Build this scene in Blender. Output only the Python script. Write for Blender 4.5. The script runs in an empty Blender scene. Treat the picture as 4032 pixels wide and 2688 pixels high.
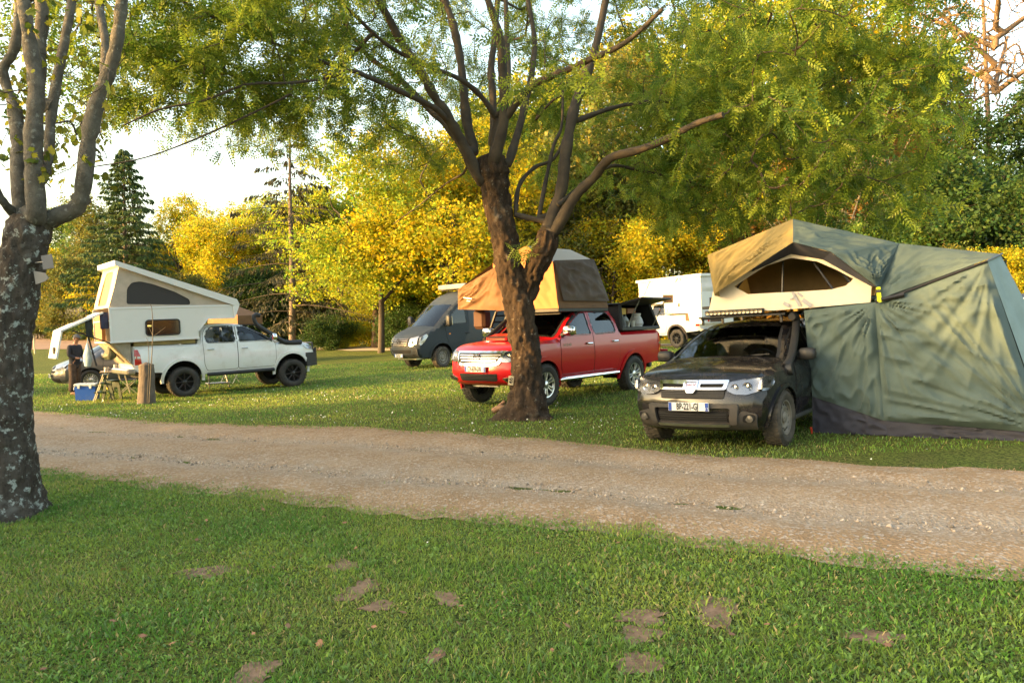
import bpy, math, random
import numpy as np
from mathutils import Vector, Matrix
from mathutils.geometry import delaunay_2d_cdt

R = math.radians
rng = np.random.default_rng(7)
random.seed(7)
scene = bpy.context.scene
COL = scene.collection

# ------------------------------------------------------------------ camera, sky, sun, exposure
F, W0, H0 = 3080.0, 4032.0, 2688.0
CAM_Z, PITCH = 1.64, R(1.8)
cd = bpy.data.cameras.new('camera')
cd.sensor_width = 36.0
cd.lens = F / W0 * 36.0
cd.clip_start, cd.clip_end = 0.05, 2000.0
cam = bpy.data.objects.new('camera', cd)
cam.location = (0, 0, CAM_Z)
cam.rotation_euler = (R(90) - PITCH, 0, 0)
COL.objects.link(cam)
scene.camera = cam

SUN_AZ, SUN_EL = R(197), R(11)          # direction the sun stands in (from +x, counter-clockwise) and its height
world = bpy.data.worlds.new('World')
scene.world = world
world.use_nodes = True
wn = world.node_tree.nodes
wl = world.node_tree.links
bg = wn['Background']
sky = wn.new('ShaderNodeTexSky')
sky.sky_type = 'NISHITA'
sky.sun_disc = False
sky.sun_elevation = SUN_EL
sky.sun_rotation = R(90) - SUN_AZ
sky.air_density, sky.dust_density, sky.ozone_density = 1.0, 3.5, 0.4
wl.new(sky.outputs[0], bg.inputs[0])
bg.inputs[1].default_value = 0.15
sl = bpy.data.lights.new('sun', 'SUN')
sl.energy = 2.3
sl.angle = R(0.5)
sl.color = (1.0, 0.58, 0.20)
sun = bpy.data.objects.new('sun', sl)
sd = Vector((math.cos(SUN_AZ) * math.cos(SUN_EL), math.sin(SUN_AZ) * math.cos(SUN_EL), math.sin(SUN_EL)))
sun.rotation_euler = sd.to_track_quat('Z', 'Y').to_euler()
sun.location = (-30, 0, 30)
COL.objects.link(sun)
vs = scene.view_settings
vs.view_transform = 'Standard'
vs.look = 'None'
vs.gamma = 1.0
vs.use_curve_mapping = False
vs.exposure = 2.62
vs.use_white_balance = True
vs.white_balance_temperature = 7300
vs.white_balance_tint = 6
scene.cycles.use_denoising = True
scene.cycles.max_bounces = 8
scene.cycles.transparent_max_bounces = 12
scene.cycles.transmission_bounces = 4
scene.cycles.caustics_reflective = False
scene.cycles.caustics_refractive = False


def at(px, py, d):
    """point of the place seen at photograph pixel (px, py), d metres ahead of the camera"""
    u = (px - W0 / 2) / F
    v = (H0 / 2 - py) / F
    c, s = math.cos(PITCH), math.sin(PITCH)
    dy, dz = c + v * s, -s + v * c
    k = d / dy
    return np.array([u * k, d, CAM_Z + dz * k])


LIE = ((3.47, 11.18, -.11), (.96, 16.16, -.015), (-8.19, 22.68, -.04), (6.66, 33.96, .04), (-1.5, 29.5, .10))   # small dips and swells


def ground_z(x, y):
    x = np.asarray(x, float); y = np.asarray(y, float)
    z = np.tanh(0.055 * x) - 0.04
    for a, b, h in LIE: z = z + h * np.exp(-((x - a) ** 2 + (y - b) ** 2) / 12.0)
    z = z + 0.012 * np.clip(y - 45, 0, 60)
    z = z + 0.10 * np.clip(x + 0.12 * y - 12, 0, None) * np.clip((y - 38) / 25, 0, 1)
    z = z + 0.012 * np.sin(x * 0.9 + 0.4 * y) * np.cos(y * 0.7 - 0.3 * x) * np.clip((y - 2) / 6, 0, 1)
    return z


def on_ground(px, py, it=30):
    """where the ray through a photograph pixel meets the ground"""
    lo, hi = 2.0, 200.0
    for _ in range(40):
        m = 0.5 * (lo + hi)
        p = at(px, py, m)
        if p[2] > ground_z(p[0], p[1]): lo = m
        else: hi = m
    p = at(px, py, lo)
    return np.array([p[0], p[1], float(ground_z(p[0], p[1]))])
# ------------------------------------------------------------------ materials
MATS = {}


def _mix(nt, fac, a, b, loc=(0, 0)):
    n = nt.nodes.new('ShaderNodeMix'); n.data_type = 'RGBA'
    for i, v in ((0, fac), (6, a), (7, b)):
        if hasattr(v, 'is_linked') or isinstance(v, bpy.types.NodeSocket): nt.links.new(v, n.inputs[i])
        else: n.inputs[i].default_value = v if i == 0 else (*v, 1)
    return n.outputs[2]


def _noise(nt, co, scale, detail=4, rough=.55, lo=.35, hi=.65, stretch=None):
    if stretch:
        mp = nt.nodes.new('ShaderNodeMapping'); mp.inputs['Scale'].default_value = stretch
        nt.links.new(co, mp.inputs[0]); co = mp.outputs[0]
    n = nt.nodes.new('ShaderNodeTexNoise')
    n.inputs['Scale'].default_value = scale; n.inputs['Detail'].default_value = detail; n.inputs['Roughness'].default_value = rough
    nt.links.new(co, n.inputs['Vector'])
    r = nt.nodes.new('ShaderNodeMapRange'); r.inputs[1].default_value = lo; r.inputs[2].default_value = hi
    nt.links.new(n.outputs[0], r.inputs[0])
    return r.outputs[0]


def pm(name, col, rough=.6, metal=0., col2=None, scale=6., lo=.35, hi=.65, bump=None, coat=0., spec=.5, stretch=None,
       dirt=None, transl=0., tcol=None, attr=None, sheen=0., emit=0.):
    """principled material with procedural colour variation, bump, dust and translucency"""
    if name in MATS: return MATS[name]
    m = bpy.data.materials.new(name); m.use_nodes = True; MATS[name] = m
    nt = m.node_tree; b = nt.nodes['Principled BSDF']
    tc = nt.nodes.new('ShaderNodeTexCoord'); co = tc.outputs['Object']
    b.inputs['Roughness'].default_value = rough; b.inputs['Metallic'].default_value = metal
    b.inputs['Coat Weight'].default_value = coat; b.inputs['Coat Roughness'].default_value = .06
    b.inputs['Specular IOR Level'].default_value = spec
    c = None
    if col2 is not None:
        c = _mix(nt, _noise(nt, co, scale, 5, .6, lo, hi, stretch), col, col2)
    if attr:
        a = nt.nodes.new('ShaderNodeAttribute'); a.attribute_name = attr
        mm = nt.nodes.new('ShaderNodeMix'); mm.data_type = 'RGBA'; mm.blend_type = 'MULTIPLY'; mm.inputs[0].default_value = 1
        if c: nt.links.new(c, mm.inputs[6])
        else: mm.inputs[6].default_value = (*col, 1)
        nt.links.new(a.outputs['Color'], mm.inputs[7]); c = mm.outputs[2]
    if dirt:
        dc, sc, dlo, dhi, dmax = dirt
        fac = _noise(nt, co, sc, 6, .65, dlo, dhi)
        mu = nt.nodes.new('ShaderNodeMath'); mu.operation = 'MULTIPLY'; mu.inputs[1].default_value = dmax
        nt.links.new(fac, mu.inputs[0])
        c = _mix(nt, mu.outputs[0], c if c else col, dc)
        rr = nt.nodes.new('ShaderNodeMapRange'); rr.inputs[3].default_value = rough; rr.inputs[4].default_value = .75
        nt.links.new(mu.outputs[0], rr.inputs[0]); nt.links.new(rr.outputs[0], b.inputs['Roughness'])
    if c: nt.links.new(c, b.inputs['Base Color'])
    else: b.inputs['Base Color'].default_value = (*col, 1)
    if bump:
        bs, bst = bump[:2]
        bn = nt.nodes.new('ShaderNodeBump'); bn.inputs['Strength'].default_value = 1.0; bn.inputs['Distance'].default_value = bst
        f = _noise(nt, co, bs, 5, .65, 0, 1, bump[2] if len(bump) > 2 else stretch)
        nt.links.new(f, bn.inputs['Height']); nt.links.new(bn.outputs[0], b.inputs['Normal'])
    if sheen: b.inputs['Sheen Weight'].default_value = sheen
    if emit:
        b.inputs['Emission Color'].default_value = (*col, 1); b.inputs['Emission Strength'].default_value = emit
    if transl:
        t = nt.nodes.new('ShaderNodeBsdfTranslucent'); x = nt.nodes.new('ShaderNodeMixShader'); x.inputs[0].default_value = transl
        if tcol is None and c: nt.links.new(c, t.inputs[0])
        else:
            tt = tcol or col
            if attr:
                m2 = nt.nodes.new('ShaderNodeMix'); m2.data_type = 'RGBA'; m2.blend_type = 'MULTIPLY'; m2.inputs[0].default_value = 1
                m2.inputs[6].default_value = (*tt, 1); nt.links.new(a.outputs['Color'], m2.inputs[7]); nt.links.new(m2.outputs[2], t.inputs[0])
            else: t.inputs[0].default_value = (*tt, 1)
        nt.links.new(b.outputs[0], x.inputs[1]); nt.links.new(t.outputs[0], x.inputs[2])
        nt.links.new(x.outputs[0], nt.nodes['Material Output'].inputs[0])
    return m


def glassm(name, tint, rough=.02, body=.0, bcol=(.02, .02, .02)):
    """window glass: clear tinted film with a sharp reflection on top"""
    if name in MATS: return MATS[name]
    m = bpy.data.materials.new(name); m.use_nodes = True; MATS[name] = m
    nt = m.node_tree; nt.nodes.remove(nt.nodes['Principled BSDF'])
    tr = nt.nodes.new('ShaderNodeBsdfTransparent'); tr.inputs[0].default_value = (*tint, 1)
    gl = nt.nodes.new('ShaderNodeBsdfGlossy'); gl.inputs['Roughness'].default_value = rough
    di = nt.nodes.new('ShaderNodeBsdfDiffuse'); di.inputs[0].default_value = (*bcol, 1)
    fr = nt.nodes.new('ShaderNodeFresnel'); fr.inputs[0].default_value = 1.62
    m1 = nt.nodes.new('ShaderNodeMixShader'); m1.inputs[0].default_value = body
    m2 = nt.nodes.new('ShaderNodeMixShader')
    nt.links.new(tr.outputs[0], m1.inputs[1]); nt.links.new(di.outputs[0], m1.inputs[2])
    nt.links.new(fr.outputs[0], m2.inputs[0]); nt.links.new(m1.outputs[0], m2.inputs[1]); nt.links.new(gl.outputs[0], m2.inputs[2])
    nt.links.new(m2.outputs[0], nt.nodes['Material Output'].inputs[0])
    return m


# ------------------------------------------------------------------ mesh building
class MB:
    def __init__(s):
        s.v = []; s.f = []; s.m = []; s.n = 0

    def add(s, v, f, mi=0):
        v = np.asarray(v, float).reshape(-1, 3)
        s.v.append(v)
        for q in f: s.f.append([int(i) + s.n for i in q]); s.m.append(mi)
        s.n += len(v)
        return s

    def box(s, x0, x1, y0, y1, z0, z1, mi=0, b=0., mat=None):
        x0, x1 = min(x0, x1), max(x0, x1); y0, y1 = min(y0, y1), max(y0, y1); z0, z1 = min(z0, z1), max(z0, z1)
        b = min(b, (x1 - x0) * .45, (y1 - y0) * .45, (z1 - z0) * .45)
        lo = np.array([x0, y0, z0]); hi = np.array([x1, y1, z1])
        if b <= 0:
            v = [[(lo, hi)[(i >> k) & 1][k] for k in range(3)] for i in range(8)]
            f = [(0, 2, 3, 1), (4, 5, 7, 6), (0, 1, 5, 4), (2, 6, 7, 3), (0, 4, 6, 2), (1, 3, 7, 5)]
        else:
            v = []; idx = {}
            for i in range(8):
                c = [(lo, hi)[(i >> k) & 1][k] for k in range(3)]
                for a in range(3):
                    p = list(c)
                    for k in range(3):
                        if k != a: p[k] += b if not ((i >> k) & 1) else -b
                    idx[i, a] = len(v); v.append(p)
            f = []
            for a in range(3):
                k1, k2 = [(1, 2), (2, 0), (0, 1)][a]
                for sd_ in (0, 1):
                    base = sd_ << a
                    q = [base, base | (1 << k1), base | (1 << k1) | (1 << k2), base | (1 << k2)]
                    q = [idx[i, a] for i in q]
                    f.append(q if sd_ else q[::-1])
            for a in range(3):
                k1, k2 = [(1, 2), (2, 0), (0, 1)][a]
                for s1 in (0, 1):
                    for s2 in (0, 1):
                        i0 = (s1 << k1) | (s2 << k2); i1 = i0 | (1 << a)
                        f.append([idx[i0, k1], idx[i1, k1], idx[i1, k2], idx[i0, k2]])
            for i in range(8): f.append([idx[i, 0], idx[i, 1], idx[i, 2]])
        v = np.array(v)
        if mat is not None: v = v @ np.array(mat.to_3x3()).T + np.array(mat.translation)
        return s.add(v, f, mi)

    def beam(s, p, q, w, h, mi=0, b=.0, up=(0, 0, 1)):
        """a squared bar from p to q"""
        p = Vector(p); q = Vector(q); d = q - p; L = d.length; d.normalize()
        u = Vector(up)
        if abs(d.dot(u)) > .98: u = Vector((1, 0, 0))
        y = u.cross(d).normalized(); z = d.cross(y)
        M = Matrix((d, y, z)).transposed().to_4x4(); M.translation = p
        return s.box(0, L, -w / 2, w / 2, -h / 2, h / 2, mi, b, M)

    def tube(s, path, r, n=8, mi=0, caps=True, ell=None):
        P = np.asarray(path, float); k = len(P)
        r = np.broadcast_to(np.asarray(r, float), (k,)) if np.ndim(r) < 2 else np.asarray(r)
        T = np.gradient(P, axis=0); T /= np.linalg.norm(T, axis=1)[:, None] + 1e-12
        a = np.array([0, 0, 1.]) if abs(T[0, 2]) < .9 else np.array([1., 0, 0])
        u = np.cross(T[0], a); u /= np.linalg.norm(u)
        ang = np.arange(n) * 2 * np.pi / n; V = []
        for i in range(k):
            u = u - T[i] * (u @ T[i]); u /= np.linalg.norm(u) + 1e-12
            w = np.cross(T[i], u)
            V.append(P[i] + r[i] * (np.cos(ang)[:, None] * u + np.sin(ang)[:, None] * w * (ell or 1)))
        V = np.concatenate(V); f = []
        for i in range(k - 1):
            for j in range(n):
                j2 = (j + 1) % n
                f.append((i * n + j, i * n + j2, (i + 1) * n + j2, (i + 1) * n + j))
        if caps: f += [tuple(range(n))[::-1], tuple((k - 1) * n + j for j in range(n))]
        return s.add(V, f, mi)

    def lathe(s, prof, o=(0, 0, 0), axis='z', n=24, mi=0, closed=False):
        pr = np.asarray(prof, float); k = len(pr); ang = np.arange(n) * 2 * np.pi / n
        V = np.zeros((k, n, 3)); A = {'x': (1, 2, 0), 'y': (2, 0, 1), 'z': (0, 1, 2)}[axis]
        V[..., A[0]] = pr[:, :1] * np.cos(ang); V[..., A[1]] = pr[:, :1] * np.sin(ang); V[..., A[2]] = pr[:, 1:2]
        f = []
        for i in range(k - (0 if closed else 1)):
            i2 = (i + 1) % k
            for j in range(n):
                j2 = (j + 1) % n
                f.append((i * n + j, i * n + j2, i2 * n + j2, i2 * n + j))
        return s.add(V.reshape(-1, 3) + np.array(o), f, mi)

    def grid(s, fn, us, vs, mi=0, flip=False):
        U, Vv = np.meshgrid(us, vs, indexing='ij')
        P = np.stack(fn(U, Vv), -1).reshape(-1, 3); nu, nv = U.shape; f = []
        for i in range(nu - 1):
            for j in range(nv - 1):
                q = (i * nv + j, (i + 1) * nv + j, (i + 1) * nv + j + 1, i * nv + j + 1)
                f.append(q[::-1] if flip else q)
        return s.add(P, f, mi)

    def prism(s, poly, fn, d0, d1, mi=0):
        """flat outline extruded: fn(u, v, d) -> xyz"""
        n = len(poly)
        v = [fn(u, w, d0) for u, w in poly] + [fn(u, w, d1) for u, w in poly]
        f = [tuple(range(n))[::-1], tuple(range(n, 2 * n))] + [(i, (i + 1) % n, n + (i + 1) % n, n + i) for i in range(n)]
        return s.add(v, f, mi)

    def skin(s, P2, T, fn, d, th=0., mi=0, flip=False):
        """triangulated 2-D patch laid on a surface at offset d, its rim turned back by th"""
        v = np.array([fn(u, w, d) for u, w in P2]); f = [t[::-1] if flip else t for t in T]
        if th:
            cnt = {}
            for t in T:
                for i in range(3):
                    e = (t[i], t[(i + 1) % 3]); cnt[tuple(sorted(e))] = None if tuple(sorted(e)) in cnt else e
            nb = len(v); bd = [e for e in cnt.values() if e]; mp = {}
            ext = []
            for e in bd:
                for i in e:
                    if i not in mp: mp[i] = nb + len(ext); ext.append(fn(P2[i][0], P2[i][1], d - th))
            for a, b2 in bd:
                q = (b2, a, mp[a], mp[b2]); f.append(q[::-1] if flip else q)
            if ext: v = np.concatenate([v, np.array(ext)])
        return s.add(v, f, mi)

    def build(s, name, mats, parent=None, smooth=35, **tags):
        me = bpy.data.meshes.new(name)
        V = np.concatenate(s.v) if s.v else np.zeros((0, 3))
        me.from_pydata(V.tolist(), [], s.f)
        for m in (mats if isinstance(mats, (list, tuple)) else [mats]): me.materials.append(m)
        if max(s.m, default=0) > 0: me.polygons.foreach_set('material_index', s.m)
        if smooth:
            me.polygons.foreach_set('use_smooth', [True] * len(me.polygons))
            me.set_sharp_from_angle(angle=R(smooth))
        me.update()
        return link(name, me, parent, **tags)


def link(name, data, parent=None, **tags):
    o = bpy.data.objects.new(name, data)
    COL.objects.link(o)
    if parent is not None: o.parent = parent
    for k, v in tags.items(): o[k] = v
    return o


def empty(name, loc=(0, 0, 0), rz=0., tilt=(0, 0), **tags):
    o = link(name, None, **tags)
    o.location = [float(c) for c in loc]
    o.rotation_euler = (tilt[0], tilt[1], rz)
    o.empty_display_size = .2
    return o


def np_mesh(name, V, Fc, mat, parent=None, col=None, smooth=False, **tags):
    """big mesh from arrays; Fc is (n,3) or (n,4); col is a colour for each vertex"""
    me = bpy.data.meshes.new(name)
    V = np.ascontiguousarray(V, np.float32); Fc = np.ascontiguousarray(Fc, np.int32); k = Fc.shape[1]
    me.vertices.add(len(V)); me.vertices.foreach_set('co', V.ravel())
    me.loops.add(Fc.size); me.loops.foreach_set('vertex_index', Fc.ravel())
    me.polygons.add(len(Fc)); me.polygons.foreach_set('loop_start', np.arange(0, Fc.size, k, dtype=np.int32))
    me.polygons.foreach_set('loop_total', np.full(len(Fc), k, np.int32))
    if smooth: me.polygons.foreach_set('use_smooth', np.ones(len(Fc), bool))
    if col is not None:
        a = me.color_attributes.new('tint', 'FLOAT_COLOR', 'POINT')
        c = np.ones((len(V), 4), np.float32); c[:, :3] = col
        a.data.foreach_set('color', c.ravel())
    me.materials.append(mat)
    me.update(calc_edges=True)
    return link(name, me, parent, **tags)


def copy_tree(o, parent=None):
    c = o.copy(); COL.objects.link(c); c.parent = parent
    for ch in list(o.children): copy_tree(ch, c)
    return c


def patch2d(outer, holes=(), step=.06):
    """constrained triangulation of an outline with holes, filled with a grid of points"""
    def dens(pl):
        out = []
        for i in range(len(pl)):
            a, b = np.array(pl[i], float), np.array(pl[(i + 1) % len(pl)], float)
            k = max(1, int(np.ceil(np.linalg.norm(b - a) / step)))
            for j in range(k): out.append(a + (b - a) * j / k)
        return np.array(out)
    loops = [dens(outer)] + [dens(h) for h in holes]
    V = []; E = []; n = 0
    for L in loops:
        k = len(L); V += [Vector(p) for p in L]; E += [(n + i, n + (i + 1) % k) for i in range(k)]; n += k
    allb = np.concatenate(loops)
    lo, hi = allb.min(0), allb.max(0)
    xs = np.arange(lo[0] + step / 2, hi[0], step); ys = np.arange(lo[1] + step / 2, hi[1], step)
    if len(xs) and len(ys):
        G = np.stack(np.meshgrid(xs, ys), -1).reshape(-1, 2)
        keep = np.ones(len(G), bool)
        for i, L in enumerate(loops):
            ins = inside(G, L); keep &= ins if i == 0 else ~ins
        G = G[keep]
        if len(G):
            d = np.full(len(G), 9.)
            for k in range(0, len(allb), 400):
                d = np.minimum(d, np.sqrt(((G[:, None] - allb[None, k:k + 400]) ** 2).sum(-1)).min(1))
            V += [Vector(p) for p in G[d > step * .45]]
    r = delaunay_2d_cdt(V, E, [], 0, 1e-5)
    P = np.array([(p.x, p.y) for p in r[0]]); T = np.array([t for t in r[2]], int)
    C = P[T].mean(1); k = inside(C, loops[0])
    for L in loops[1:]: k &= ~inside(C, L)
    a, b = P[T[:, 1]] - P[T[:, 0]], P[T[:, 2]] - P[T[:, 0]]
    cr = a[:, 0] * b[:, 1] - a[:, 1] * b[:, 0]
    T = np.where((cr < 0)[:, None], T[:, ::-1], T)
    k &= np.abs(cr) > 1e-9
    return [tuple(p) for p in P.tolist()], [tuple(t) for t in T[k].tolist()]


def inside(P, L):
    x, y = P[:, 0], P[:, 1]; r = np.zeros(len(P), bool); n = len(L)
    for i in range(n):
        x1, y1 = L[i]; x2, y2 = L[(i + 1) % n]
        c = ((y1 > y) != (y2 > y)) & (x < (x2 - x1) * (y - y1) / (y2 - y1 + 1e-12) + x1)
        r ^= c
    return r


def catmull(P, sub=4, closed=False):
    P = np.asarray(P, float); n = len(P); out = []
    for i in range(n if closed else n - 1):
        p0 = P[(i - 1) % n] if (closed or i > 0) else 2 * P[0] - P[1]
        p1, p2 = P[i], P[(i + 1) % n]
        p3 = P[(i + 2) % n] if (closed or i + 2 < n) else 2 * P[-1] - P[-2]
        for j in range(sub):
            t = j / sub
            out.append(.5 * ((2 * p1) + (-p0 + p2) * t + (2 * p0 - 5 * p1 + 4 * p2 - p3) * t * t + (-p0 + 3 * p1 - 3 * p2 + p3) * t ** 3))
    if not closed: out.append(P[-1])
    return np.array(out)


def rpoly(x0, x1, z0, z1, r=.03, n=3):
    """rounded rectangle outline"""
    out = []
    for cx, cz, a0 in ((x1 - r, z1 - r, 0), (x0 + r, z1 - r, 90), (x0 + r, z0 + r, 180), (x1 - r, z0 + r, 270)):
        for k in range(n + 1):
            a = R(a0 + 90 * k / n); out.append((cx + r * math.cos(a), cz + r * math.sin(a)))
    return out


def rounded(poly, r=.04, n=3):
    """any outline with its corners rounded"""
    P = [np.array(p, float) for p in poly]; out = []; k = len(P)
    for i in range(k):
        a, b, c = P[i - 1], P[i], P[(i + 1) % k]
        la, lc = np.linalg.norm(a - b), np.linalg.norm(c - b); q = min(r, la * .45, lc * .45)
        s, e = b + (a - b) / la * q, b + (c - b) / lc * q
        for j in range(n + 1):
            t = j / n; out.append(tuple((1 - t) ** 2 * s + 2 * t * (1 - t) * b + t * t * e))
    return out


def offset_poly(poly, d):
    """outline moved outwards by d (counter-clockwise or clockwise alike)"""
    P = np.array(poly, float); n = len(P)
    area = sum(P[i][0] * P[(i + 1) % n][1] - P[(i + 1) % n][0] * P[i][1] for i in range(n))
    sg = 1 if area > 0 else -1; out = []
    for i in range(n):
        e1 = P[i] - P[i - 1]; e2 = P[(i + 1) % n] - P[i]
        n1 = np.array([e1[1], -e1[0]]) / (np.linalg.norm(e1) + 1e-9); n2 = np.array([e2[1], -e2[0]]) / (np.linalg.norm(e2) + 1e-9)
        m = n1 + n2; m /= (np.linalg.norm(m) + 1e-9); c = max(.5, m @ n1)
        out.append(tuple(P[i] + sg * m * d / c))
    return out


def text_mesh(s, size, fn, mi_mat, name, parent, d=.003, xscale=1., bold=0.):
    """flat lettering laid on a surface: fn(u, v, d) with u to the right and v up, centred"""
    cu = bpy.data.curves.new(name, 'FONT'); cu.body = s; cu.size = size; cu.align_x = 'CENTER'; cu.align_y = 'CENTER'
    cu.resolution_u = 2; cu.offset = bold
    to = bpy.data.objects.new(name, cu); COL.objects.link(to)
    dg = bpy.context.evaluated_depsgraph_get()
    me = bpy.data.meshes.new_from_object(to.evaluated_get(dg))
    bpy.data.objects.remove(to); bpy.data.curves.remove(cu)
    for v in me.vertices: v.co = fn(v.co.x * xscale, v.co.y, d)
    me.materials.clear(); me.materials.append(mi_mat); me.name = name
    return link(name, me, parent)
# ------------------------------------------------------------------ ground, path, grass
def vn(u, v, seed=0):
    iu, iv = np.floor(u).astype(np.int64), np.floor(v).astype(np.int64); fu, fv = u - iu, v - iv
    fu, fv = fu * fu * (3 - 2 * fu), fv * fv * (3 - 2 * fv)
    def h(a, b):
        n = (a * 374761393 + b * 668265263 + seed * 974711) & 0x7fffffff
        n = ((n ^ (n >> 13)) * 1274126177) & 0x7fffffff
        return ((n ^ (n >> 16)) & 0xffff) / 65535.
    return (h(iu, iv) * (1 - fu) + h(iu + 1, iv) * fu) * (1 - fv) + (h(iu, iv + 1) * (1 - fu) + h(iu + 1, iv + 1) * fu) * fv


def ground_material():
    m = bpy.data.materials.new('turf'); m.use_nodes = True; nt = m.node_tree; b = nt.nodes['Principled BSDF']
    co = nt.nodes.new('ShaderNodeTexCoord').outputs['Object']
    c = _mix(nt, _noise(nt, co, .55, 6, .6, .38, .62), (.105, .155, .030), (.165, .185, .042))
    c = _mix(nt, _noise(nt, co, 3.2, 6, .7, .45, .75), c, (.135, .125, .045))
    c = _mix(nt, _noise(nt, co, 34, 4, .75, .42, .60), c, (.018, .030, .008))
    nt.links.new(c, b.inputs['Base Color']); b.inputs['Roughness'].default_value = .95; b.inputs['Specular IOR Level'].default_value = .1
    bn = nt.nodes.new('ShaderNodeBump'); bn.inputs['Distance'].default_value = .02
    nt.links.new(_noise(nt, co, 45, 4, .7, 0, 1), bn.inputs['Height']); nt.links.new(bn.outputs[0], b.inputs['Normal'])
    return m


gx = np.concatenate([np.linspace(-420, -42, 30), np.linspace(-40, 40, 161), np.linspace(42, 420, 30)])
gy = np.concatenate([np.linspace(-120, -6, 16), np.linspace(-5, 60, 160), np.linspace(62, 520, 50)])
GX, GY = np.meshgrid(gx, gy, indexing='ij')
I = np.arange(GX.size).reshape(GX.shape)
ground = np_mesh('ground', np.stack([GX, GY, ground_z(GX, GY)], -1).reshape(-1, 3), np.stack([I[:-1, :-1], I[1:, :-1], I[1:, 1:], I[:-1, 1:]], -1).reshape(-1, 4), ground_material(), kind='structure', smooth=True)

NEAR = [on_ground(*p) for p in ((171, 1862), (960, 1940), (1714, 2026), (2571, 2105), (3428, 2214), (4032, 2250))]
FAR = [on_ground(*p) for p in ((137, 1622), (686, 1671), (1371, 1690), (2057, 1733), (2571, 1785), (3428, 1838), (4032, 1870))]
def ext(pts):
    P_ = np.array(pts)[:, :2]; a, b = P_[0] - (P_[1] - P_[0]) / np.linalg.norm(P_[1] - P_[0]) * 26, P_[-1] + (P_[-1] - P_[-2]) / np.linalg.norm(P_[-1] - P_[-2]) * 22
    return np.vstack([a, P_, b])
NEAR, FAR = ext(NEAR), ext(FAR)
near_y = lambda x: np.interp(x, NEAR[:, 0], NEAR[:, 1]); far_y = lambda x: np.interp(x, FAR[:, 0], FAR[:, 1])


def edge_wob(x, s): return .22 * (vn(x * 1.3, x * 0 + s, 3) - .5) + .16 * (vn(x * 5, x * 0 + s, 5) - .5)


def path_pos(x, y):
    """0 at the near edge of the track, 1 at the far edge"""
    a = near_y(x) + edge_wob(x, 1.); b = far_y(x) + edge_wob(x, 9.)
    return (y - a) / (b - a)


def path_material():
    m = bpy.data.materials.new('gravel'); m.use_nodes = True; nt = m.node_tree; b = nt.nodes['Principled BSDF']
    co = nt.nodes.new('ShaderNodeTexCoord').outputs['Object']
    at_ = nt.nodes.new('ShaderNodeAttribute'); at_.attribute_name = 'tint'
    sep = nt.nodes.new('ShaderNodeSeparateColor'); nt.links.new(at_.outputs['Color'], sep.inputs[0])
    c = _mix(nt, _noise(nt, co, 1.6, 6, .65, .35, .65), (.255, .165, .092), (.345, .238, .145))
    ad = nt.nodes.new('ShaderNodeMath'); ad.operation = 'MULTIPLY'; nt.links.new(sep.outputs[0], ad.inputs[0]); nt.links.new(_noise(nt, co, 2.2, 5, .6, .25, .6), ad.inputs[1])
    c = _mix(nt, ad.outputs[0], c, (.315, .255, .195))                       # wheel tracks: bare grey stone
    c = _mix(nt, _noise(nt, co, 24, 4, .75, .50, .78), c, (.17, .115, .075))
    v = nt.nodes.new('ShaderNodeTexVoronoi'); v.inputs['Scale'].default_value = 42; nt.links.new(co, v.inputs['Vector'])
    hs = nt.nodes.new('ShaderNodeMapRange'); hs.inputs[1].default_value = 0; hs.inputs[2].default_value = 1
    s2 = nt.nodes.new('ShaderNodeSeparateColor'); nt.links.new(v.outputs['Color'], s2.inputs[0])
    st = nt.nodes.new('ShaderNodeMapRange'); st.inputs[1].default_value = .72; st.inputs[2].default_value = .95; st.inputs[4].default_value = .75; nt.links.new(s2.outputs[0], st.inputs[0])
    c = _mix(nt, st.outputs[0], c, (.44, .38, .32))
    nt.links.new(c, b.inputs['Base Color']); b.inputs['Roughness'].default_value = .95; b.inputs['Specular IOR Level'].default_value = .15
    bn = nt.nodes.new('ShaderNodeBump'); bn.inputs['Distance'].default_value = .012
    nt.links.new(v.outputs['Distance'], bn.inputs['Height']); nt.links.new(bn.outputs[0], b.inputs['Normal'])
    return m


px_ = np.concatenate([np.linspace(NEAR[0, 0] + 2, -7, 60), np.linspace(-6.9, 9, 240), np.linspace(9.2, NEAR[-1, 0] - 1, 40)]); pt_ = np.linspace(-.04, 1.04, 44)
PX, PT = np.meshgrid(px_, pt_, indexing='ij')
PY = near_y(PX) + edge_wob(PX, 1.) + PT * (far_y(PX) + edge_wob(PX, 9.) - near_y(PX) - edge_wob(PX, 1.))
PZ = ground_z(PX, PY) + 0.008 - .045 * (np.exp(-((PT - .28) / .10) ** 2) + np.exp(-((PT - .70) / .10) ** 2)) + .012 * (vn(PX * 4, PY * 4, 8) - .5) + .04 * np.clip(np.minimum(PT, 1 - PT) * 8, 0, 1)
trk = np.exp(-((PT - .30) / .13) ** 2) + .8 * np.exp(-((PT - .68) / .12) ** 2)
I = np.arange(PX.size).reshape(PX.shape)
np_mesh('gravel_path', np.stack([PX, PY, PZ], -1).reshape(-1, 3), np.stack([I[:-1, :-1], I[1:, :-1], I[1:, 1:], I[:-1, 1:]], -1).reshape(-1, 4), path_material(), col=np.repeat(trk.reshape(-1, 1), 3, 1), kind='structure', smooth=True)

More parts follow.
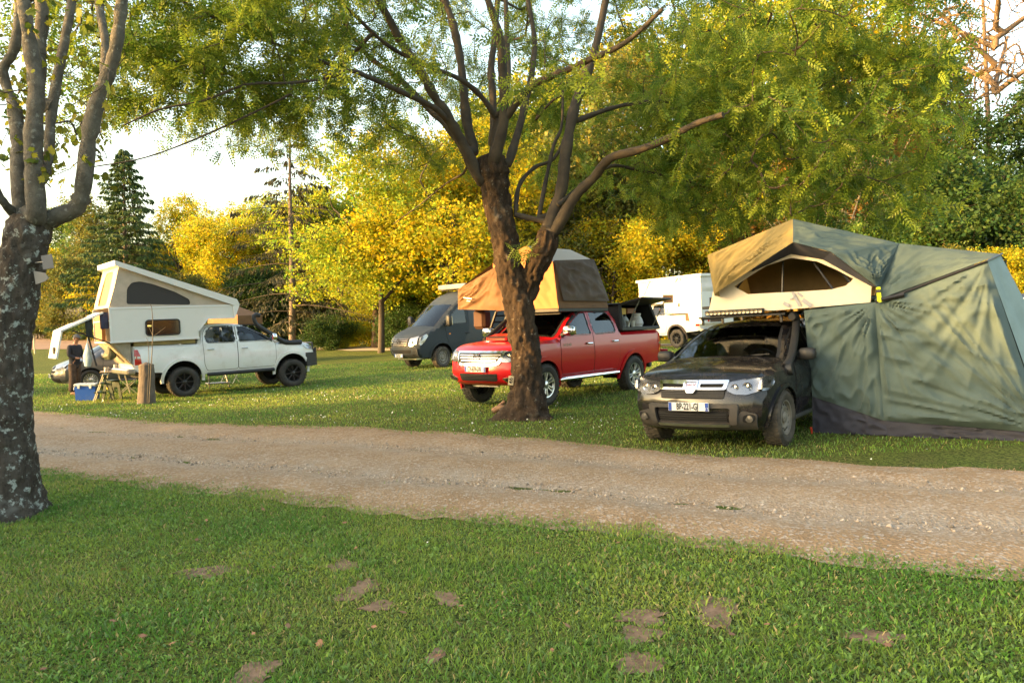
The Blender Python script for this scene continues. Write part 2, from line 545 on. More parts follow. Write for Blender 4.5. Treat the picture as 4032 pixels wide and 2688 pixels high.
# bare soil showing through the turf
SOIL = []
M_SOIL = pm('bare_soil', (.150, .098, .066), .95, col2=(.26, .175, .12), scale=14, bump=(70, .008), spec=.1)
for (px, py, w, h) in ((1003, 2650, 120, 60), (1423, 2318, 110, 60), (1337, 2228, 120, 26), (1757, 2357, 80, 32), (831, 2250, 180, 26), (1714, 2584, 60, 26), (1480, 2388, 120, 20),
                       (2821, 2413, 150, 62), (2530, 2434, 170, 38), (2522, 2500, 110, 34), (3447, 2507, 160, 40), (2522, 2608, 140, 52)):
    c = on_ground(px, py); e1 = on_ground(px + w / 2, py); e2 = on_ground(px, py + h / 2)
    SOIL.append((c[0], c[1], abs(e1[0] - c[0]) * 1.2, abs(e2[1] - c[1]) * 1.25 + .03))
for k, (x, y, a, b) in enumerate(SOIL):
    mb = MB(); t = np.linspace(0, 2 * np.pi, 33)[:-1]; V = [(x, y, float(ground_z(x, y)) + .004)]
    for q in (.45, .8, 1.05):
        rr = q * (1 + .9 * (vn(np.cos(t) * 1.5 + 7 * k, np.sin(t) * 1.5 + 3, 4) - .5) + .6 * (vn(np.cos(t) * 5 + k, np.sin(t) * 5, 6) - .5))
        for i in range(32):
            xx, yy = x + a * rr[i] * np.cos(t[i]), y + b * rr[i] * np.sin(t[i]); V.append((xx, yy, float(ground_z(xx, yy)) + .006 + .008 * (vn(np.array(xx * 25), np.array(yy * 25), 2) - .5)))
    Fq = [(0, 1 + i, 1 + (i + 1) % 32) for i in range(32)] + [(1 + r * 32 + i, 1 + (r + 1) * 32 + i, 1 + (r + 1) * 32 + (i + 1) % 32, 1 + r * 32 + (i + 1) % 32) for r in range(2) for i in range(32)]
    mb.add(V, Fq); mb.build('soil_patch', M_SOIL, ground)


def blades(name, x, y, L, Wd, lean, tint, mat, z0=0., broad=None, **tags):
    """grass: one bent blade of three faces at each point"""
    n = len(x); a = rng.uniform(0, 2 * np.pi, n); f = rng.uniform(0, 2 * np.pi, n)
    d = np.stack([np.cos(a), np.sin(a), np.zeros(n)], 1); w = np.stack([-np.sin(f), np.cos(f), np.zeros(n)], 1) * Wd[:, None] / 2
    base = np.stack([x, y, ground_z(x, y) + z0], 1); upv = np.array([0, 0, 1.])
    s1, c1 = np.sin(lean * .55)[:, None], np.cos(lean * .55)[:, None]; s2, c2 = np.sin(lean)[:, None], np.cos(lean)[:, None]
    m = base + (d * s1 + upv * c1) * L[:, None] * .55; tp = m + (d * s2 + upv * c2) * L[:, None] * .45
    k = 1. if broad is None else broad[:, None]
    V = np.stack([base - w * .7, base + w * .7, m + w * k, m - w * k, tp], 1).reshape(-1, 3)
    b = np.arange(n)[:, None] * 5
    T = np.concatenate([b + [0, 1, 2], b + [0, 2, 3], b + [3, 2, 4]], 0)
    return np_mesh(name, V, T, mat, col=np.repeat(tint, 5, 0), **tags)


def soil_mask(x, y):
    k = np.ones(len(x), bool)
    for (a, b, u, v) in SOIL:
        q = ((x - a) / u) ** 2 + ((y - b) / v) ** 2
        k &= (rng.random(len(x)) < .20) | (q * (1 + .8 * (vn(x * 9, y * 9, 12) - .5)) > .55 + rng.uniform(-.45, .40, len(x)))
    return k


M_GRASS = pm('grass_blade', (1, 1, 1), .6, attr='tint', transl=.38, spec=.25)
def tints(x, y, n):
    p1 = vn(x * .9, y * .9, 21); p2 = vn(x * 3.1, y * 3.1, 22); p = np.clip(1.1 * (p1 - .5) + .8 * (p2 - .5) + .5 + rng.normal(0, .12, n), 0, 1)[:, None]
    g = np.array([.105, .245, .036]) * (1 - p) + np.array([.285, .365, .066]) * p
    cool = (rng.random(n) < .25)[:, None]; g = np.where(cool, np.array([.150, .240, .085]), g)
    dry = (rng.random(n) < .07 + .10 * np.clip((p1 - .6) * 4, 0, 1))[:, None]; g = np.where(dry, np.array([.40, .32, .14]), g)
    return g * rng.uniform(.65, 1.35, (n, 1))


def scatter(n, y0, y1, dens=None):
    """points on the ground in view between two distances, evenly spread over the area"""
    y = np.sqrt(rng.uniform(y0 ** 2, y1 ** 2, n)); x = rng.uniform(-.70, .70, n) * y
    return x, y
# close lawn
x, y = scatter(330000, 3.1, 10.2); t = path_pos(x, y)
keep = (t < rng.exponential(.03, len(x)) + .16 * np.clip(vn(x * 1.7, y * 2.5, 71) - .45, 0, 1)) & soil_mask(x, y); x, y = x[keep], y[keep]; n = len(x)
clover = vn(x * 1.1, y * 1.1, 61) > .52
br = np.where(rng.random(n) < np.where(clover, .65, .22), rng.uniform(1.6, 3.2, n), 1.)
tall = .45 + .7 * vn(x * 2.2, y * 2.2, 31) + .55 * vn(x * 7, y * 7, 33) ** 2
blades('grass_lawn', x, y, rng.uniform(.014, .058, n) * tall * np.where(br > 1, .75, 1), rng.uniform(.003, .0065, n), rng.uniform(.45, 1.48, n), tints(x, y, n), M_GRASS, broad=br, kind='stuff', label='short mown lawn with clover in the foreground', category='grass')
# lawn beyond the track
x, y = scatter(330000, 8.6, 34); t = path_pos(x, y); w = np.clip(16 / y, .2, 1.2)
keep = (t > 1.01 - rng.exponential(.025, len(x)) - .14 * np.clip(vn(x * 1.7, y * 2.5, 72) - .5, 0, 1)) & (rng.random(len(x)) < w); x, y = x[keep], y[keep]; n = len(x)
blades('grass_lawn', x, y, rng.uniform(.02, .05, n) * (1 + y / 60), rng.uniform(.006, .011, n) * (.7 + y / 22), rng.uniform(.45, 1.45, n), tints(x, y, n), M_GRASS, kind='stuff', label='daisy lawn beyond the gravel track', category='grass')
# broad-leaved weeds in the lawn
x0, y0 = scatter(4200, 3.2, 9.5); kp = (path_pos(x0, y0) < -.02) & soil_mask(x0, y0) & (vn(x0 * 1.4, y0 * 1.4, 81) > .42); x0, y0 = x0[kp], y0[kp]; m_ = len(x0)
x, y = np.repeat(x0, 6) + rng.normal(0, .012, m_ * 6), np.repeat(y0, 6) + rng.normal(0, .012, m_ * 6); n = len(x)
blades('weeds', x, y, rng.uniform(.018, .045, n), rng.uniform(.007, .013, n), rng.uniform(.7, 1.5, n), np.array([.17, .28, .07]) * rng.uniform(.6, 1.5, (n, 1)), M_GRASS, broad=np.full(n, 1.25), z0=.008, kind='stuff', label='broad-leaved weeds and clover in the near lawn', category='weeds')
# straw and sprouts along and between the wheel tracks
x, y = scatter(110000, 5, 16); t = path_pos(x, y)
p = np.exp(-((t - .0) / .05) ** 2) + .9 * np.exp(-((t - 1) / .05) ** 2) + .6 * np.exp(-((t - .48) / .11) ** 2) + .10
keep = (t > -.15) & (t < 1.15) & (rng.random(len(x)) < p * (.4 + vn(x * 2, y * 3, 41))); x, y = x[keep], y[keep]; n = len(x)
gcol = np.where((rng.random(n) < .10 + .5 * (vn(x * 1.5, y * 3, 44) > .78))[:, None], np.array([.13, .16, .05]), np.array([.36, .245, .135])) * rng.uniform(.6, 1.3, (n, 1))
blades('dry_grass', x, y, rng.uniform(.02, .045, n), rng.uniform(.003, .007, n), rng.uniform(.9, 1.5, n), gcol, M_GRASS, z0=.006, kind='stuff', label='dry straw grass along the gravel track', category='grass')
# loose stones
x, y = scatter(46000, 5, 14); t = path_pos(x, y); p = np.exp(-((t - .30) / .14) ** 2) + .6 * np.exp(-((t - .68) / .13) ** 2) + .12
keep = (t > .02) & (t < .98) & (rng.random(len(x)) < p * .8); x, y = x[keep], y[keep]; n = len(x)
oc = np.array([(1, 0, 0), (-1, 0, 0), (0, 1, 0), (0, -1, 0), (0, 0, 1), (0, 0, -1)]) + 0.; of = np.array([(0, 2, 4), (2, 1, 4), (1, 3, 4), (3, 0, 4), (2, 0, 5), (1, 2, 5), (3, 1, 5), (0, 3, 5)])
sz = .004 + .014 * rng.random(n) ** 5 + .001; S = (sz[:, None] * rng.uniform(.6, 1.5, (n, 3)))[:, None, :] * (oc + rng.normal(0, .18, (n, 6, 3)))
V = S + np.stack([x, y, ground_z(x, y) + .010], 1)[:, None, :]
np_mesh('gravel_stones', V.reshape(-1, 3), (of[None] + np.arange(n)[:, None, None] * 6).reshape(-1, 3), pm('stone', (1, 1, 1), .85, attr='tint'), col=np.repeat(np.array([.32, .26, .205]) * rng.uniform(.4, 1.75, (n, 1)), 6, 0), kind='stuff', label='loose pale stones on the track', category='gravel')
# daisies
x1, y1 = scatter(60000, 3.3, 30); t = path_pos(x1, y1)
p = np.where(t < 0, .010 * (vn(x1 * 1.2, y1 * 1.2, 51) > .72) + .0016, .35 * np.clip((vn(x1 * .5, y1 * .5, 52) - .30) * 2.2, 0, 1) * (x1 < 3.5) * (y1 > 10) * np.clip((24 - y1) / 8, 0, 1) + .02 * (x1 > 3.5))
keep = ((t < -.03) | (t > 1.04)) & (rng.random(len(x1)) < p * .40); x, y = x1[keep], y1[keep]; n = len(x)
a = np.arange(6) * np.pi / 3; dsk = np.stack([np.cos(a), np.sin(a), 0 * a], 1); r_ = rng.uniform(.006, .011, n) * (1 + np.clip(y - 8, 0, 20) * .035)
tl = rng.normal(0, .5, (n, 2)); V = dsk[None] * r_[:, None, None]; V[:, :, 2] = V[:, :, 0] * tl[:, :1] + V[:, :, 1] * tl[:, 1:] ; V = V + np.stack([x, y, ground_z(x, y) + rng.uniform(.03, .055, n)], 1)[:, None]
np_mesh('daisies', V.reshape(-1, 3), (np.array([(0, 1, 2), (0, 2, 3), (0, 3, 4), (0, 4, 5)])[None] + np.arange(n)[:, None, None] * 6).reshape(-1, 3), pm('daisy_petal', (.78, .78, .74), .7), kind='stuff', label='small white daisies dotted over the lawn', category='flowers')

# ploughed strip and pale track in the distance
def ground_strip(name, corners, mat, dz, n=(40, 10)):
    A_, B_, C_, D_ = (np.array(on_ground(*c)[:2]) if c[1] > 5 else np.array(c) for c in corners)
    U, Vv = np.meshgrid(np.linspace(0, 1, n[0]), np.linspace(0, 1, n[1]), indexing='ij')
    Q = ((1 - U)[..., None] * ((1 - Vv)[..., None] * A_ + Vv[..., None] * D_) + U[..., None] * ((1 - Vv)[..., None] * B_ + Vv[..., None] * C_))
    Q[..., 1] += (vn(Q[..., 0] * .6, Q[..., 1] * .2, 9) - .5) * .8
    I = np.arange(U.size).reshape(U.shape)
    return np_mesh(name, np.concatenate([Q, (ground_z(Q[..., 0], Q[..., 1]) + dz)[..., None]], -1).reshape(-1, 3), np.stack([I[:-1, :-1], I[1:, :-1], I[1:, 1:], I[:-1, 1:]], -1).reshape(-1, 4), mat, kind='structure', smooth=True)
ground_strip('ploughed_field', [(-300, 1382), (520, 1372), (420, 1312), (-300, 1318)], pm('tilled_earth', (.20, .125, .09), .95, col2=(.26, .17, .125), scale=.4, bump=(1.5, .08, (1, 4, 1))), .02)
ground_strip('far_track', [(900, 1366), (2700, 1366), (2700, 1354), (900, 1350)], pm('far_gravel', (.42, .34, .26), .95, col2=(.36, .29, .2), scale=1.5), .03, (60, 4))
# ------------------------------------------------------------------ vehicles
M_BLACK = pm('black_plastic', (.018, .018, .019), .55, bump=(120, .0006))
M_RUB = pm('rubber', (.022, .021, .020), .8, col2=(.05, .044, .036), scale=5, bump=(60, .002))
M_RUBDIRT = pm('muddy_rubber', (.035, .031, .027), .9, col2=(.10, .082, .062), scale=7, bump=(50, .003))
M_CHROME = pm('chrome', (.82, .82, .84), .09, 1.)
M_ALLOY = pm('alloy', (.62, .62, .63), .28, .9, col2=(.5, .49, .47), scale=9)
M_BALLOY = pm('black_alloy', (.012, .012, .013), .35)
M_STEELDUST = pm('dusty_steel', (.16, .145, .125), .65, .1, col2=(.27, .235, .19), scale=8)
M_GAP = pm('door_gap', (.006, .006, .006), .9)
M_INT = pm('cabin_trim', (.03, .03, .032), .8)
M_SEAT = pm('seat_fabric', (.05, .05, .055), .9)
M_LAMPW = pm('lamp_bowl', (.34, .34, .35), .2, .8)
M_LENS = glassm('lamp_lens', (.9, .9, .9), .03)
M_RED = pm('red_lamp', (.52, .012, .010), .12, col2=(.35, .01, .01), scale=30, coat=.6)
M_ORANGE = pm('orange_lamp', (.75, .2, .02), .2)
M_GLASS = glassm('tinted_glass', (.36, .38, .38))
M_GLASSD = glassm('dark_glass', (.12, .12, .12))
M_WIND = glassm('windscreen_glass', (.62, .66, .64))
M_PLATE = pm('plate_white', (.70, .70, .69), .35)
M_PBLUE = pm('plate_blue', (.02, .07, .35), .4)
M_INK = pm('plate_ink', (.01, .01, .01), .5)
M_WHITE = pm('white_paint', (.74, .755, .76), .28, coat=.7, dirt=((.40, .32, .23), 2.6, .50, .85, .55))
M_REDP = pm('red_paint', (.44, .006, .013), .30, coat=.35, spec=.35, dirt=((.34, .04, .035), 2.0, .55, .95, .25))
M_BLACKP = pm('black_paint', (.008, .008, .010), .22, coat=.5, spec=.35, dirt=((.085, .062, .045), 5.0, .45, .85, .35))
M_GREYPL = pm('grey_plastic', (.040, .038, .036), .75, dirt=((.13, .10, .075), 5, .42, .85, .6))
M_VAN = pm('van_grey', (.034, .043, .052), .6, spec=.25, bump=(300, .0004))
M_VAN2 = pm('van_dark', (.026, .030, .038), .5)
M_SILVER = pm('silver_paint', (.15, .148, .15), .32, .5, coat=.4)
M_SPOT = pm('spot_glass', (.10, .095, .085), .25, .2)


class Car:
    def __init__(s, name, x, y, yaw, z=None, pitch=0., **tags):
        gx = float(ground_z(x + .6, y) - ground_z(x - .6, y)) / 1.2; gy = float(ground_z(x, y + .6) - ground_z(x, y - .6)) / 1.2
        yw = R(yaw); c, sn = math.cos(yw), math.sin(yw)
        if z is None: z = float(np.mean([ground_z(x + c * a - sn * b, y + sn * a + c * b) for a in (1.4, -1.4) for b in (.8, -.8)]))
        s.zs = 1.
        s.root = empty(name, (x, y, z), yw, (-gx * sn + gy * c, -(gx * c + gy * sn) + pitch), **tags)

    def shape(s, out, prof, plan, sill, r=.07, sub=3, p=2.4, wheels=(), dz=0.):
        s.sub = sub; s.p = p; s.r = r; s.dz = dz
        o = np.array([list(q) + [0] * (4 - len(q)) for q in out], float); o[:, 1] += dz
        s.rows = catmull(o, sub)
        pr = catmull(np.array(prof, float) + [dz, 0], 6); s.prof = (pr[:, 0], pr[:, 1])
        pl = np.array(sorted(plan)); s.plan = (pl[:, 0], pl[:, 1])
        sg = s.rows[:, :2]; s.A = sg[:-1]; s.B = sg[1:] - sg[:-1]; s.L2 = (s.B ** 2).sum(1) + 1e-9
        s.sill = [(a, b + dz) for a, b in sill]; s.wheels = wheels
        return s

    def half(s, x, z):
        return np.interp(z, *s.prof) * np.interp(x, *s.plan)

    def Y(s, x, z):
        q = np.array([x, z]) - s.A
        t = np.clip((q * s.B).sum(1) / s.L2, 0, 1)
        d = np.sqrt(((q - s.B * t[:, None]) ** 2).sum(1).min())
        y = s.half(x, z); r = s.r
        return y - (r - math.sqrt(max(0, r * r - (r - d) ** 2))) if d < r else y

    def We(s, x, z): return s.half(x, z) - s.r

    def sidefn(s, sg): return lambda x, z, d: (x, sg * (s.Y(x, z) + d), z)

    def side(s, mb, sg, poly, d=.004, th=.01, mi=0, holes=(), step=.09):
        P, T = patch2d(poly, holes, step); mb.skin(P, T, s.sidefn(sg), d, th, mi, sg > 0)
        return mb

    def X(s, y, z, k=5):
        rw = s.rows[:k * s.sub + 1]; zz = rw[:, 1]
        o = np.argsort(zz); zz = zz[o]
        x = np.interp(z, zz, rw[o, 0]); bx = np.interp(z, zz, rw[o, 2])
        return x + bx * (1 - min(1, abs(y) / s.We(x, z)) ** s.p)

    def frontfn(s, dd=0.): return lambda y, z, d: (s.X(y, z) + d + dd, y, z)

    def front(s, mb, poly, d=.006, th=.02, mi=0, holes=(), step=.05, dd=0.):
        P, T = patch2d(poly, holes, step); mb.skin(P, T, s.frontfn(dd), d, th, mi)
        return mb

    def side_outline(s):
        pts = [tuple(q[:2]) for q in s.rows]
        bot = [(s.rows[-1][0], s.rows[-1][1])]
        segs = sorted(s.sill)                      # rear to front
        zs = lambda x: np.interp(x, [a for a, b in segs], [b for a, b in segs])
        arcs = []
        for (xc, zc, ra) in sorted(s.wheels):
            z0 = zs(xc); h = math.sqrt(max(.01, ra ** 2 - (z0 - zc) ** 2)); a0 = math.acos(-h / ra) if z0 >= zc else math.pi + math.asin((zc - z0) / ra)
            a1 = math.pi - a0 if z0 >= zc else -math.asin((zc - z0) / ra)
            if z0 >= zc: a0, a1 = math.pi - math.asin((z0 - zc) / ra), math.asin((z0 - zc) / ra)
            arcs.append((xc, [(xc + ra * math.cos(a), zc + ra * math.sin(a)) for a in np.linspace(a0, a1, 19)]))
        ev = [(a, [(a, b)]) for a, b in segs if not any(abs(a - xc) < ra for xc, _, ra in s.wheels)] + arcs
        ev.sort(key=lambda e: e[0])
        for _, q in ev: bot += q
        return pts + bot[1:]

    def body(s, mat, windows=(), glass_rows=(), name='body', vin=.90, step=.085):
        """painted shell: two side panels with arches and window openings, and the wrap over nose, roof and tail"""
        mb = MB(); out = s.side_outline()
        P, T = patch2d(out, windows, step)
        s.sideP, s.sideT = P, T
        for sg in (1, -1): mb.skin(P, T, s.sidefn(sg), 0, 0, 0, sg > 0)
        vs_ = np.array([-1, -.96, -vin, -.75, -.55, -.3, 0, .3, .55, .75, vin, .96, 1.])
        s.strip(mb, 0, len(s.rows) - 1, vs_, 0, cut=[(a * s.sub, b * s.sub, vin) for a, b in glass_rows])
        zb = min(b for a, b in s.sill) + .03
        mb.box(min(a for a, b in s.sill) + .1, max(a for a, b in s.sill) - .15, -.58, .58, zb, zb + .12, 1)
        return mb.build(name, [mat, M_BLACK], s.root)

    def strip(s, mb, i0, i1, vs_, mi, cut=(), off=0.):
        rw = s.rows[i0:i1 + 1]; n = len(vs_); V = []
        for x, z, bx, bz in rw:
            w = s.We(x, z); k = 1 - np.abs(vs_) ** s.p
            V.append(np.stack([x + bx * k, vs_ * (w + off * .3), z + bz * k + off], 1))
        f = []
        for i in range(len(rw) - 1):
            for j in range(n - 1):
                if any(a <= i + i0 < b and abs(vs_[j]) <= v + .001 and abs(vs_[j + 1]) <= v + .001 for a, b, v in cut): continue
                f.append((i * n + j, i * n + j + 1, (i + 1) * n + j + 1, (i + 1) * n + j))
        mb.add(np.concatenate(V), f, mi)

    def pane(s, name, a, b, mat, vin=.90, parent=None):
        mb = MB(); s.strip(mb, a * s.sub, b * s.sub, np.linspace(-vin, vin, 9), 0, off=.003)
        g = mb.build(name, mat, parent or s.root)
        for sg in (1, -1):      # black seal along the pane
            mb = MB(); s.strip(mb, a * s.sub, b * s.sub, np.array(sorted([sg * (vin - .035), sg * (vin + .02)])), 0, off=.006)
            mb.build('seal', M_BLACK, g)
        return g

    def lining(s, x0, x1, z0, seats=(), dash=None, wheel_y=.35):
        """dark cabin: inner skin, floor, seats, dashboard and steering wheel"""
        mb = MB()
        T = [t for t in s.sideT if all(x0 < s.sideP[i][0] < x1 and s.sideP[i][1] > z0 for i in t)]
        for sg in (1, -1): mb.skin(s.sideP, T, s.sidefn(sg), -.05, 0, 0, sg > 0)
        mb.box(x0, x1, -.7, .7, z0, z0 + .04)
        for (x, y) in seats:
            mb.box(x - .25, x + .25, y - .24, y + .24, z0 + .1, z0 + .42, 1, .06)
            M = Matrix.Translation((x - .27, y, z0 + .35)) @ Matrix.Rotation(R(-14), 4, 'Y')
            mb.box(-.07, .07, -.24, .24, 0, .58, 1, .06, M); mb.box(-.05, .05, -.13, .13, .62, .82, 1, .05, M)
        if dash:
            x, z = dash; mb.box(x - .25, x + .25, -.68, .68, z - .35, z, 0, .06)
            a = np.linspace(0, 2 * np.pi, 17)
            mb.tube([(x - .38 + .07 * math.sin(t), wheel_y + .18 * math.cos(t), z + .0 + .17 * math.sin(t)) for t in a], .016, 6, 0, False)
        return mb.build('cabin', [M_INT, M_SEAT], s.root)

    def window(s, sg, poly, mat, parent, frame=.022):
        mb = MB(); s.side(mb, sg, poly, -.006, 0, 0, step=.12)
        g = mb.build('window', mat, parent)
        mb = MB(); s.side(mb, sg, offset_poly(poly, frame), .006, .012, 0, [offset_poly(poly, -.006)], .12)
        mb.build('window_frame', M_BLACK, g)
        return g

    def door(s, sg, poly, wpoly, mat, glass, handle, hmat, gap=.010):
        mb = MB(); s.side(mb, sg, offset_poly(poly, gap), .0022, 0, 1, [wpoly], .1)
        s.side(mb, sg, poly, .006, .006, 0, [wpoly], .09)
        d = mb.build('door', [mat, M_GAP], s.root)
        s.window(sg, wpoly, glass, d)
        if handle:
            x, z = handle; mb = MB(); y = s.Y(x, z)
            mb.tube([(x - .09, sg * (y + .004), z), (x - .08, sg * (y + .04), z), (x + .08, sg * (y + .042), z), (x + .09, sg * (y + .004), z)], .016, 8)
            mb.build('handle', hmat, d)
        return d

    def arch(s, sg, xc, zc, ra, w, th, mat, a0=-8, a1=188, name='wheel_arch'):
        A = [R(a) for a in np.linspace(a0, a1, 19)]
        poly = [(xc + ra * math.cos(a), zc + ra * math.sin(a)) for a in A] + [(xc + (ra + w) * math.cos(a), zc + (ra + w) * math.sin(a)) for a in A[::-1]]
        mb = MB(); s.side(mb, sg, poly, th, th + .01, 0, step=.06)
        o = mb.build(name, mat, s.root)
        mb = MB(); y0 = s.half(xc, zc)
        V = [(xc + ra * math.cos(a), sg * y, zc + ra * math.sin(a)) for a in A for y in (y0 - .42, y0 - .05)]
        mb.add(V, [(2 * i, 2 * i + 1, 2 * i + 3, 2 * i + 2) for i in range(len(A) - 1)])
        V = [(xc, sg * (y0 - .42), zc)] + [(xc + ra * math.cos(a), sg * (y0 - .42), zc + ra * math.sin(a)) for a in A]
        mb.add(V, [(0, i + 1, i + 2) for i in range(len(A) - 1)])
        mb.build('arch_liner', M_GAP, o)
        return o

    def mirror(s, sg, x, z, y, mat, back=M_BLACK, w=.13, h=.10):
        mb = MB()
        us = np.linspace(0, 2 * np.pi, 13); vs_ = np.linspace(-np.pi / 2, np.pi / 2, 7)
        sq = lambda t, e: np.sign(t) * np.abs(t) ** e
        mb.grid(lambda u, v: (x + .075 * sq(np.cos(v), .6) * sq(np.cos(u), .6) + .02, sg * (y + w * sq(np.cos(v), .6) * sq(np.sin(u), .6)), z + h * sq(np.sin(v), .6)), us, vs_)
        o = mb.build('wing_mirror', mat, s.root, 60)
        mb = MB(); mb.tube([(x, sg * (y - w), z - h * .6), (x, sg * (s.Y(x, z - h) - .03), z - h * .9)], .035, 8)
        mb.box(x - .062, x - .052, sg * (y - w * .8), sg * (y + w * .8), z - h * .75, z + h * .75, 1)
        mb.build('mirror_arm', [back, M_CHROME], o)

    def plate(s, y, z, txt, w=.52, h=.11, tilt=0., dep='', dx=.03):
        x = s.X(y, z) + dx
        mb = MB(); mb.box(x, x + .012, y - w / 2, y + w / 2, z - h / 2, z + h / 2, 0, .003)
        o = mb.build('number_plate', M_PLATE, s.root)
        for sg in (-1, 1): mb = MB(); mb.box(x + .012, x + .0145, y + sg * (w / 2 - .045), y + sg * (w / 2 - .005), z - h / 2 + .004, z + h / 2 - .004); mb.build('plate_band', M_PBLUE, o)
        text_mesh(txt, h * 1.12, lambda u, v, d: (x + .0145 + d, y + u - .010, z + v - h * .0), M_INK, 'plate_lettering', o, xscale=.55, bold=.003)
        if dep: text_mesh(dep, h * .42, lambda u, v, d: (x + .0155 + d, y + w / 2 - .025 + u, z - h * .22 + v), M_PLATE, 'plate_lettering', o)
        return o


WH = {}


def wheel(car, x, y, r, style, w=.24, rr=None, tyre=M_RUB, steer=0.):
    """one wheel: tyre with tread blocks, and its rim"""
    key = (style, r, w)
    sg = 1 if y > 0 else -1
    if key not in WH:
        rr = rr or r * .60
        mb = MB(); h = w / 2
        mb.lathe([(rr, -h + .02), (rr + .03, -h), (rr + (r - rr) * .6, -h - .008), (r - .025, -h + .012), (r - .008, -h + .035), (r - .008, h - .035), (r - .025, h - .012), (rr + (r - rr) * .6, h + .008), (rr + .03, h), (rr, h - .02)], axis='y', n=40)
        n = 30
        for k in range(n):
            for q in (-1, 0, 1):
                a = 2 * np.pi * (k + .5 * (q != 0)) / n
                M = Matrix.Rotation(-a, 4, 'Y') @ Matrix.Translation((r - .006, q * (h - .04), 0))
                mb.box(-.004, .008, -.034, .034, -r * .07, r * .07, 0, .003, M)
        ty = mb.build('wheel', tyre, None); me1 = ty.data; bpy.data.objects.remove(ty)
        mb = MB()
        mb.lathe([(rr, -h + .02), (rr - .012, -h + .03), (rr - .02, 0), (rr - .02, h - .05), (rr - .004, h - .03), (rr + .004, h - .012), (rr - .012, h - .016)], axis='y', n=32)
        mb.lathe([(rr - .015, h - .10), (.02, h - .12), (.0, h - .12)], axis='y', n=24, mi=1)
        mb.lathe([(.075, h - .11), (.07, h - .03), (.05, h - .018), (0, h - .016)], axis='y', n=16)
        for k in range(5):
            a = 2 * np.pi * k / 5; mb.box(-.009, .009, h - .035, h - .02, -.009, .009, 1, .002, Matrix.Rotation(a, 4, 'Y') @ Matrix.Translation((.048, 0, 0)))
        spec = {'twin': (6, .045, .16), 'black': (8, .05, .0), 'multi': (16, .03, 0), 'steel': (0, 0, 0)}[style]
        if style == 'steel':
            mb.lathe([(rr - .02, h - .06), (rr * .80, h - .045), (rr * .62, h - .030), (rr * .42, h - .055), (.07, h - .05)], axis='y', n=24)
            for k in range(12):
                a = 2 * np.pi * k / 12
                mb.box(-.020, .020, h - .05, h - .034, -.014, .014, 1, .005, Matrix.Rotation(a, 4, 'Y') @ Matrix.Translation((rr * .70, 0, 0)))
        else:
            n, sw, spl = spec
            for k in range(n):
                for q in ((-1, 1) if spl else (0,)):
                    a = 2 * np.pi * k / n
                    p0 = Vector((.05 * math.cos(a + q * .3), h - .045, .05 * math.sin(a + q * .3)))
                    p1 = Vector(((rr - .01) * math.cos(a + q * spl), h - .03, (rr - .01) * math.sin(a + q * spl)))
                    mb.beam(p0, p1, .03, sw * (.62 if spl else 1), 0, .006, up=(0, 1, 0))
        rm = {'twin': M_ALLOY, 'black': M_BALLOY, 'multi': M_ALLOY, 'steel': M_STEELDUST}[style]
        ri = mb.build('rim', [rm, M_GAP], None); me2 = ri.data; bpy.data.objects.remove(ri)
        WH[key] = (me1, me2)
    me1, me2 = WH[key]
    o = link('wheel', me1, car.root); o.location = (x, y, r / car.zs); o.scale = (1, 1, 1 / car.zs); o.rotation_euler = (0, R(random.uniform(0, 90)) if car.zs == 1 else 0, (0 if sg > 0 else math.pi) + R(steer))
    link('rim', me2, o)
    return o


HILUX_OUT = [(2.18, .44, .10, 0), (2.29, .52, .13, 0), (2.33, .68, .14, 0), (2.29, .84, .15, 0), (2.24, .98, .16, 0), (2.15, 1.10, .13, .01), (1.95, 1.175, .06, .03),
             (1.5, 1.215, 0, .045), (1.08, 1.26, .09, .04), (.62, 1.56, .06, .02), (.20, 1.765, .03, .02), (-.12, 1.815, 0, .02), (-.55, 1.83, 0, .02), (-.88, 1.80, 0, .01),
             (-1.02, 1.72, -.02, 0), (-1.09, 1.40, -.03, 0), (-1.13, 1.31, 0, 0), (-1.20, 1.305, 0, 0), (-2.0, 1.315, 0, 0), (-2.68, 1.325, 0, 0), (-2.74, 1.31, -.01, 0),
             (-2.75, 1.1, -.02, 0), (-2.74, .75, -.02, 0), (-2.70, .66, 0, 0)]
HILUX_PROF = [(.36, .79), (.46, .83), (.60, .875), (.85, .905), (1.05, .90), (1.25, .875), (1.35, .855), (1.48, .80), (1.6, .76), (1.75, .705), (1.90, .65)]
HILUX_PLAN = [(2.45, .88), (2.3, .92), (2.1, .965), (1.8, .99), (1.4, 1), (-2.2, 1), (-2.75, .975)]
HILUX_SILL = [(2.1, .44), (1.95, .46), (1.0, .47), (0, .47), (-1.0, .47), (-2.1, .60), (-2.6, .64)]
WF = [(.93, 1.305), (.02, 1.305), (.02, 1.735), (.18, 1.73), (.42, 1.625), (.70, 1.475), (.90, 1.34)]
WR = [(-.10, 1.305), (-.86, 1.325), (-.92, 1.42), (-.84, 1.66), (-.72, 1.735), (-.10, 1.745)]
DF = [(1.00, .56), (-.035, .56), (-.035, 1.765), (.20, 1.765), (.48, 1.635), (.80, 1.45), (1.03, 1.27), (1.06, 1.15), (1.06, .75)]
DR = [(-.055, .56), (-.90, .56), (-.97, .75), (-.985, 1.34), (-.93, 1.63), (-.84, 1.735), (-.72, 1.765), (-.055, 1.765)]


def up(poly, dz): return [(a, b + dz) for a, b in poly]


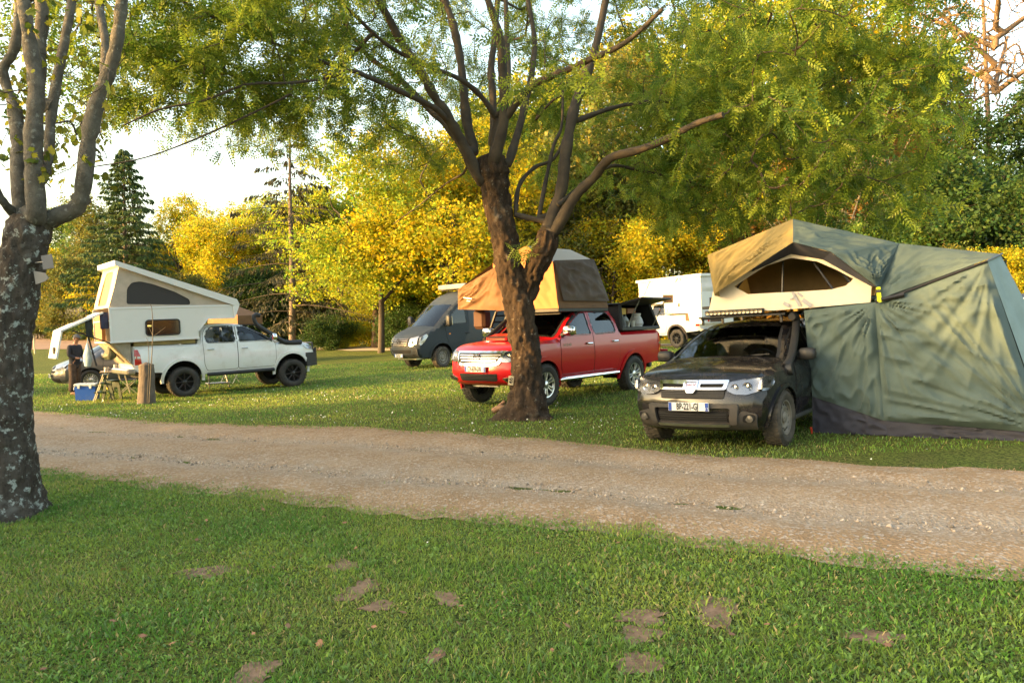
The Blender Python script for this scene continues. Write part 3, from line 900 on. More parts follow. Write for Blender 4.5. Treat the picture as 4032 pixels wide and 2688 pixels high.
def pickup(car, paint, dz, wr, style, tyre=M_RUB, glass=M_GLASS, hmat=M_CHROME, mirror=M_CHROME, flare=.03, flare_mat=None, ra=.455, detail=True, lampz=0, steer=0, track=.80, ww=.25):
    zc = .40 + dz * .8
    car.shape(HILUX_OUT, HILUX_PROF, HILUX_PLAN, HILUX_SILL, wheels=[(1.5425, zc, ra), (-1.5425, zc, ra)], dz=dz)
    wf, wr_ = up(rounded(WF, .05), dz), up(rounded(WR, .07), dz)
    car.body(paint, [wf, wr_], [(8, 10), (14, 15)])
    car.pane('windscreen', 8, 10, M_WIND); car.pane('rear_window', 14, 15, glass)
    car.lining(-1.05, 1.0, .62 + dz, [(.25, .38), (.25, -.38), (-.55, .38), (-.55, -.38)], (.95, 1.22 + dz))
    for sg in (1, -1):
        car.door(sg, up(rounded(DF, .06), dz), wf, paint, glass, (.14, 1.125 + dz), hmat)
        car.door(sg, up(rounded(DR, .06), dz), wr_, paint, glass, (-.80, 1.14 + dz), hmat)
        for xc in (1.5425, -1.5425): car.arch(sg, xc, zc, ra, .075, flare, flare_mat or paint)
        car.mirror(sg, .95, 1.39 + dz, 1.03, mirror)
        for xc in (1.5425, -1.5425): wheel(car, xc, sg * track, wr, style, ww, tyre=tyre, steer=steer if xc > 0 else 0)
        mb = MB(); car.side(mb, sg, up([(-2.735, .84), (-2.735, 1.24), (-2.66, 1.24), (-2.60, 1.09), (-2.575, .84)], dz), .012, .02, 0)
        o = mb.build('tail_lamp', M_RED, car.root)
        mb = MB(); car.side(mb, sg, up([(-2.735, 1.00), (-2.735, 1.07), (-2.61, 1.06), (-2.60, 1.01)], dz), .016, .01, 0); mb.build('reversing_lens', M_LAMPW, o)
    mb = MB(); mb.box(-2.768, -2.745, -.74, .74, .80 + dz, 1.33 + dz, 0, .01); o = mb.build('tailgate', paint, car.root)
    mb = MB(); mb.box(-2.79, -2.765, -.14, .14, 1.14 + dz, 1.20 + dz, 0, .01); mb.build('handle', M_BLACK, o)
    mb = MB(); mb.box(-2.93, -2.72, -.85, .85, .60 + dz, .74 + dz, 0, .03); mb.build('rear_bumper', M_ALLOY, car.root)
    return car


def pickup_face(car, paint, dz, txt, dep):
    """chrome grille, emblem, headlamps, bumper mouth and fog lamps of the red truck"""
    mb = MB()
    ring = up(rounded([(-.62, 1.075), (-.52, .83), (-.40, .80), (.40, .80), (.52, .83), (.62, 1.075)], .05), dz)
    hole = up(rounded([(-.55, 1.035), (-.47, .87), (-.38, .845), (.38, .845), (.47, .87), (.55, 1.035)], .04), dz)
    car.front(mb, ring, .028, .05, 0, [hole], dd=0)
    g = mb.build('grille', M_CHROME, car.root)
    mb = MB(); car.front(mb, hole, .004, 0, 0); mb.build('grille_mesh', M_GAP, g)
    for z in (.895, .945, .995):
        mb = MB(); w = .40 + (z - .85) * .75
        car.front(mb, up([(-w, z - .012), (w, z - .012), (w, z + .012), (-w, z + .012)], dz), .022, .018)
        mb.build('grille_bar', M_ALLOY, g)
    mb = MB(); x = car.X(0, .97 + dz) + .035
    el = lambda cy, cz, a, b, r: mb.tube([(x, cy + a * math.cos(t), .972 + dz + cz + b * math.sin(t)) for t in np.linspace(0, 2 * np.pi, 25)], r, 6, 0, False)
    el(0, 0, .082, .060, .009); el(0, 0, .026, .058, .007); el(0, .026, .056, .026, .007)
    mb.build('emblem', M_CHROME, g)
    for sg in (1, -1):
        mb = MB(); mir = lambda p: up([(sg * a, b) for a, b in p], dz)
        car.front(mb, mir(rounded([(.60, 1.07), (.52, .875), (.66, .86), (.80, .90), (.80, 1.08)], .03)), .012, .03, 0)
        car.side(mb, sg, up(rounded([(2.26, .90), (2.20, 1.06), (1.98, 1.135), (1.93, 1.10), (2.05, .96), (2.18, .90)], .03), dz), .012, .03, 0)
        h = mb.build('headlight', M_LAMPW, car.root)
        mb = MB(); car.front(mb, mir(rounded([(.60, 1.07), (.52, .875), (.66, .86), (.80, .90), (.80, 1.08)], .03)), .03, .018, 0); mb.build('lens', M_LENS, h)
        mb = MB(); xx = car.X(.66, .97 + dz); mb.lathe([(.055, -.01), (.05, .012), (.0, .018)], (xx + .005, sg * .66, .96 + dz), 'x', 14); mb.build('bulb', M_CHROME, h)
        mb = MB(); po = [(.56, .57), (.62, .50), (.80, .53), (.82, .60), (.78, .625)]
        car.front(mb, mir(po), .012, .02, 0, [mir(offset_poly(po, -.022))]); f = mb.build('fog_lamp', M_CHROME, car.root)
        mb = MB(); car.front(mb, mir(offset_poly(po, -.02)), .003, 0, 0); mb.build('fog_recess', M_GAP, f)
    mb = MB(); car.front(mb, up(rounded([(-.47, .66), (-.44, .52), (.44, .52), (.47, .66)], .03), dz), .004, 0, 0)
    b = mb.build('lower_grille', M_GAP, car.root)
    for z in (.55, .58, .61, .64):
        mb = MB(); car.front(mb, up([(-.45, z - .006), (.45, z - .006), (.45, z + .006), (-.45, z + .006)], dz), .008, .01); mb.build('slat', M_BLACK, b)
    mb = MB(); car.front(mb, up(rounded([(-.34, .455), (.34, .455), (.32, .40), (-.32, .40)], .02), dz), -.04, .03, 0); mb.build('skid_plate', M_ALLOY, car.root)
    car.plate(0, .745 + dz, txt, dep=dep)
# ------------------------------------------------------------------ cloth, campers and the vehicles themselves
vnoise = vn


def fbm(u, v, seed=0, o=4):
    r = 0; a = .5
    for k in range(o): r = r + a * (vnoise(u * 2 ** k, v * 2 ** k, seed + k) - .5); a *= .5
    return r


def cloth(mb, A, B, C, D, n=(24, 16), amp=.02, freq=(3, 8), ang=0., sag=0., seed=1, mi=0, pull=None, fade=.10):
    """one sheet of canvas between four corners (A-B one edge, D-C the opposite one), creased and sagging"""
    A, B, C, D = (np.array(q, float) for q in (A, B, C, D))
    nrm = np.cross(B - A, D - A) + np.cross(C - B, D - C)
    nrm /= np.linalg.norm(nrm) + 1e-9
    def fn(u, v):
        P = (1 - u)[..., None] * ((1 - v)[..., None] * A + v[..., None] * D) + u[..., None] * ((1 - v)[..., None] * B + v[..., None] * C)
        e = np.clip(np.minimum(np.minimum(u, 1 - u), np.minimum(v, 1 - v)) / fade, 0, 1)
        ca, sa = math.cos(ang), math.sin(ang); uu, vv = ca * u + sa * v, -sa * u + ca * v
        w = uu + .15 * fbm(u * 2, v * 2, seed + 9)
        rid = 1 - np.abs(2 * vnoise(w * freq[0], (vv + .1 * fbm(u * 3, v * 3, seed + 3)) * freq[1], seed) - 1)
        d = amp * (rid ** 1.6 - .4) + amp * .5 * fbm(u * 9, v * 9, seed + 5)
        if pull is not None:
            for (cu, cv, k, am) in pull:
                th = np.arctan2(v - cv, u - cu) * k; rr = np.hypot(u - cu, v - cv)
                d = d + am * (1 - np.abs(2 * vnoise(th, rr * 1.2, seed + 21) - 1)) * np.clip(rr * 4, 0, 1) * np.clip(1.25 - rr, 0, 1)
        P = P + ((d * e) + sag * 4 * (u * (1 - u) * v * (1 - v)) ** .75 * 2)[..., None] * nrm
        return P[..., 0], P[..., 1], P[..., 2]
    return mb.grid(fn, np.linspace(0, 1, n[0] + 1), np.linspace(0, 1, n[1] + 1), mi)


class Frame:
    """a vehicle's own axes: turns photograph pixels into points on planes of the vehicle"""
    def __init__(s, root):
        s.M = Matrix.LocRotScale(root.location, root.rotation_euler, None); s.I = np.array(s.M.inverted())
        s.o = (s.I @ np.array([0, 0, CAM_Z, 1]))[:3]

    def P(s, px, py, **k):
        q = (s.I @ np.append(at(px, py, 10.), 1))[:3] - s.o
        (ax, val), = k.items(); i = 'xyz'.index(ax)
        return s.o + q * ((val - s.o[i]) / q[i])


def twin(root, name, **tags):
    o = link(name, None, **tags); o.location = root.location; o.rotation_euler = root.rotation_euler; o.empty_display_size = .2
    return o


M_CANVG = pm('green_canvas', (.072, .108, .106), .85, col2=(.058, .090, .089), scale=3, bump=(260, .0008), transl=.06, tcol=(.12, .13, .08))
M_CANVSUN = pm('sunlit_canvas', (.28, .205, .075), .85, col2=(.22, .17, .07), scale=3, bump=(260, .0008), transl=.12)  # same fly canvas, with sunlit gold put into its colour
M_CREAM = pm('cream_canvas', (.62, .55, .44), .8, col2=(.55, .49, .40), scale=4, bump=(260, .0008))
M_NAVY = pm('navy_canvas', (.020, .021, .034), .8, col2=(.03, .031, .045), scale=5, bump=(200, .0012))
M_NAVY2 = pm('navy_lining', (.05, .055, .085), .8)
M_TAN = pm('tan_lining', (.30, .20, .10), .85, col2=(.23, .16, .08), scale=6)
M_BROWN = pm('brown_canvas', (.20, .100, .045), .8, col2=(.155, .080, .038), scale=3, bump=(260, .0008), transl=.08)
M_DBROWN = pm('dark_brown_canvas', (.105, .066, .045), .75, col2=(.075, .048, .033), scale=5, bump=(200, .001))
M_LGREY = pm('light_grey_canvas', (.50, .46, .43), .8, bump=(260, .0008))
M_BEIGE = pm('beige_canvas', (.50, .42, .34), .85, col2=(.42, .36, .29), scale=5, bump=(220, .001), transl=.06)
M_MESH = pm('insect_mesh', (.035, .032, .032), .75, bump=(400, .001))
M_POLE = pm('dark_pole', (.03, .03, .032), .4, .6)
M_YEL = pm('yellow_strap', (.65, .75, .02), .6)
M_PANEL = pm('camper_panel', (.66, .665, .65), .38, coat=.2, dirt=((.45, .42, .36), 1.6, .55, .95, .35))
M_TRIM = pm('camper_trim', (.70, .71, .71), .3)
M_WIN = pm('camper_window', (.018, .013, .011), .08, coat=1., col2=(.05, .02, .012), scale=2.5)
M_STEEL = pm('steel', (.45, .45, .46), .35, .8)
M_BROWNSUN = pm('sunlit_brown_canvas', (.40, .155, .055), .8, bump=(260, .0008))  # brown tent canvas with the sun's orange put into its colour
M_PRINT = pm('grey_print', (.30, .30, .33), .8)
M_WOODL = pm('locker_wood', (.32, .19, .09), .6, col2=(.24, .14, .07), scale=4)

# --- black estate car in front of the big green tent
dus = Car('parked_car', 3.47, 11.18, -126.6, label='muddy black car with silver grille bar parked in front of the green tent', category='car')
dus.zs = .935; dus.root.scale = (1, 1, .935)
dus.shape([(1.86, .27, .12, 0), (1.96, .36, .13, 0), (2.00, .50, .13, 0), (1.99, .66, .13, 0), (1.94, .80, .13, 0), (1.87, .93, .12, .01), (1.76, 1.005, .08, .04), (1.40, 1.065, 0, .06),
           (.98, 1.125, .14, .05), (.55, 1.365, .10, .03), (.17, 1.525, .06, .03), (-.10, 1.59, 0, .03), (-.6, 1.615, 0, .03), (-1.3, 1.59, 0, .03), (-1.72, 1.53, -.04, .02),
           (-1.98, 1.15, -.08, 0), (-2.07, 1.0, -.08, 0), (-2.10, .7, -.08, 0), (-2.06, .42, -.06, 0), (-2.0, .36, 0, 0)],
          [(.18, .78), (.27, .82), (.42, .87), (.60, .90), (.78, .912), (.93, .905), (1.05, .88), (1.14, .85), (1.3, .78), (1.5, .68), (1.64, .60)],
          [(2.1, .86), (1.98, .90), (1.8, .945), (1.5, .985), (1.2, 1), (-1.5, 1), (-2.1, .93)], [(1.80, .27), (1.0, .30), (-.9, .30), (-1.9, .36)], r=.085,
          wheels=[(1.336, .37, .405), (-1.336, .37, .405)])
wfd = rounded([(.76, 1.16), (-.05, 1.16), (-.05, 1.485), (.12, 1.48), (.42, 1.355)], .05); wrd = rounded([(-.13, 1.16), (-.95, 1.18), (-1.02, 1.3), (-.92, 1.47), (-.13, 1.49)], .06)
dus.body(M_BLACKP, [wfd, wrd], [(8, 10), (14, 15)], vin=.93)
dus.pane('windscreen', 8, 10, M_WIND, .93); dus.pane('rear_window', 14, 15, M_GLASS, .88)
dus.lining(-1.5, .9, .45, [(.1, .36), (.1, -.36), (-.8, .36), (-.8, -.36)], (.85, 1.06))
for sg in (1, -1):
    dus.door(sg, rounded([(.90, .42), (-.08, .42), (-.08, 1.53), (.14, 1.52), (.52, 1.37), (.86, 1.19), (.93, 1.05), (.93, .70)], .06), wfd, M_BLACKP, M_GLASS, (.08, 1.0), M_BLACK)
    dus.door(sg, rounded([(-.10, .42), (-.80, .42), (-.92, .66), (-1.06, .80), (-1.08, 1.3), (-.97, 1.49), (-.10, 1.53)], .06), wrd, M_BLACKP, M_GLASS, (-.86, 1.02), M_BLACK)
    for xc in (1.336, -1.336):
        dus.arch(sg, xc, .37, .405, .055, .022, M_BLACKP)
        wheel(dus, xc, sg * .80, .35, 'steel', .215, tyre=M_RUBDIRT)
    dus.mirror(sg, .66, 1.16, .99, M_BLACK, w=.115, h=.085)
    mir = lambda p: [(sg * a, b) for a, b in p]
    hl = rounded([(.425, .90), (.43, .80), (.52, .755), (.66, .745), (.80, .79), (.80, .955), (.60, .935)], .03)
    mb = MB(); dus.front(mb, mir(hl), .012, .03, 0)
    dus.side(mb, sg, rounded([(1.98, .80), (1.93, .945), (1.72, .97), (1.66, .93), (1.74, .84), (1.90, .785)], .03), .008, .03, 0)
    h = mb.build('headlight', M_LAMPW, dus.root)
    mb = MB(); dus.front(mb, mir(hl), .03, .018, 0); dus.side(mb, sg, rounded([(1.98, .80), (1.93, .945), (1.72, .97), (1.66, .93), (1.74, .84), (1.90, .785)], .03), .024, .02, 0); mb.build('lens', M_LENS, h)
    for (yy, zz, rr) in ((.52, .835, .048), (.655, .84, .060)):
        mb = MB(); mb.lathe([(rr, 0), (rr * .92, .02), (rr * .55, .008), (0, .014)], (dus.X(yy, zz) + .004, sg * yy, zz), 'x', 16); mb.build('bulb', M_CHROME, h)
    fg = [(.60, .40), (.69, .385), (.755, .44), (.745, .50), (.62, .49)]
    mb = MB(); dus.front(mb, mir(rounded(fg, .03)), .016, 0, 0); f = mb.build('fog_lamp', M_GAP, dus.root)
    mb = MB(); mb.lathe([(.048, 0), (.045, .018), (0, .026)], (dus.X(.68, .44) + .014, sg * .68, .44), 'x', 14); mb.build('lens', M_SPOT, f)
    mb = MB(); dus.side(mb, sg, [(-2.07, .78), (-2.05, 1.06), (-1.92, 1.06), (-1.90, .80)], .012, .02, 0); mb.build('tail_lamp', M_RED, dus.root)
    mb = MB(); mb.beam((.93, sg * .80, .30), (-.93, sg * .80, .30), .13, .07, 0, .03); mb.build('side_step', M_ALLOY, dus.root)
# grille: silver bar with two slots, shield emblem, slats below
bar = rounded([(-.455, .935), (-.425, .815), (.425, .815), (.455, .935)], .02)
mb = MB(); slots = [rounded([(sg * .40, .888), (sg * .385, .842), (sg * .11, .842), (sg * .11, .888)], .012) for sg in (1, -1)]
dus.front(mb, bar, .035, .04, 0, slots); g = mb.build('grille_bar', M_CHROME, dus.root)
for q in slots: mb = MB(); dus.front(mb, q, .006, 0, 0); mb.build('grille_slot', M_GAP, g)
sh = rounded([(-.088, .935), (-.078, .835), (-.045, .775), (.045, .775), (.078, .835), (.088, .935)], .02)
mb = MB(); dus.front(mb, sh, .06, .04, 0, [offset_poly(sh, -.020)]); dus.front(mb, offset_poly(sh, -.018), .045, 0, 0)
e = mb.build('emblem', M_CHROME, g)
text_mesh('DACIA', .05, lambda u, v, d: (dus.X(u, .87) + .048 + d, u, .878 + v), pm('emblem_ink', (.3, .06, .06), .5), 'emblem_lettering', e, bold=.001)
mb = MB(); dus.front(mb, offset_poly(sh, -.03)[:], .040, 0, 0)
mb = MB(); dus.front(mb, rounded([(-.42, .805), (-.405, .70), (.405, .70), (.42, .805)], .02), .006, 0, 0); g2 = mb.build('upper_grille', M_GAP, dus.root)
for z in (.722, .745, .768, .79):
    mb = MB(); dus.front(mb, [(-.405, z - .006), (.405, z - .006), (.405, z + .006), (-.405, z + .006)], .016, .012); mb.build('slat', M_BLACK, g2)
mb = MB()   # grey plastic lower bumper with its raised handle shape
dus.front(mb, rounded([(-.77, .50), (-.74, .29), (.74, .29), (.77, .50), (.60, .55), (.52, .40), (-.52, .40), (-.60, .55)], .03), .010, .02, 0)
bp = mb.build('bumper_guard', M_GREYPL, dus.root)
mb = MB(); hd = rounded([(-.58, .635), (-.545, .36), (-.46, .36), (-.49, .585), (.49, .585), (.46, .36), (.545, .36), (.58, .635)], .04); dus.front(mb, hd, .045, .06, 0); mb.build('handle_bar', M_GREYPL, bp)
mb = MB(); dus.front(mb, rounded([(-.455, .535), (-.43, .375), (.43, .375), (.455, .535)], .02), .008, 0, 0); lg = mb.build('lower_grille', M_GAP, dus.root)
for z in (.41, .44, .47, .50):
    mb = MB(); dus.front(mb, [(-.43, z - .005), (.43, z - .005), (.43, z + .005), (-.43, z + .005)], .014, .01); mb.build('slat', M_BLACK, lg)
mb = MB(); dus.front(mb, rounded([(-.46, .372), (-.45, .335), (.45, .335), (.46, .372)], .01), .05, .05, 0); mb.build('skid_bar', M_ALLOY, dus.root)
dus.plate(0, .605, 'BP-221-GJ', dep='17', dx=.06)
# snorkel up the windscreen pillar
mb = MB(); sn = catmull([(1.12, .86, 1.02), (1.06, .87, 1.08), (.86, .85, 1.17), (.55, .80, 1.36), (.25, .735, 1.53), (.16, .72, 1.60)], 4)
mb.tube(sn, np.interp(np.linspace(0, 1, len(sn)), [0, .1, .25, 1], [.07, .06, .05, .05]), 10)
mb.tube([(.16, .72, 1.58), (.17, .71, 1.65), (.24, .70, 1.68), (.30, .70, 1.67)], [.05, .06, .065, .05], 10)
mb.tube([(1.13, .86, .98), (1.12, .93, .99)], [.085, .08], 12); mb.build('snorkel', M_BLACK, dus.root, 50)
mb = MB()  # roof rack and wipers
for sg in (1, -1): mb.beam((.35, sg * .56, 1.70), (-1.35, sg * .56, 1.70), .04, .04, 0, .01)
for x in (.30, -.45, -1.25):
    mb.beam((x, -.62, 1.715), (x, .62, 1.715), .05, .03, 0, .008)
    for sg in (1, -1): mb.beam((x, sg * .56, 1.60), (x, sg * .56, 1.70), .03, .03)
mb.build('roof_rack', M_BLACK, dus.root)
mb = MB()
for y0, y1 in ((-.45, .25), (.12, .62)): mb.beam((1.07, y0, 1.165), (1.03, y1, 1.19), .018, .014)
mb.tube([(.12, .05, 1.60), (.0, .06, 1.72)], .006, 5); mb.build('wiper', M_BLACK, dus.root)
# light bar under the tent
lb = twin(dus.root, 'light_bar', label='long row of small spot lights mounted under the front of the green roof tent', category='light bar')
mb = MB(); mb.box(.30, .37, -.50, .34, 1.625, 1.70, 0, .012); mb.build('housing', M_BLACK, lb)
for k in range(14):
    mb = MB(); yy = -.46 + k * .0585; mb.lathe([(.026, 0), (.027, .012), (.01, .004), (0, .004)], (.37, yy, 1.662), 'x', 10); mb.build('spot', pm('amber_spot', (.30, .25, .18), .25, .5), lb)

# --- green roof tent on that car and its annex
fr = Frame(dus.root)
XW = .30
tent = twin(dus.root, 'roof_tent', label='green and cream roof tent with open window standing on the black car', category='tent')
P = fr.P
wl_ = lambda px, py: tuple(P(px, py, x=XW)[1:])
wall = [wl_(2790, 1228), wl_(2810, 1140), wl_(2960, 1040), wl_(3118, 940), wl_(3260, 985), wl_(3400, 1080), wl_(3432, 1120), wl_(3428, 1190), wl_(3250, 1206), wl_(3050, 1222)]
hole = [wl_(2890, 1128), wl_(2955, 1085), wl_(3020, 1045), wl_(3115, 1015), wl_(3220, 1030), wl_(3300, 1065), wl_(3360, 1098), wl_(3330, 1125), wl_(3270, 1140), wl_(3100, 1150), wl_(2945, 1158)]
mb = MB(); Pq, Tq = patch2d(wall, [hole], .05)
wv = lambda y, z, d: (XW + d + .012 * (float(fbm(np.array(y * 3.), np.array(z * 7.), 4)) * 2) + .04 * max(0, 1.85 - z), y, z)
mb.skin(Pq, Tq, wv, 0, .006); mb.build('front_wall', M_CREAM, tent, 60)
mb = MB()     # far inside: tan back wall, floor and poles
zf = 1.74
cloth(mb, (-1.0, -.6, zf), (-1.0, 1.6, zf + .05), (-1.0, 1.5, 2.5), (-1.0, -.5, 2.6), amp=.05, freq=(4, 3), seed=3); mb.build('lining', M_TAN, tent, 60)
mb = MB(); mb.box(-1.05, .27, -.58, 1.62, 1.725, 1.765, 0, .01); mb.build('floor', M_BLACK, tent)
mb = MB()
for a, b in (((.22, -.25, 1.78), (.05, .55, 2.80)), ((.20, .55, 1.80), (.05, .58, 2.85)), ((.22, 1.25, 1.85), (.05, .62, 2.80)), ((.2, 1.5, 1.85), (.1, 1.0, 2.6))): mb.tube([a, b], .016, 6)
mb.build('pole', M_POLE, tent)
TL = P(2785, 1005, x=.55); RP = P(3122, 862, x=.18); AP = P(3122, 953, x=.62); TIE = P(2812, 1158, x=.50); RR = P(3540, 958, x=-.05); ST = P(3452, 1128, x=.42); ARC = P(3270, 990, x=.60); SB = P(3440, 1190, x=.40)
LM = (TL + RP) / 2
mb = MB(); cloth(mb, TIE, AP, RP, TL, (50, 36), .03, (3, 10), .9, .0, 11, pull=[(0, 0, 12, .09)]); fl = mb.build('fly_sheet', M_CANVSUN, tent, 60); fl['label'] = 'left panel of the fly sheet with sunlit gold put into its colour'
mb = MB(); cloth(mb, AP, ARC, RR, RP, (40, 30), .035, (3, 8), .5, .0, 12); cloth(mb, ARC, ST, ST + (RR - ST) * .45, RR, (36, 36), .03, (3, 8), .3, 0, 13, pull=[(1, 0, 10, .09)], fade=.06); mb.build('fly_sheet', M_CANVG, tent, 60)
mb = MB(); q = np.array([.30, 0, .0]); cloth(mb, AP - (0, 0, .01), ARC - (0, 0, .01), P(3240, 1022, x=.32), P(3115, 1000, x=.32), (10, 6), .006); cloth(mb, ARC - (0, 0, .01), ST - (0, 0, .01), P(3425, 1125, x=.32), P(3240, 1022, x=.32), (10, 6), .006)
cloth(mb, P(2960, 1070, x=.32), P(3115, 1000, x=.32), AP - (0, 0, .01), P(2965, 1050, x=.56), (10, 6), .006); mb.build('window_awning', M_NAVY2, tent, 60)
BL, BR = np.array([-1.25, TL[1] - .05, TL[2] - .1]), np.array([-1.35, ST[1], ST[2]]); RB = np.array([-1.1, RP[1], RP[2] - .03]); RRB = np.array([-1.2, RR[1], RR[2] - .02])
mb = MB(); cloth(mb, TL, RP, RB, BL, (16, 12), .015); cloth(mb, RP, RR, RRB, RB, (20, 10), .015); mb.build('fly_roof', M_CANVG, tent, 60)
mb = MB(); cloth(mb, BL, RB, RB - (0.05, 0, .8), BL - (-.1, 0, .7), (14, 10), .02); cloth(mb, RB, BR, BR - (0, 0, .3), RB - (0.05, 0, .8), (14, 10), .02); mb.build('back_wall', M_CANVG, tent, 60)
mb = MB(); cloth(mb, TIE - (0, 0, .02), TL, BL, np.array([-1.2, TIE[1], 1.75]), (10, 14), .02); mb.build('end_wall', M_CANVSUN, tent, 60)
mb = MB(); s0, s1 = P(3458, 1130, x=.44), P(3464, 1190, x=.44); mb.beam(s0, s1, .05, .012, 0, .003, up=(1, 0, 0)); st = mb.build('strap', M_YEL, tent)
mb = MB(); mb.box(s0[0] - .012, s0[0] + .02, s0[1] - .028, s0[1] + .028, s0[2] - .07, s0[2] - .03, 0, .004); mb.build('buckle', M_BLACK, st)
mb = MB()   # grey print of a jumping figure on the cream wall, shown as loose strokes
for a, b, w in (((3120, 1150), (3150, 1205), 16), ((3135, 1165), (3110, 1180), 9), ((3085, 1192), (3108, 1205), 20), ((3160, 1180), (3195, 1205), 24), ((3140, 1152), (3160, 1168), 12)):
    p0, p1 = P(*a, x=XW + .03), P(*b, x=XW + .03); mb.beam(p0, p1, w * .0022, .004, up=(1, 0, 0))
mb.build('print', M_PRINT, tent)

annex = twin(dus.root, 'tent_annex', label='large dark green canvas annex room hanging below the roof tent beside the black car', category='tent')
XA = .26
a_tl, a_s, a_tr = P(3165, 1222, x=XA), P(3445, 1190, x=XA + .12), P(3888, 1028, x=XA - .05)
a_bl, a_br = P(3198, 1600, x=XA + .02), P(4120, 1705, x=XA + .15); a_bm = P(3480, 1655, x=XA + .10)
mb = MB()
cloth(mb, P(3198, 1560, x=XA + .02), a_bm, a_s, a_tl, (60, 60), .05, (4, 9), .9, .02, 31, pull=[(1, 1, 9, .09)], fade=.05)
cloth(mb, a_bm, a_br, a_tr, a_s, (90, 70), .055, (3, 11), -.35, .03, 32, pull=[(0, 1, 11, .09), (1, 0, 12, .11), (1, 1, 8, .07)], fade=.05)
mb.build('front_wall', M_CANVG, annex, 60)
g0, g1, g2 = P(3200, 1702, x=XA + .02), P(3500, 1715, x=XA + .13), P(4140, 1752, x=XA + .18)
mb = MB(); cloth(mb, g0, g1, a_bm - (.02, 0, 0), P(3198, 1555, x=XA), (40, 14), .04, (6, 4), 0, 0, 41, fade=.03); cloth(mb, g1, g2, a_br - (.02, 0, 0), a_bm - (.02, 0, 0), (60, 12), .04, (10, 3), 0, 0, 42, fade=.03); mb.build('ground_skirt', M_NAVY, annex, 60)
e_t, e_t2 = P(3905, 1022, x=XA - .05), P(3938, 1000, x=XA - .65)
mb = MB(); cloth(mb, a_s + (0.02, 0, .02), a_tr + (.02, 0, .02), e_t2, RR, (50, 26), .035, (3, 6), .2, .02, 51, pull=[(0, 0, 9, .06)]); cloth(mb, a_s + (.02, 0, .02), RR, RR + (0, -.02, 0), ST, (14, 14), .016, (3, 5), .4, 0, 52)
cloth(mb, RR, e_t2, e_t2 + (-.9, .0, -.05), RRB, (20, 8), .015); mb.build('canopy', M_CANVG, annex, 60)
mb = MB(); mb.tube([P(3448, 1192, x=.44), a_tr + (.03, 0, .0), e_t2 + (.0, .02, 0)], .014, 6); mb.tube([P(3470, 1180, x=.45), P(3560, 1160, x=.42)], .03, 6); mb.build('pole', M_POLE, annex)
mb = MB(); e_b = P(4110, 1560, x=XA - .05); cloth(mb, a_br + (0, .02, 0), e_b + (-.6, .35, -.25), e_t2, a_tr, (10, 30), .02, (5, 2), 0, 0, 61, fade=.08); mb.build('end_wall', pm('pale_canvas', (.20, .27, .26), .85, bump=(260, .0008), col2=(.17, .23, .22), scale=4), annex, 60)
mb = MB(); mb.tube([P(3945, 1160, x=XA - .6), P(4000, 1320, x=XA - .6), P(4060, 1520, x=XA - .6)], .07, 8); mb.build('rolled_door', M_BLACK, annex)
mb = MB(); cloth(mb, a_tl, P(3198, 1560, x=XA + .02), np.array([-1.2, .85, .3]), np.array([-1.2, .75, 1.7]), (14, 14), .02, seed=71); cloth(mb, np.array([-1.3, .85, .1]), np.array([-1.4, 3.0, .25]), e_t2 + (-.9, .0, -.05), np.array([-1.2, .75, 2.0]), (14, 14), .02, seed=72); mb.build('back_wall', M_CANVG, annex, 60)
mb = MB(); pg = P(3197, 1700, x=XA + .06); mb.tube([pg + (0, 0, -.05), pg + (.02, 0, .07)], .012, 6); mb.tube([pg + (.02, 0, .06), pg + (.05, 0, .06)], .012, 6)
mb.build('tent_peg', pm('peg_red', (.5, .05, .02), .4), annex)
# --- red pickup with the brown roof tent
red = Car('pickup_truck', 0.96, 16.16, -130.3, pitch=-.03, label='red pickup truck with chrome grille and open black canopy behind the big tree', category='pickup truck')
pickup(red, M_REDP, -.02, .388, 'twin', glass=M_GLASSD)
pickup_face(red, M_REDP, -.02, 'CV-839-DX', '')
for sg in (1, -1):
    mb = MB(); mb.tube([(1.02, sg * .84, .44), (.95, sg * .93, .46), (-.85, sg * .93, .47), (-.95, sg * .84, .46)], .042, 10); o = mb.build('side_step', M_CHROME, red.root)
    mb = MB(); mb.beam((.95, sg * .88, .455), (-.85, sg * .88, .462), .16, .05, 0, .02); mb.build('step_plate', M_BLACK, o)
text_mesh('3.0 D-4D', .07, lambda u, v, d: (.86 - u, red.Y(.86, 1.05) + .008 + d, 1.10 + v), M_LAMPW, 'badge', red.root, bold=.001)
mb = MB(); mb.prism(rounded([(1.90, -.26), (1.90, .26), (1.50, .34), (1.50, -.34)], .05), lambda u, v, d: (u, v, np.interp(u, [1.5, 1.9], [1.315, 1.245]) + d), -.02, .035); sc_ = mb.build('bonnet_scoop', M_REDP, red.root)
mb = MB(); mb.prism([(1.905, -.22), (1.905, .22), (1.80, .23), (1.80, -.23)], lambda u, v, d: (u, v, np.interp(u, [1.5, 1.9], [1.317, 1.247]) + d), .02, .037); mb.build('scoop_mouth', M_GAP, sc_)
mb = MB(); sn = catmull([(1.30, -.84, 1.22), (1.12, -.86, 1.30), (.75, -.84, 1.52), (.45, -.79, 1.72), (.36, -.77, 1.86), (.38, -.76, 1.94)], 4); mb.tube(sn, .045, 10); mb.tube([(.36, -.77, 1.92), (.37, -.77, 1.99), (.46, -.77, 2.02)], [.05, .06, .06], 10); mb.build('snorkel', M_BLACK, red.root, 50)
mb = MB(); mb.beam((-2.72, 0, .52), (-3.02, 0, .50), .09, .08, 0, .01); mb.box(-3.05, -2.93, -.45, .45, .44, .56, 0, .02); mb.build('tow_bar', M_BLACK, red.root)
mb = MB(); mb.box(-2.98, -2.93, .56, .92, .80, .86, 0, .015); mb.build('marker_lamp', M_RED, red.root)
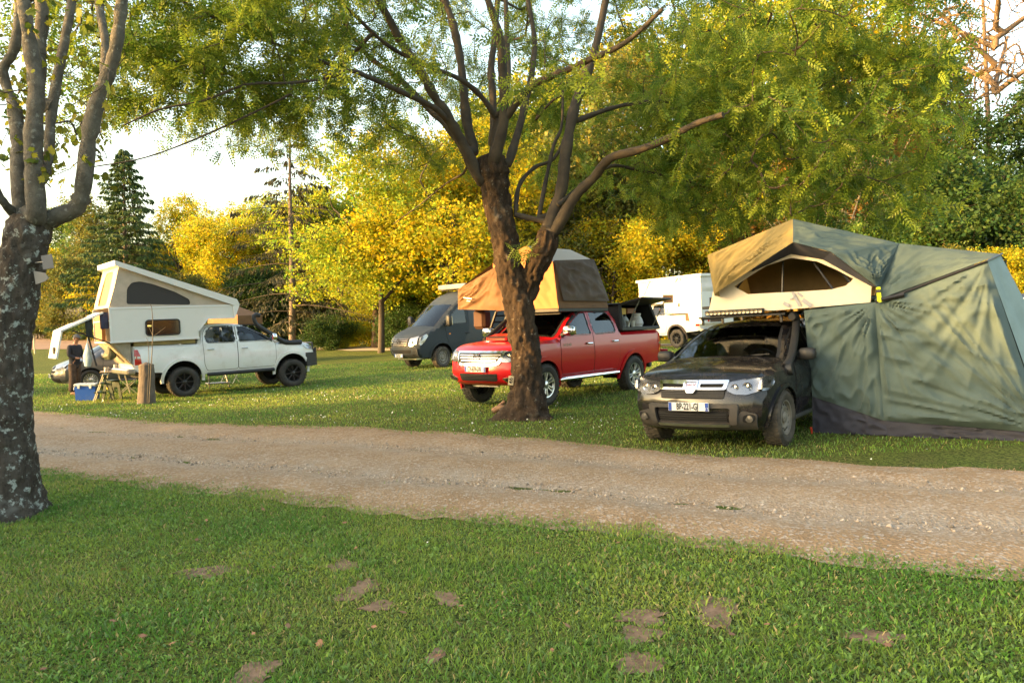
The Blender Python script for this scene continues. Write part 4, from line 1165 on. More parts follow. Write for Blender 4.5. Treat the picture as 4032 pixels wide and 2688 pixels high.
# black canopy on the bed, side flap raised on struts
can = twin(red.root, 'bed_canopy', label='black canopy on the red pickup bed with its side flap propped open', category='canopy')
y1 = .84
mb = MB(); z0, z1 = 1.325, 1.88
for sg in (1, -1): mb.beam((-1.15, sg * y1, z0 + .03), (-2.70, sg * y1, z0 + .03), .06, .07, 0, .01)
for x0, x1 in ((-1.17, -1.30), (-2.72, -2.52)):
    for sg in (1, -1): mb.beam((x0, sg * y1, z0), (x1, sg * (y1 - .12), z1), .07, .06, 0, .01)
mb.box(-2.72, -1.15, -y1, y1, z0 - .012, z0 + .005)
mb.build('frame', M_BLACK, can)
mb = MB(); mb.box(-2.56, -1.26, -.73, .73, z1 - .02, z1 + .03, 0, .02); mb.build('roof', M_BLACK, can)
mb = MB(); mb.add([(-1.17, -y1, z0), (-2.72, -y1, z0), (-2.52, -y1 + .12, z1), (-1.30, -y1 + .12, z1)], [(0, 1, 2, 3)]); mb.build('side_panel', M_BLACK, can)
for a_, b_, nm in ((-1.175, -1.305, 'front_panel'), (-2.715, -2.515, 'rear_panel')): mb = MB(); mb.add([(a_, -y1, z0), (a_, y1, z0), (b_, y1 - .12, z1), (b_, -y1 + .12, z1)], [(0, 1, 2, 3)]); mb.build(nm, M_BLACK, can)
mb = MB(); q = [np.array(c) for c in ((-1.25, .74, z1 + .02), (-2.50, .74, z1 + .02), (-2.52, 1.28, z1 + .12), (-1.32, 1.28, z1 + .14))]
mb.add([*q, *[c - (0, -.02, .03) for c in q]], [(0, 1, 2, 3), (7, 6, 5, 4), (0, 4, 5, 1), (1, 5, 6, 2), (2, 6, 7, 3), (3, 7, 4, 0)]); mb.build('side_flap', M_BLACK, can)
for x in (-1.40, -2.48):
    mb = MB(); mb.tube([(x, .83, 1.40), (x, 1.15, z1 + .07)], .012, 6); mb.build('strut', M_STEEL, can)
def bedthing(name, cat, label, fn, mat):
    o = twin(red.root, name, label=label, category=cat); mb = MB(); fn(mb); mb.build('body', mat, o); return o
o = bedthing('plastic_bag', 'bag', 'white stuffed bag inside the open canopy of the red pickup', lambda mb: mb.lathe([(0, 1.38), (.12, 1.385), (.155, 1.46), (.13, 1.55), (.09, 1.62), (.105, 1.68), (.0, 1.69)], (-2.25, .55, 0), 'z', 12), pm('white_sack', (.6, .6, .6), .6, bump=(20, .02)))
o = bedthing('storage_box', 'box', 'yellow storage box on the shelf inside the black canopy', lambda mb: mb.box(-1.75, -1.45, .25, .6, 1.66, 1.80, 0, .01), pm('yellow_box', (.6, .38, .05), .5))
o = bedthing('storage_box', 'box', 'brown storage box on the shelf inside the black canopy, beside the yellow one', lambda mb: mb.box(-2.15, -1.8, .25, .6, 1.68, 1.80, 0, .01), pm('brown_box', (.25, .10, .05), .6))
for k, (x, r_) in enumerate(((-1.78, .05), (-1.98, .055))):
    bedthing('plastic_cup', 'cup', ('pale cup standing near the cab inside the black canopy', 'pale cup standing next to the white bag inside the black canopy')[k], lambda mb: mb.lathe([(0, 1.38), (r_ * .7, 1.38), (r_, 1.52), (r_ * .9, 1.52), (0, 1.50)], (x, .62, 0), 'z', 12), pm('cup', (.55, .56, .52), .4))
bedthing('water_jug', 'jug', 'clear water jug with round handle inside the black canopy', lambda mb: (mb.lathe([(0, 1.38), (.09, 1.38), (.10, 1.55), (.05, 1.62), (0, 1.62)], (-1.9, .45, 0), 'z', 12), mb.tube([(-1.9 + .07 * math.cos(t), .45, 1.62 + .08 * math.sin(t)) for t in np.linspace(0, np.pi, 9)], .012, 6)), pm('jug', (.45, .5, .55), .25))
# brown roof tent on the red pickup
fr = Frame(red.root); P = fr.P
rt = twin(red.root, 'roof_tent', label='brown roof tent with grey top unfolded on the red pickup', category='tent')
c_n = P(2200, 1213, y=.74); xf = c_n[0]; yr = c_n[1]; ZB = c_n[2]
c_r = P(2395, 1203, y=yr); xb = c_r[0]; c_r[2] = ZB
mb = MB(); mb.box(xb, xf, yr - 1.25, yr, ZB - .07, ZB, 0, .01)
for x in (xf - .15, (xf + xb) / 2, xb + .15): mb.beam((x, -.66, ZB - .09), (x, .66, ZB - .09), .05, .04); [mb.beam((x, sg * .6, 1.85), (x, sg * .6, ZB - .09), .03, .03) for sg in (1, -1)]
mb.build('platform', M_BLACK, rt)
yl = yr - 2.35
top_n = P(2168, 1028, y=yr - .22); top_r = P(2318, 1022, y=yr - .22); top_r[0] = max(top_r[0], xb + .1); pk = P(2190, 975, y=yr - .75)
hm = .14
bn, br_ = np.array([xf, yr, ZB]), np.array([xb, yr, ZB])
mb = MB(); cloth(mb, bn, br_, br_ + (0, -.03, hm), bn + (0, -.03, hm), (18, 4), .012, (6, 2), fade=.02); mb.build('base_skirt', M_BROWN, rt, 60)
bn2, br2 = bn + (0, -.03, hm), br_ + (0, -.03, hm)
xfp = lambda p, dx: np.array([p[0] + dx, p[1], p[2]])
TN = np.array([xf - .18, yr - .25, top_n[2]]); TR = np.array([xb + .16, yr - .25, top_r[2]])
mb = MB(); cloth(mb, bn2, br2, TR, TN, (40, 30), .035, (4, 6), .6, .02, 81, pull=[(0, 1, 8, .03)]); mb.build('side_wall', M_BROWN, rt, 60)
mb = MB(); cloth(mb, bn2 + (.02 - .16, .05, 0), br2 + (-.02, .05, 0), TR + (0, .03, .02), TN + (0, .03, .02), (40, 30), .05, (4, 7), -.5, .03, 82, pull=[(0, 1, 8, .03), (1, 1, 7, .03)]); mb.build('rain_flap', M_DBROWN, rt, 60)
yp = yr - .85; PKF = np.array([xf - .12, yp, pk[2]]); PKB = np.array([xb + .12, yp, pk[2]])
mb = MB(); cloth(mb, TN, TR, PKB, PKF, (14, 10), .012, seed=83); mb.build('roof', M_LGREY, rt, 60)
L0 = np.array([xf, yl + .75, ZB]); 
TLf = P(1940, 1038, x=xf - .05)
mb = MB(); cloth(mb, bn, L0, TLf, TN, (40, 26), .035, (4, 8), 1.2, 0, 84, pull=[(0, 0, 9, .04)]); cloth(mb, TN, PKF, PKF, TLf, (10, 10), .008); mb.build('front_wall', M_BROWNSUN, rt, 60)
OA, OB, OC = P(1803, 1140, x=xf + .15), P(1803, 1218, x=xf + .10), P(1990, 1222, x=xf + .02)
mb = MB(); cloth(mb, OB, OC, TLf + (0, .12, -.05), OA, (40, 30), .05, (3, 8), .7, .0, 85, pull=[(1, 1, 9, .05)]); aw = mb.build('entry_awning', M_BROWN, rt, 60)
mb = MB(); p0, p1 = P(1825, 1172, x=xf + .17), P(1858, 1176, x=xf + .17); mb.beam(p0, p1, .022, .004, up=(1, 0, 0)); p0, p1 = P(1838, 1184, x=xf + .17), P(1852, 1186, x=xf + .17); mb.beam(p0, p1, .02, .004, up=(1, 0, 0)); mb.build('logo_print', M_PLATE, aw)
OAb, OBb = OA + (-1.2, 0, 0), OB + (-1.2, 0, 0)
mb = MB(); cloth(mb, OB, OA, OAb, OBb, (8, 10), .02, seed=86); cloth(mb, OA, TLf, TLf + (-1.1, 0, 0), OAb, (12, 10), .02, seed=87); cloth(mb, TLf, PKF, PKB, TLf + (-1.1, 0, 0), (12, 10), .02, seed=88); mb.build('awning_roof', M_BROWN, rt, 60)
mb = MB(); cloth(mb, np.array([xb, yr, ZB]), np.array([xb, yl + .6, ZB]), PKB, TR, (14, 10), .02, seed=89); mb.build('back_wall', M_BROWN, rt, 60)
mb = MB(); l0, l1 = P(1955, 1225, x=xf - .1), P(1905, 1375, x=xf - .1); mb.beam(l0, l1, .05, .03); mb.beam(l0 + (-.38, 0, 0), l1 + (-.38, 0, 0), .05, .03)
for t in np.linspace(.12, .95, 6): a = l0 + (l1 - l0) * t; mb.beam(a, a + (-.38, 0, 0), .03, .03)
mb.build('ladder', M_POLE, rt)
bg_ = twin(red.root, 'shoe_bag', label='dark brown bag hanging under the brown roof tent', category='bag')
b0 = P(1898, 1255, x=xf - .45); mb = MB(); mb.box(b0[0] - .14, b0[0] + .14, b0[1] - .17, b0[1] + .17, b0[2] - .22, b0[2] + .20, 0, .06); mb.build('body', pm('bag_brown', (.07, .028, .016), .8), bg_)
mb = MB(); [mb.tube([(b0[0], b0[1] + k, b0[2] + .18), (b0[0], b0[1] + k, ZB - .02)], .008, 5) for k in (-.1, .1)]; mb.build('strap', M_POLE, bg_)

# --- white pickup with the pop-top camper
wht = Car('pickup_truck', -8.19, 22.68, 39.8, label='white pickup truck with black snorkel and fat black wheels carrying the camper', category='pickup truck')
WDZ = .11
pickup(wht, M_WHITE, WDZ, .41, 'black', hmat=M_CHROME, mirror=M_CHROME, flare=.045, ra=.50, track=.83, ww=.28, glass=M_GLASS, steer=-4)
for sg in (1, -1):
    mb = MB(); wht.side(mb, sg, up(rounded([(2.24, .96), (2.18, 1.09), (1.97, 1.13), (1.90, 1.09), (2.02, .99)], .03), WDZ), .012, .03, 0); wht.front(mb, up([(sg * a, b) for a, b in [(.60, 1.07), (.54, .90), (.78, .92), (.80, 1.08)]], WDZ), .012, .03, 0); h = mb.build('headlight', M_LAMPW, wht.root)
    mb = MB(); wht.side(mb, sg, up(rounded([(2.24, .96), (2.18, 1.09), (1.97, 1.13), (1.90, 1.09), (2.02, .99)], .03), WDZ), .026, .012, 0); mb.build('lens', M_LENS, h)
    mb = MB(); mb.tube([(1.0, sg * .86, .56), (-.9, sg * .86, .56)], .05, 8); mb.build('rock_slider', M_BLACK, wht.root)
    mb = MB(); wht.side(mb, sg, up([(1.10, 1.185), (1.30, 1.185), (1.30, 1.205), (1.10, 1.205)], WDZ), .012, .01); mb.build('side_repeater', M_CHROME, wht.root)
mb = MB(); mb.prism(rounded([(1.98, -.93), (2.38, -.80), (2.50, -.45), (2.50, .45), (2.38, .80), (1.98, .93), (1.98, -.93)][:-1], .06), lambda u, v, d: (u, v, d), .58, .98); bb = mb.build('bull_bar', M_BLACK, wht.root)
mb = MB(); mb.tube([(2.42, -.45, .98), (2.42, -.42, 1.25), (2.42, .42, 1.25), (2.42, .45, .98)], .03, 8); [mb.tube([(2.36, sg * .72, .96), (2.36, sg * .72, 1.10)], .045, 8) for sg in (1, -1)]; mb.build('hoop', M_BLACK, bb)
mb = MB(); sn = catmull([(1.86, -.86, 1.30), (1.50, -.89, 1.31), (1.28, -.89, 1.36), (.90, -.87, 1.62), (.58, -.82, 1.86), (.50, -.80, 2.05)], 4); mb.tube(sn, np.interp(np.linspace(0, 1, len(sn)), [0, .3, 1], [.075, .075, .055]), 10); mb.tube([(.50, -.80, 2.02), (.51, -.79, 2.12), (.58, -.79, 2.16), (.68, -.79, 2.13)], [.055, .065, .07, .06], 10); mb.build('snorkel', M_BLACK, wht.root, 50)
mb = MB()
for k in range(7):
    x, y = .35 + .1 * (k % 3), -.2 - .12 * (k // 3); mb.lathe([(0, 1.3), (.14, 1.32), (.17, 1.45), (.10, 1.6), (0, 1.62)], (x - .3 * (k % 2), y, .05 * (k % 2)), 'z', 9)
mb.build('cab_bag', pm('cab_bags', (.5, .55, .58), .6), wht.root, 60)
# camper body: local side plane y=-0.90
cp = twin(wht.root, 'camper_cabin', label='white camper cabin with raised slanted beige pop top on the white pickup', category='camper')
fr = Frame(wht.root); P = fr.P
YS = -.92
pr_ = lambda px, py: tuple(P(px, py, y=YS)[[0, 2]])
x_r, z_b = pr_(437, 1352); _, z_t = pr_(443, 1211)
x_f, _ = pr_(922, 1215); x_c, z_c = pr_(782, 1300)
side = [(x_r, z_b), (x_c + .0, z_b), (x_c, z_c), pr_(818, 1254)[:2], (pr_(818, 1254)[0], z_c + .22), (x_f - .0, z_c + .22), (x_f + .02, z_t), (x_r, z_t)]
za = pr_(818, 1252)[1]
side = [(x_r, z_b), (x_c, z_b), (x_c, z_c), (pr_(818, 1252)[0], za), (x_f, za), (x_f, z_t), (x_r, z_t)]
mb = MB()
mb.prism(side, lambda u, v, d: (u, d, v), YS, YS + .03)
mb.prism(side, lambda u, v, d: (u, d, v), -YS - .03, -YS)
mb.box(x_f - .03, x_f - .002, YS + .03, -YS - .03, za, z_t); mb.box(x_r, x_f, YS + .03, -YS - .03, za, za + .03); mb.box(x_r + .002, x_c - .002, YS + .03, -YS - .03, z_b + .002, z_b + .04)
mb.box(x_r + .9, x_r + .93, YS + .03, -YS - .03, z_b + .05, z_t - .02)
mb.build('cabin_wall', M_PANEL, cp)
mb = MB()
for (xa, xb_, zz) in ((x_r - .02, x_c + .02, z_b + .03), (x_r - .02, x_f + .02, z_t - .02)): mb.box(xa, xb_, YS - .012, YS - .001, zz - .025, zz + .025, 0, .004)
mb.box(x_r - .012, x_r + .04, YS - .014, YS - .003, z_b, z_t, 0, .004)
mb.beam((x_c, YS - .012, z_c), (pr_(818, 1252)[0], YS - .012, za), .02, .05); mb.beam((pr_(818, 1252)[0], YS - .012, za), (x_f, YS - .012, za), .02, .05)
mb.build('edge_trim', M_TRIM, cp)
mb = MB(); mb.box(-2.72, -1.16, -.80, .80, 1.44, z_b - .003, 0, .01); mb.build('base_frame', pm('ochre_frame', (.34, .27, .10), .7, col2=(.24, .19, .09), scale=3), cp)
w0, w1 = pr_(574, 1324), pr_(708, 1254)
for sg in (1, -1):
    mb = MB(); po = rpoly(w0[0], w1[0], w0[1], w1[1], .09, 4); Pq, Tq = patch2d(po, [offset_poly(po, -.035)], .08); mb.skin(Pq, Tq, lambda u, v, d: (u, -sg * YS + sg * d, v), .018, .02, 0, sg > 0)
    w = mb.build('side_window', M_BLACK, cp); mb = MB(); Pq, Tq = patch2d(offset_poly(po, -.03), [], .2); mb.skin(Pq, Tq, lambda u, v, d: (u, -sg * YS + sg * d, v), .010, 0, 0, sg > 0); mb.build('pane', M_WIN, w)
# roof lid hinged at the front, canvas between
zr = pr_(456, 1045); hf = pr_(925, 1200); zr = (zr[0], zr[1])
lid = [(zr[0] - .03, zr[1] + .13), (hf[0] + .05, hf[1] + .16), (hf[0] + .12, hf[1] + .02), (hf[0] - .05, hf[1] - .01), (zr[0] - .03, zr[1])]
mb = MB(); mb.prism(lid, lambda u, v, d: (u, d, v), YS - .04, -YS + .04); rf = mb.build('roof_lid', M_PANEL, cp)
mb = MB(); mb.prism([(hf[0] + .05, hf[1] + .16), (hf[0] + .12, hf[1] + .0), (x_f + .02, za + .02), (x_f - .02, za + .02), (x_f - .02, z_t)], lambda u, v, d: (u, d, v), YS - .03, -YS + .03); mb.build('nose_cap', M_TRIM, cp)
cA, cB, cC = (x_r + .03, z_t), (hf[0] - .05, z_t), (zr[0] + .10, zr[1] + .02)
tri = [cA, cB, (hf[0] - .06, hf[1] + .02), cC]
mw = [pr_(500, 1197), pr_(752, 1199), pr_(748, 1178), pr_(690, 1148), pr_(600, 1117), pr_(553, 1107), pr_(520, 1112), pr_(502, 1135)]
mwr = rounded(mw, .06)
for sg in (1, -1):
    mb = MB(); Pq, Tq = patch2d(tri, [mwr], .08)
    mb.skin(Pq, Tq, lambda u, v, d: (u, sg * (abs(YS) - .05 + .02 * float(fbm(np.array(u * 3), np.array(v * 3), 5))) + sg * d, v), 0, 0, 0, sg > 0); sw = mb.build('pop_top_side', M_BEIGE, cp, 60)
    mb = MB(); Pq, Tq = patch2d(offset_poly(mwr, .02), [], .15); mb.skin(Pq, Tq, lambda u, v, d: (u, sg * (abs(YS) - .065), v), 0, 0, 0, sg > 0); mb.build('mesh_window', M_MESH, sw)
mb = MB(); bw = [(YS + .05, z_t), (-YS - .05, z_t), (-YS - .05, zr[1] + .02), (YS + .05, zr[1] + .02)]
rw = rounded([(YS + .45, z_t + .08), (-YS - .45, z_t + .08), (-YS - .5, zr[1] - .12), (YS + .5, zr[1] - .12)], .15)
Pq, Tq = patch2d(bw, [rw], .1); bx_ = lambda z: np.interp(z, [z_t, zr[1]], [cA[0], cC[0]])
mb.skin(Pq, Tq, lambda u, v, d: (bx_(v) - .01 + .03 * float(fbm(np.array(u * 3), np.array(v * 3), 6)), u, v), 0, 0); bk = mb.build('pop_top_rear', M_BEIGE, cp, 60)
mb = MB(); Pq, Tq = patch2d(offset_poly(rw, .02), [], .12); mb.skin(Pq, Tq, lambda u, v, d: (bx_(v) + .012, u, v), 0, 0); mb.build('rear_mesh_window', pm('amber_window', (.42, .26, .12), .5, transl=.3), bk)
# open rear: raised door flap, cabinets, hanging things
mb = MB(); ya, yb = YS + .02, -YS - .35
f0, f1, f2 = P(405, 1228, y=YS), P(240, 1300, y=YS), P(220, 1412, y=YS)
th = .04
def flap(p, q):
    d = np.array([q[0] - p[0], 0, q[2] - p[2]]); n = np.array([-d[2], 0, d[0]]); n = n / np.linalg.norm(n) * th
    v = []
    for y in (YS, .1):
        for c in (p, q): v += [np.array([c[0], y, c[2]]), np.array([c[0], y, c[2]]) + n]
    mb.add(v, [(0, 2, 3, 1), (4, 5, 7, 6), (0, 1, 5, 4), (2, 6, 7, 3), (1, 3, 7, 5), (0, 4, 6, 2)])
flap(f0, f1); flap(f1, f2); dr_ = mb.build('rear_door', M_PANEL, cp)
mb = MB(); d_ = f1 - f0; 
mb.lathe([(0, 0), (.11, 0), (.10, .012), (0, .014)], (0, 0, 0), 'z', 16); hv = mb.v[0] * [1.9, .8, 1]; ang_ = math.atan2(d_[2], d_[0])
mid = (f0 + f1) / 2; nn = np.array([math.sin(ang_), 0, -math.cos(ang_)]); 
hv = np.stack([mid[0] + hv[:, 0] * math.cos(ang_), YS + .35 + hv[:, 1] * 1.5, mid[2] + hv[:, 0] * math.sin(ang_) + .03 + hv[:, 2]], 1); mb.v[0] = hv; mb.build('door_window', M_MESH, dr_)
mb = MB(); hp = f1 + (f2 - f1) * .72; mb.box(hp[0] - .05, hp[0] - .0, YS + .22, YS + .34, hp[2] - .09, hp[2] + .09, 0, .02); mb.build('latch', M_BLACK, dr_)
mb = MB(); mb.tube([f1 + (.25, .05, -.02), P(436, 1352, y=YS + .02)], .018, 6); mb.tube([P(346, 1320, y=YS + .1), P(380, 1440, y=YS + .1)], .022, 6); mb.build('gas_strut', M_POLE, cp)
mb = MB(); mb.box(x_r + .02, x_r + .88, -.85, -.30, z_b + .05, z_b + .62); mb.box(x_r + .02, x_r + .85, .1, .85, z_b + .05, z_t - .1); mb.box(x_r + .3, x_r + .88, -.3, .1, z_b + .05, z_b + .9); mb.build('cabinet', M_WOODL, cp)
mb = MB(); wedge = [(x_r + .03, z_b + .02), (x_r + 1.5, z_b + .02), (x_r + .72, z_b - .62), (x_r + .55, z_b - .62)]
mb.prism([(-2.80, .98), (-2.80, z_b), (x_r + .05, z_b)], lambda u, v, d: (u, d, v), YS + .12, -YS - .1); mb.build('rear_wedge', pm('dirty_panel', (.42, .38, .30), .7, col2=(.25, .21, .16), scale=3), cp)
for (px, py, w, h, m_, nm) in ((410, 1262, .20, .42, pm('towel_dark', (.05, .05, .09), .9), 'hanging_towel'), (350, 1290, .16, .45, pm('jacket_dark', (.03, .035, .03), .9), 'hanging_jacket')):
    p = P(px, py, y=YS + .06); mb = MB(); cloth(mb, p + (-w / 2, 0, -h / 2), p + (w / 2, 0, -h / 2), p + (w / 2, 0, h / 2), p + (-w / 2, 0, h / 2), (8, 10), .05, (4, 1)); mb.build(nm, m_, cp, 60)
# brown roof tent of the truck behind shows past the nose; the third truck
thd = Car('pickup_truck', -14.0, 39.0, 58, label='white pickup truck far behind, its bed and tail lamp showing past the conifer trunk', category='pickup truck')
pickup(thd, M_WHITE, 0, .388, 'twin', steer=0)
# --- dark grey high-roof van behind the red truck
van = Car('parked_van', -1.62, 28.9, -139, label='dark grey high-roof van with dark diagonal stripe parked behind the red pickup', category='van')
van.shape([(2.62, .40, .16, 0), (2.74, .52, .18, 0), (2.79, .75, .18, 0), (2.75, .95, .19, 0), (2.67, 1.10, .18, 0), (2.55, 1.21, .13, .02), (2.30, 1.32, .08, .04), (1.98, 1.43, .14, .05), (1.52, 1.82, .12, .03),
           (1.10, 2.16, .10, .02), (.80, 2.38, .08, .04), (.45, 2.54, .04, .06), (-.1, 2.62, 0, .07), (-1.5, 2.65, 0, .07), (-2.8, 2.62, 0, .05), (-3.0, 2.52, -.02, 0), (-3.05, 1.3, -.03, 0), (-3.04, .52, 0, 0), (-3.0, .45, 0, 0)],
          [(.3, .87), (.45, .93), (.8, .985), (1.2, .985), (1.5, .975), (1.9, .93), (2.3, .875), (2.7, .80)], [(2.95, .85), (2.7, .90), (2.4, .95), (2.0, .985), (1.6, 1), (-3.1, 1)], [(2.5, .40), (1.2, .42), (-1.2, .42), (-2.9, .45)], r=.10,
          wheels=[(1.83, .42, .44), (-1.83, .42, .44)])
wv_ = rounded([(1.62, 1.50), (.72, 1.50), (.72, 2.10), (.98, 2.10), (1.30, 1.85)], .06)
van.body(M_VAN, [wv_], [(7, 9)], vin=.93)
van.pane('windscreen', 7, 9, glassm('van_windscreen', (.45, .5, .52)), .93)
van.lining(.1, 1.9, .9, [(1.0, .5), (1.0, -.5)], (1.75, 1.40), .5)
for sg in (1, -1):
    van.door(sg, rounded([(1.40, .55), (.62, .55), (.62, 2.18), (1.0, 2.18), (1.40, 1.88), (1.68, 1.50), (1.60, 1.0)], .06), wv_, M_VAN, M_GLASSD, (.72, 1.15), M_BLACK)
    van.mirror(sg, 1.62, 1.62, 1.18, M_BLACK, w=.12, h=.20)
    for xc in (1.83, -1.83): van.arch(sg, xc, .42, .44, .06, .02, M_VAN); wheel(van, xc, sg * .86, .375, 'steel', .24, tyre=M_RUBDIRT, steer=10 if xc > 0 else 0)
    mb = MB(); van.side(mb, sg, [(1.10, .46), (.55, .46), (-.30, 1.30), (-.30, 2.3), (.60, 2.3), (.62, 1.30)], .0085, 0, 0, step=.15); mb.build('stripe', M_VAN2, van.root)
    mb = MB(); van.side(mb, sg, [(1.45, 1.14), (1.52, 1.14), (1.52, 1.18), (1.45, 1.18)], .012, .01); mb.build('side_repeater', M_ORANGE, van.root)
    mir = lambda p: [(sg * a, b) for a, b in p]
    hl = rounded([(.50, 1.09), (.53, .83), (.66, .80), (.80, .90), (.80, 1.16)], .03)
    mb = MB(); van.front(mb, mir(hl), .012, .03, 0); van.side(mb, sg, rounded([(2.72, .86), (2.64, 1.12), (2.42, 1.22), (2.36, 1.16), (2.52, .95), (2.66, .84)], .03), .012, .03, 0); h = mb.build('headlight', M_LAMPW, van.root)
    mb = MB(); mb.lathe([(.06, 0), (.055, .02), (0, .022)], (van.X(.66, .95) + .01, sg * .64, .95), 'x', 14); mb.build('bulb', M_CHROME, h)
    mb = MB(); van.front(mb, mir(rounded([(.60, .50), (.62, .62), (.82, .64), (.82, .52)], .03)), .006, 0, 0); f = mb.build('fog_lamp', M_GAP, van.root)
g = rounded([(-.46, 1.10), (-.44, .86), (-.36, .80), (.36, .80), (.44, .86), (.46, 1.10)], .04)
mb = MB(); van.front(mb, g, .02, .04, 0, [offset_poly(g, -.025)]); gr = mb.build('grille', M_VAN2, van.root)
mb = MB(); van.front(mb, offset_poly(g, -.02), .003, 0, 0); mb.build('grille_mesh', M_GAP, gr)
for z in (.87, .94, 1.01, 1.07): mb = MB(); van.front(mb, [(-.42, z - .022), (.42, z - .022), (.42, z + .022), (-.42, z + .022)], .022, .02); mb.build('grille_bar', pm('van_bar', (.10, .09, .085), .4, .4), gr)
mb = MB(); x = van.X(0, .98) + .04; mb.tube([(x, .105 * math.cos(t), .98 + .105 * math.sin(t)) for t in np.linspace(0, 2 * np.pi, 25)], .011, 6, 0, False)
for a in (90, 210, 330): mb.tube([(x, 0, .98), (x, .10 * math.cos(R(a)), .98 + .10 * math.sin(R(a)))], [.018, .004], 6)
mb.build('emblem', M_BLACK, gr)
mb = MB(); van.front(mb, rounded([(-.60, .70), (-.55, .58), (.55, .58), (.60, .70)], .03), .004, 0, 0); mb.build('lower_grille', M_GAP, van.root)
mb = MB(); van.front(mb, rounded([(-.86, .75), (-.80, .42), (.80, .42), (.86, .75), (.66, .72), (.60, .54), (-.60, .54), (-.66, .72)], .03), .008, .02, 0); mb.build('bumper_guard', M_VAN2, van.root)
van.plate(-.05, .50, 'ES-859-EV', dx=.05)
mb = MB(); mb.box(2.3, 2.66, -.6, .6, .33, .42, 0, .02); mb.build('skid_plate', M_ALLOY, van.root)
fr = Frame(van.root); a_ = fr.P(1760, 1128, x=.55); mb = MB(); mb.box(-1.0, .60, -.80, .85, 2.72, 2.90, 0, .03); bx_o = twin(van.root, 'roof_box', label='flat grey box on the roof of the dark grey van', category='roof box'); mb.build('body', pm('box_grey', (.25, .24, .22), .5), bx_o)
mb = MB(); [mb.beam((x, -.8, 2.70), (x, .8, 2.70), .05, .04) for x in (.4, -.3, -.9)]; mb.build('bar', M_BLACK, bx_o)

# --- far white pickup with a white pop-top camper, right of the red truck
far = Car('pickup_truck', 6.66, 33.96, 124.7, label='white pickup truck with mud-brown wheel arches carrying the far white camper', category='pickup truck')
pickup(far, M_WHITE, .05, .39, 'black', tyre=M_RUBDIRT, flare=.05, flare_mat=pm('brown_arch', (.07, .05, .04), .8), ra=.47)
mb = MB(); mb.box(-1.98, -1.95, .72, .98, .25, .62, 0, .01); mb.build('mud_flap', M_BLACK, far.root)
fc = twin(far.root, 'camper_cabin', label='white camper cabin with raised fabric top and open rear door, far behind the red pickup', category='camper')
fr = Frame(far.root); P = fr.P; YS = .95
pf = lambda px, py: tuple(P(px, py, y=YS)[[0, 2]])
x_r = -2.95; z_b = .98; z_m = 1.42; z_t = pf(2745, 1148)[1]; z_r = pf(2740, 1078)[1]
x_f = pf(2516, 1172)[0]
side = [(x_r, z_b), (-2.35, z_b), (-2.25, z_m), (-.95, z_m), (-.95, z_m + .42), (x_f, z_m + .50), (x_f, z_t), (x_r, z_t)]
mb = MB(); mb.prism(side, lambda u, v, d: (u, d, v), YS - .03, YS); mb.prism(side, lambda u, v, d: (u, d, v), -YS, -YS + .03)
mb.box(x_f - .03, x_f, -YS + .03, YS - .03, z_m + .52, z_t - .002); mb.box(x_r, x_r + .03, .45, YS - .03, z_b + .002, z_t - .002); mb.box(x_r, x_r + .03, -YS + .03, -.25, z_b + .002, z_t - .002); mb.box(x_r, x_r + .03, -.25, .45, z_t - .25, z_t - .002); mb.box(x_r + .03, x_f - .03, -YS + .03, YS - .03, z_t - .04, z_t - .004); mb.box(x_r + .03, -1.0, -YS + .03, YS - .03, z_b + .004, z_b + .04)
mb.build('cabin_wall', M_PANEL, fc)
mb = MB(); mb.box(x_r + .05, x_r + .9, -.9, .9, z_b + .05, z_t - .06); mb.build('interior', pm('dark_cabin', (.06, .035, .02), .7, col2=(.12, .07, .035), scale=5), fc)
mb = MB(); mb.prism([(x_r - .08, z_r - .10), (x_f + .1, z_r - .16), (x_f + .1, z_r - .06), (x_r - .08, z_r)], lambda u, v, d: (u, d, v), -YS - .06, YS + .06); mb.build('roof_lid', M_PANEL, fc)
mb = MB(); zl = lambda x: np.interp(x, [x_r, x_f], [z_r - .1, z_r - .16])
cloth(mb, (x_r, YS - .02, z_t), (x_f, YS - .02, z_t), (x_f + .02, YS, zl(x_f)), (x_r, YS, zl(x_r)), (24, 8), .05, (4, 3), .3, -.05, 91); cloth(mb, (x_r, -YS, z_t), (x_r, YS - .02, z_t), (x_r, YS, zl(x_r)), (x_r, -YS, zl(x_r)), (14, 8), .05, (4, 3), .3, -.05, 92); cloth(mb, (x_r, -YS + .02, z_t), (x_f, -YS + .02, z_t), (x_f + .02, -YS, zl(x_f)), (x_r, -YS, zl(x_r)), (12, 6), .03); cloth(mb, (x_f, -YS, z_t), (x_f, YS, z_t), (x_f, YS, zl(x_f)), (x_f, -YS, zl(x_f)), (12, 6), .03)
mb.build('pop_top', pm('pale_canvas2', (.62, .60, .58), .8, bump=(200, .001)), fc, 60)
mb = MB(); z2 = z_t - .02
for xa, xb_ in ((x_r + .5, x_r + 1.1), (x_r + 1.7, x_r + 1.2), (x_f - .3, x_f - .7)): mb.tube([(xa, YS + .01, z2), (xb_, YS + .03, zl(xb_))], .012, 5)
mb.build('lift_arm', M_STEEL, fc)
def on_side(nm, m_, quad, th=.012):
    mb = MB(); q = [pf(*c) for c in quad]; mb.prism(q, lambda u, v, d: (u, d, v), YS + .002, YS + th); return mb.build(nm, m_, fc)
w = on_side('side_window', M_BLACK, [(2610, 1160), (2651, 1160), (2651, 1192), (2612, 1194)]); on_side('side_window_pane', M_WIN, [(2614, 1164), (2647, 1164), (2647, 1188), (2615, 1190)], .016)
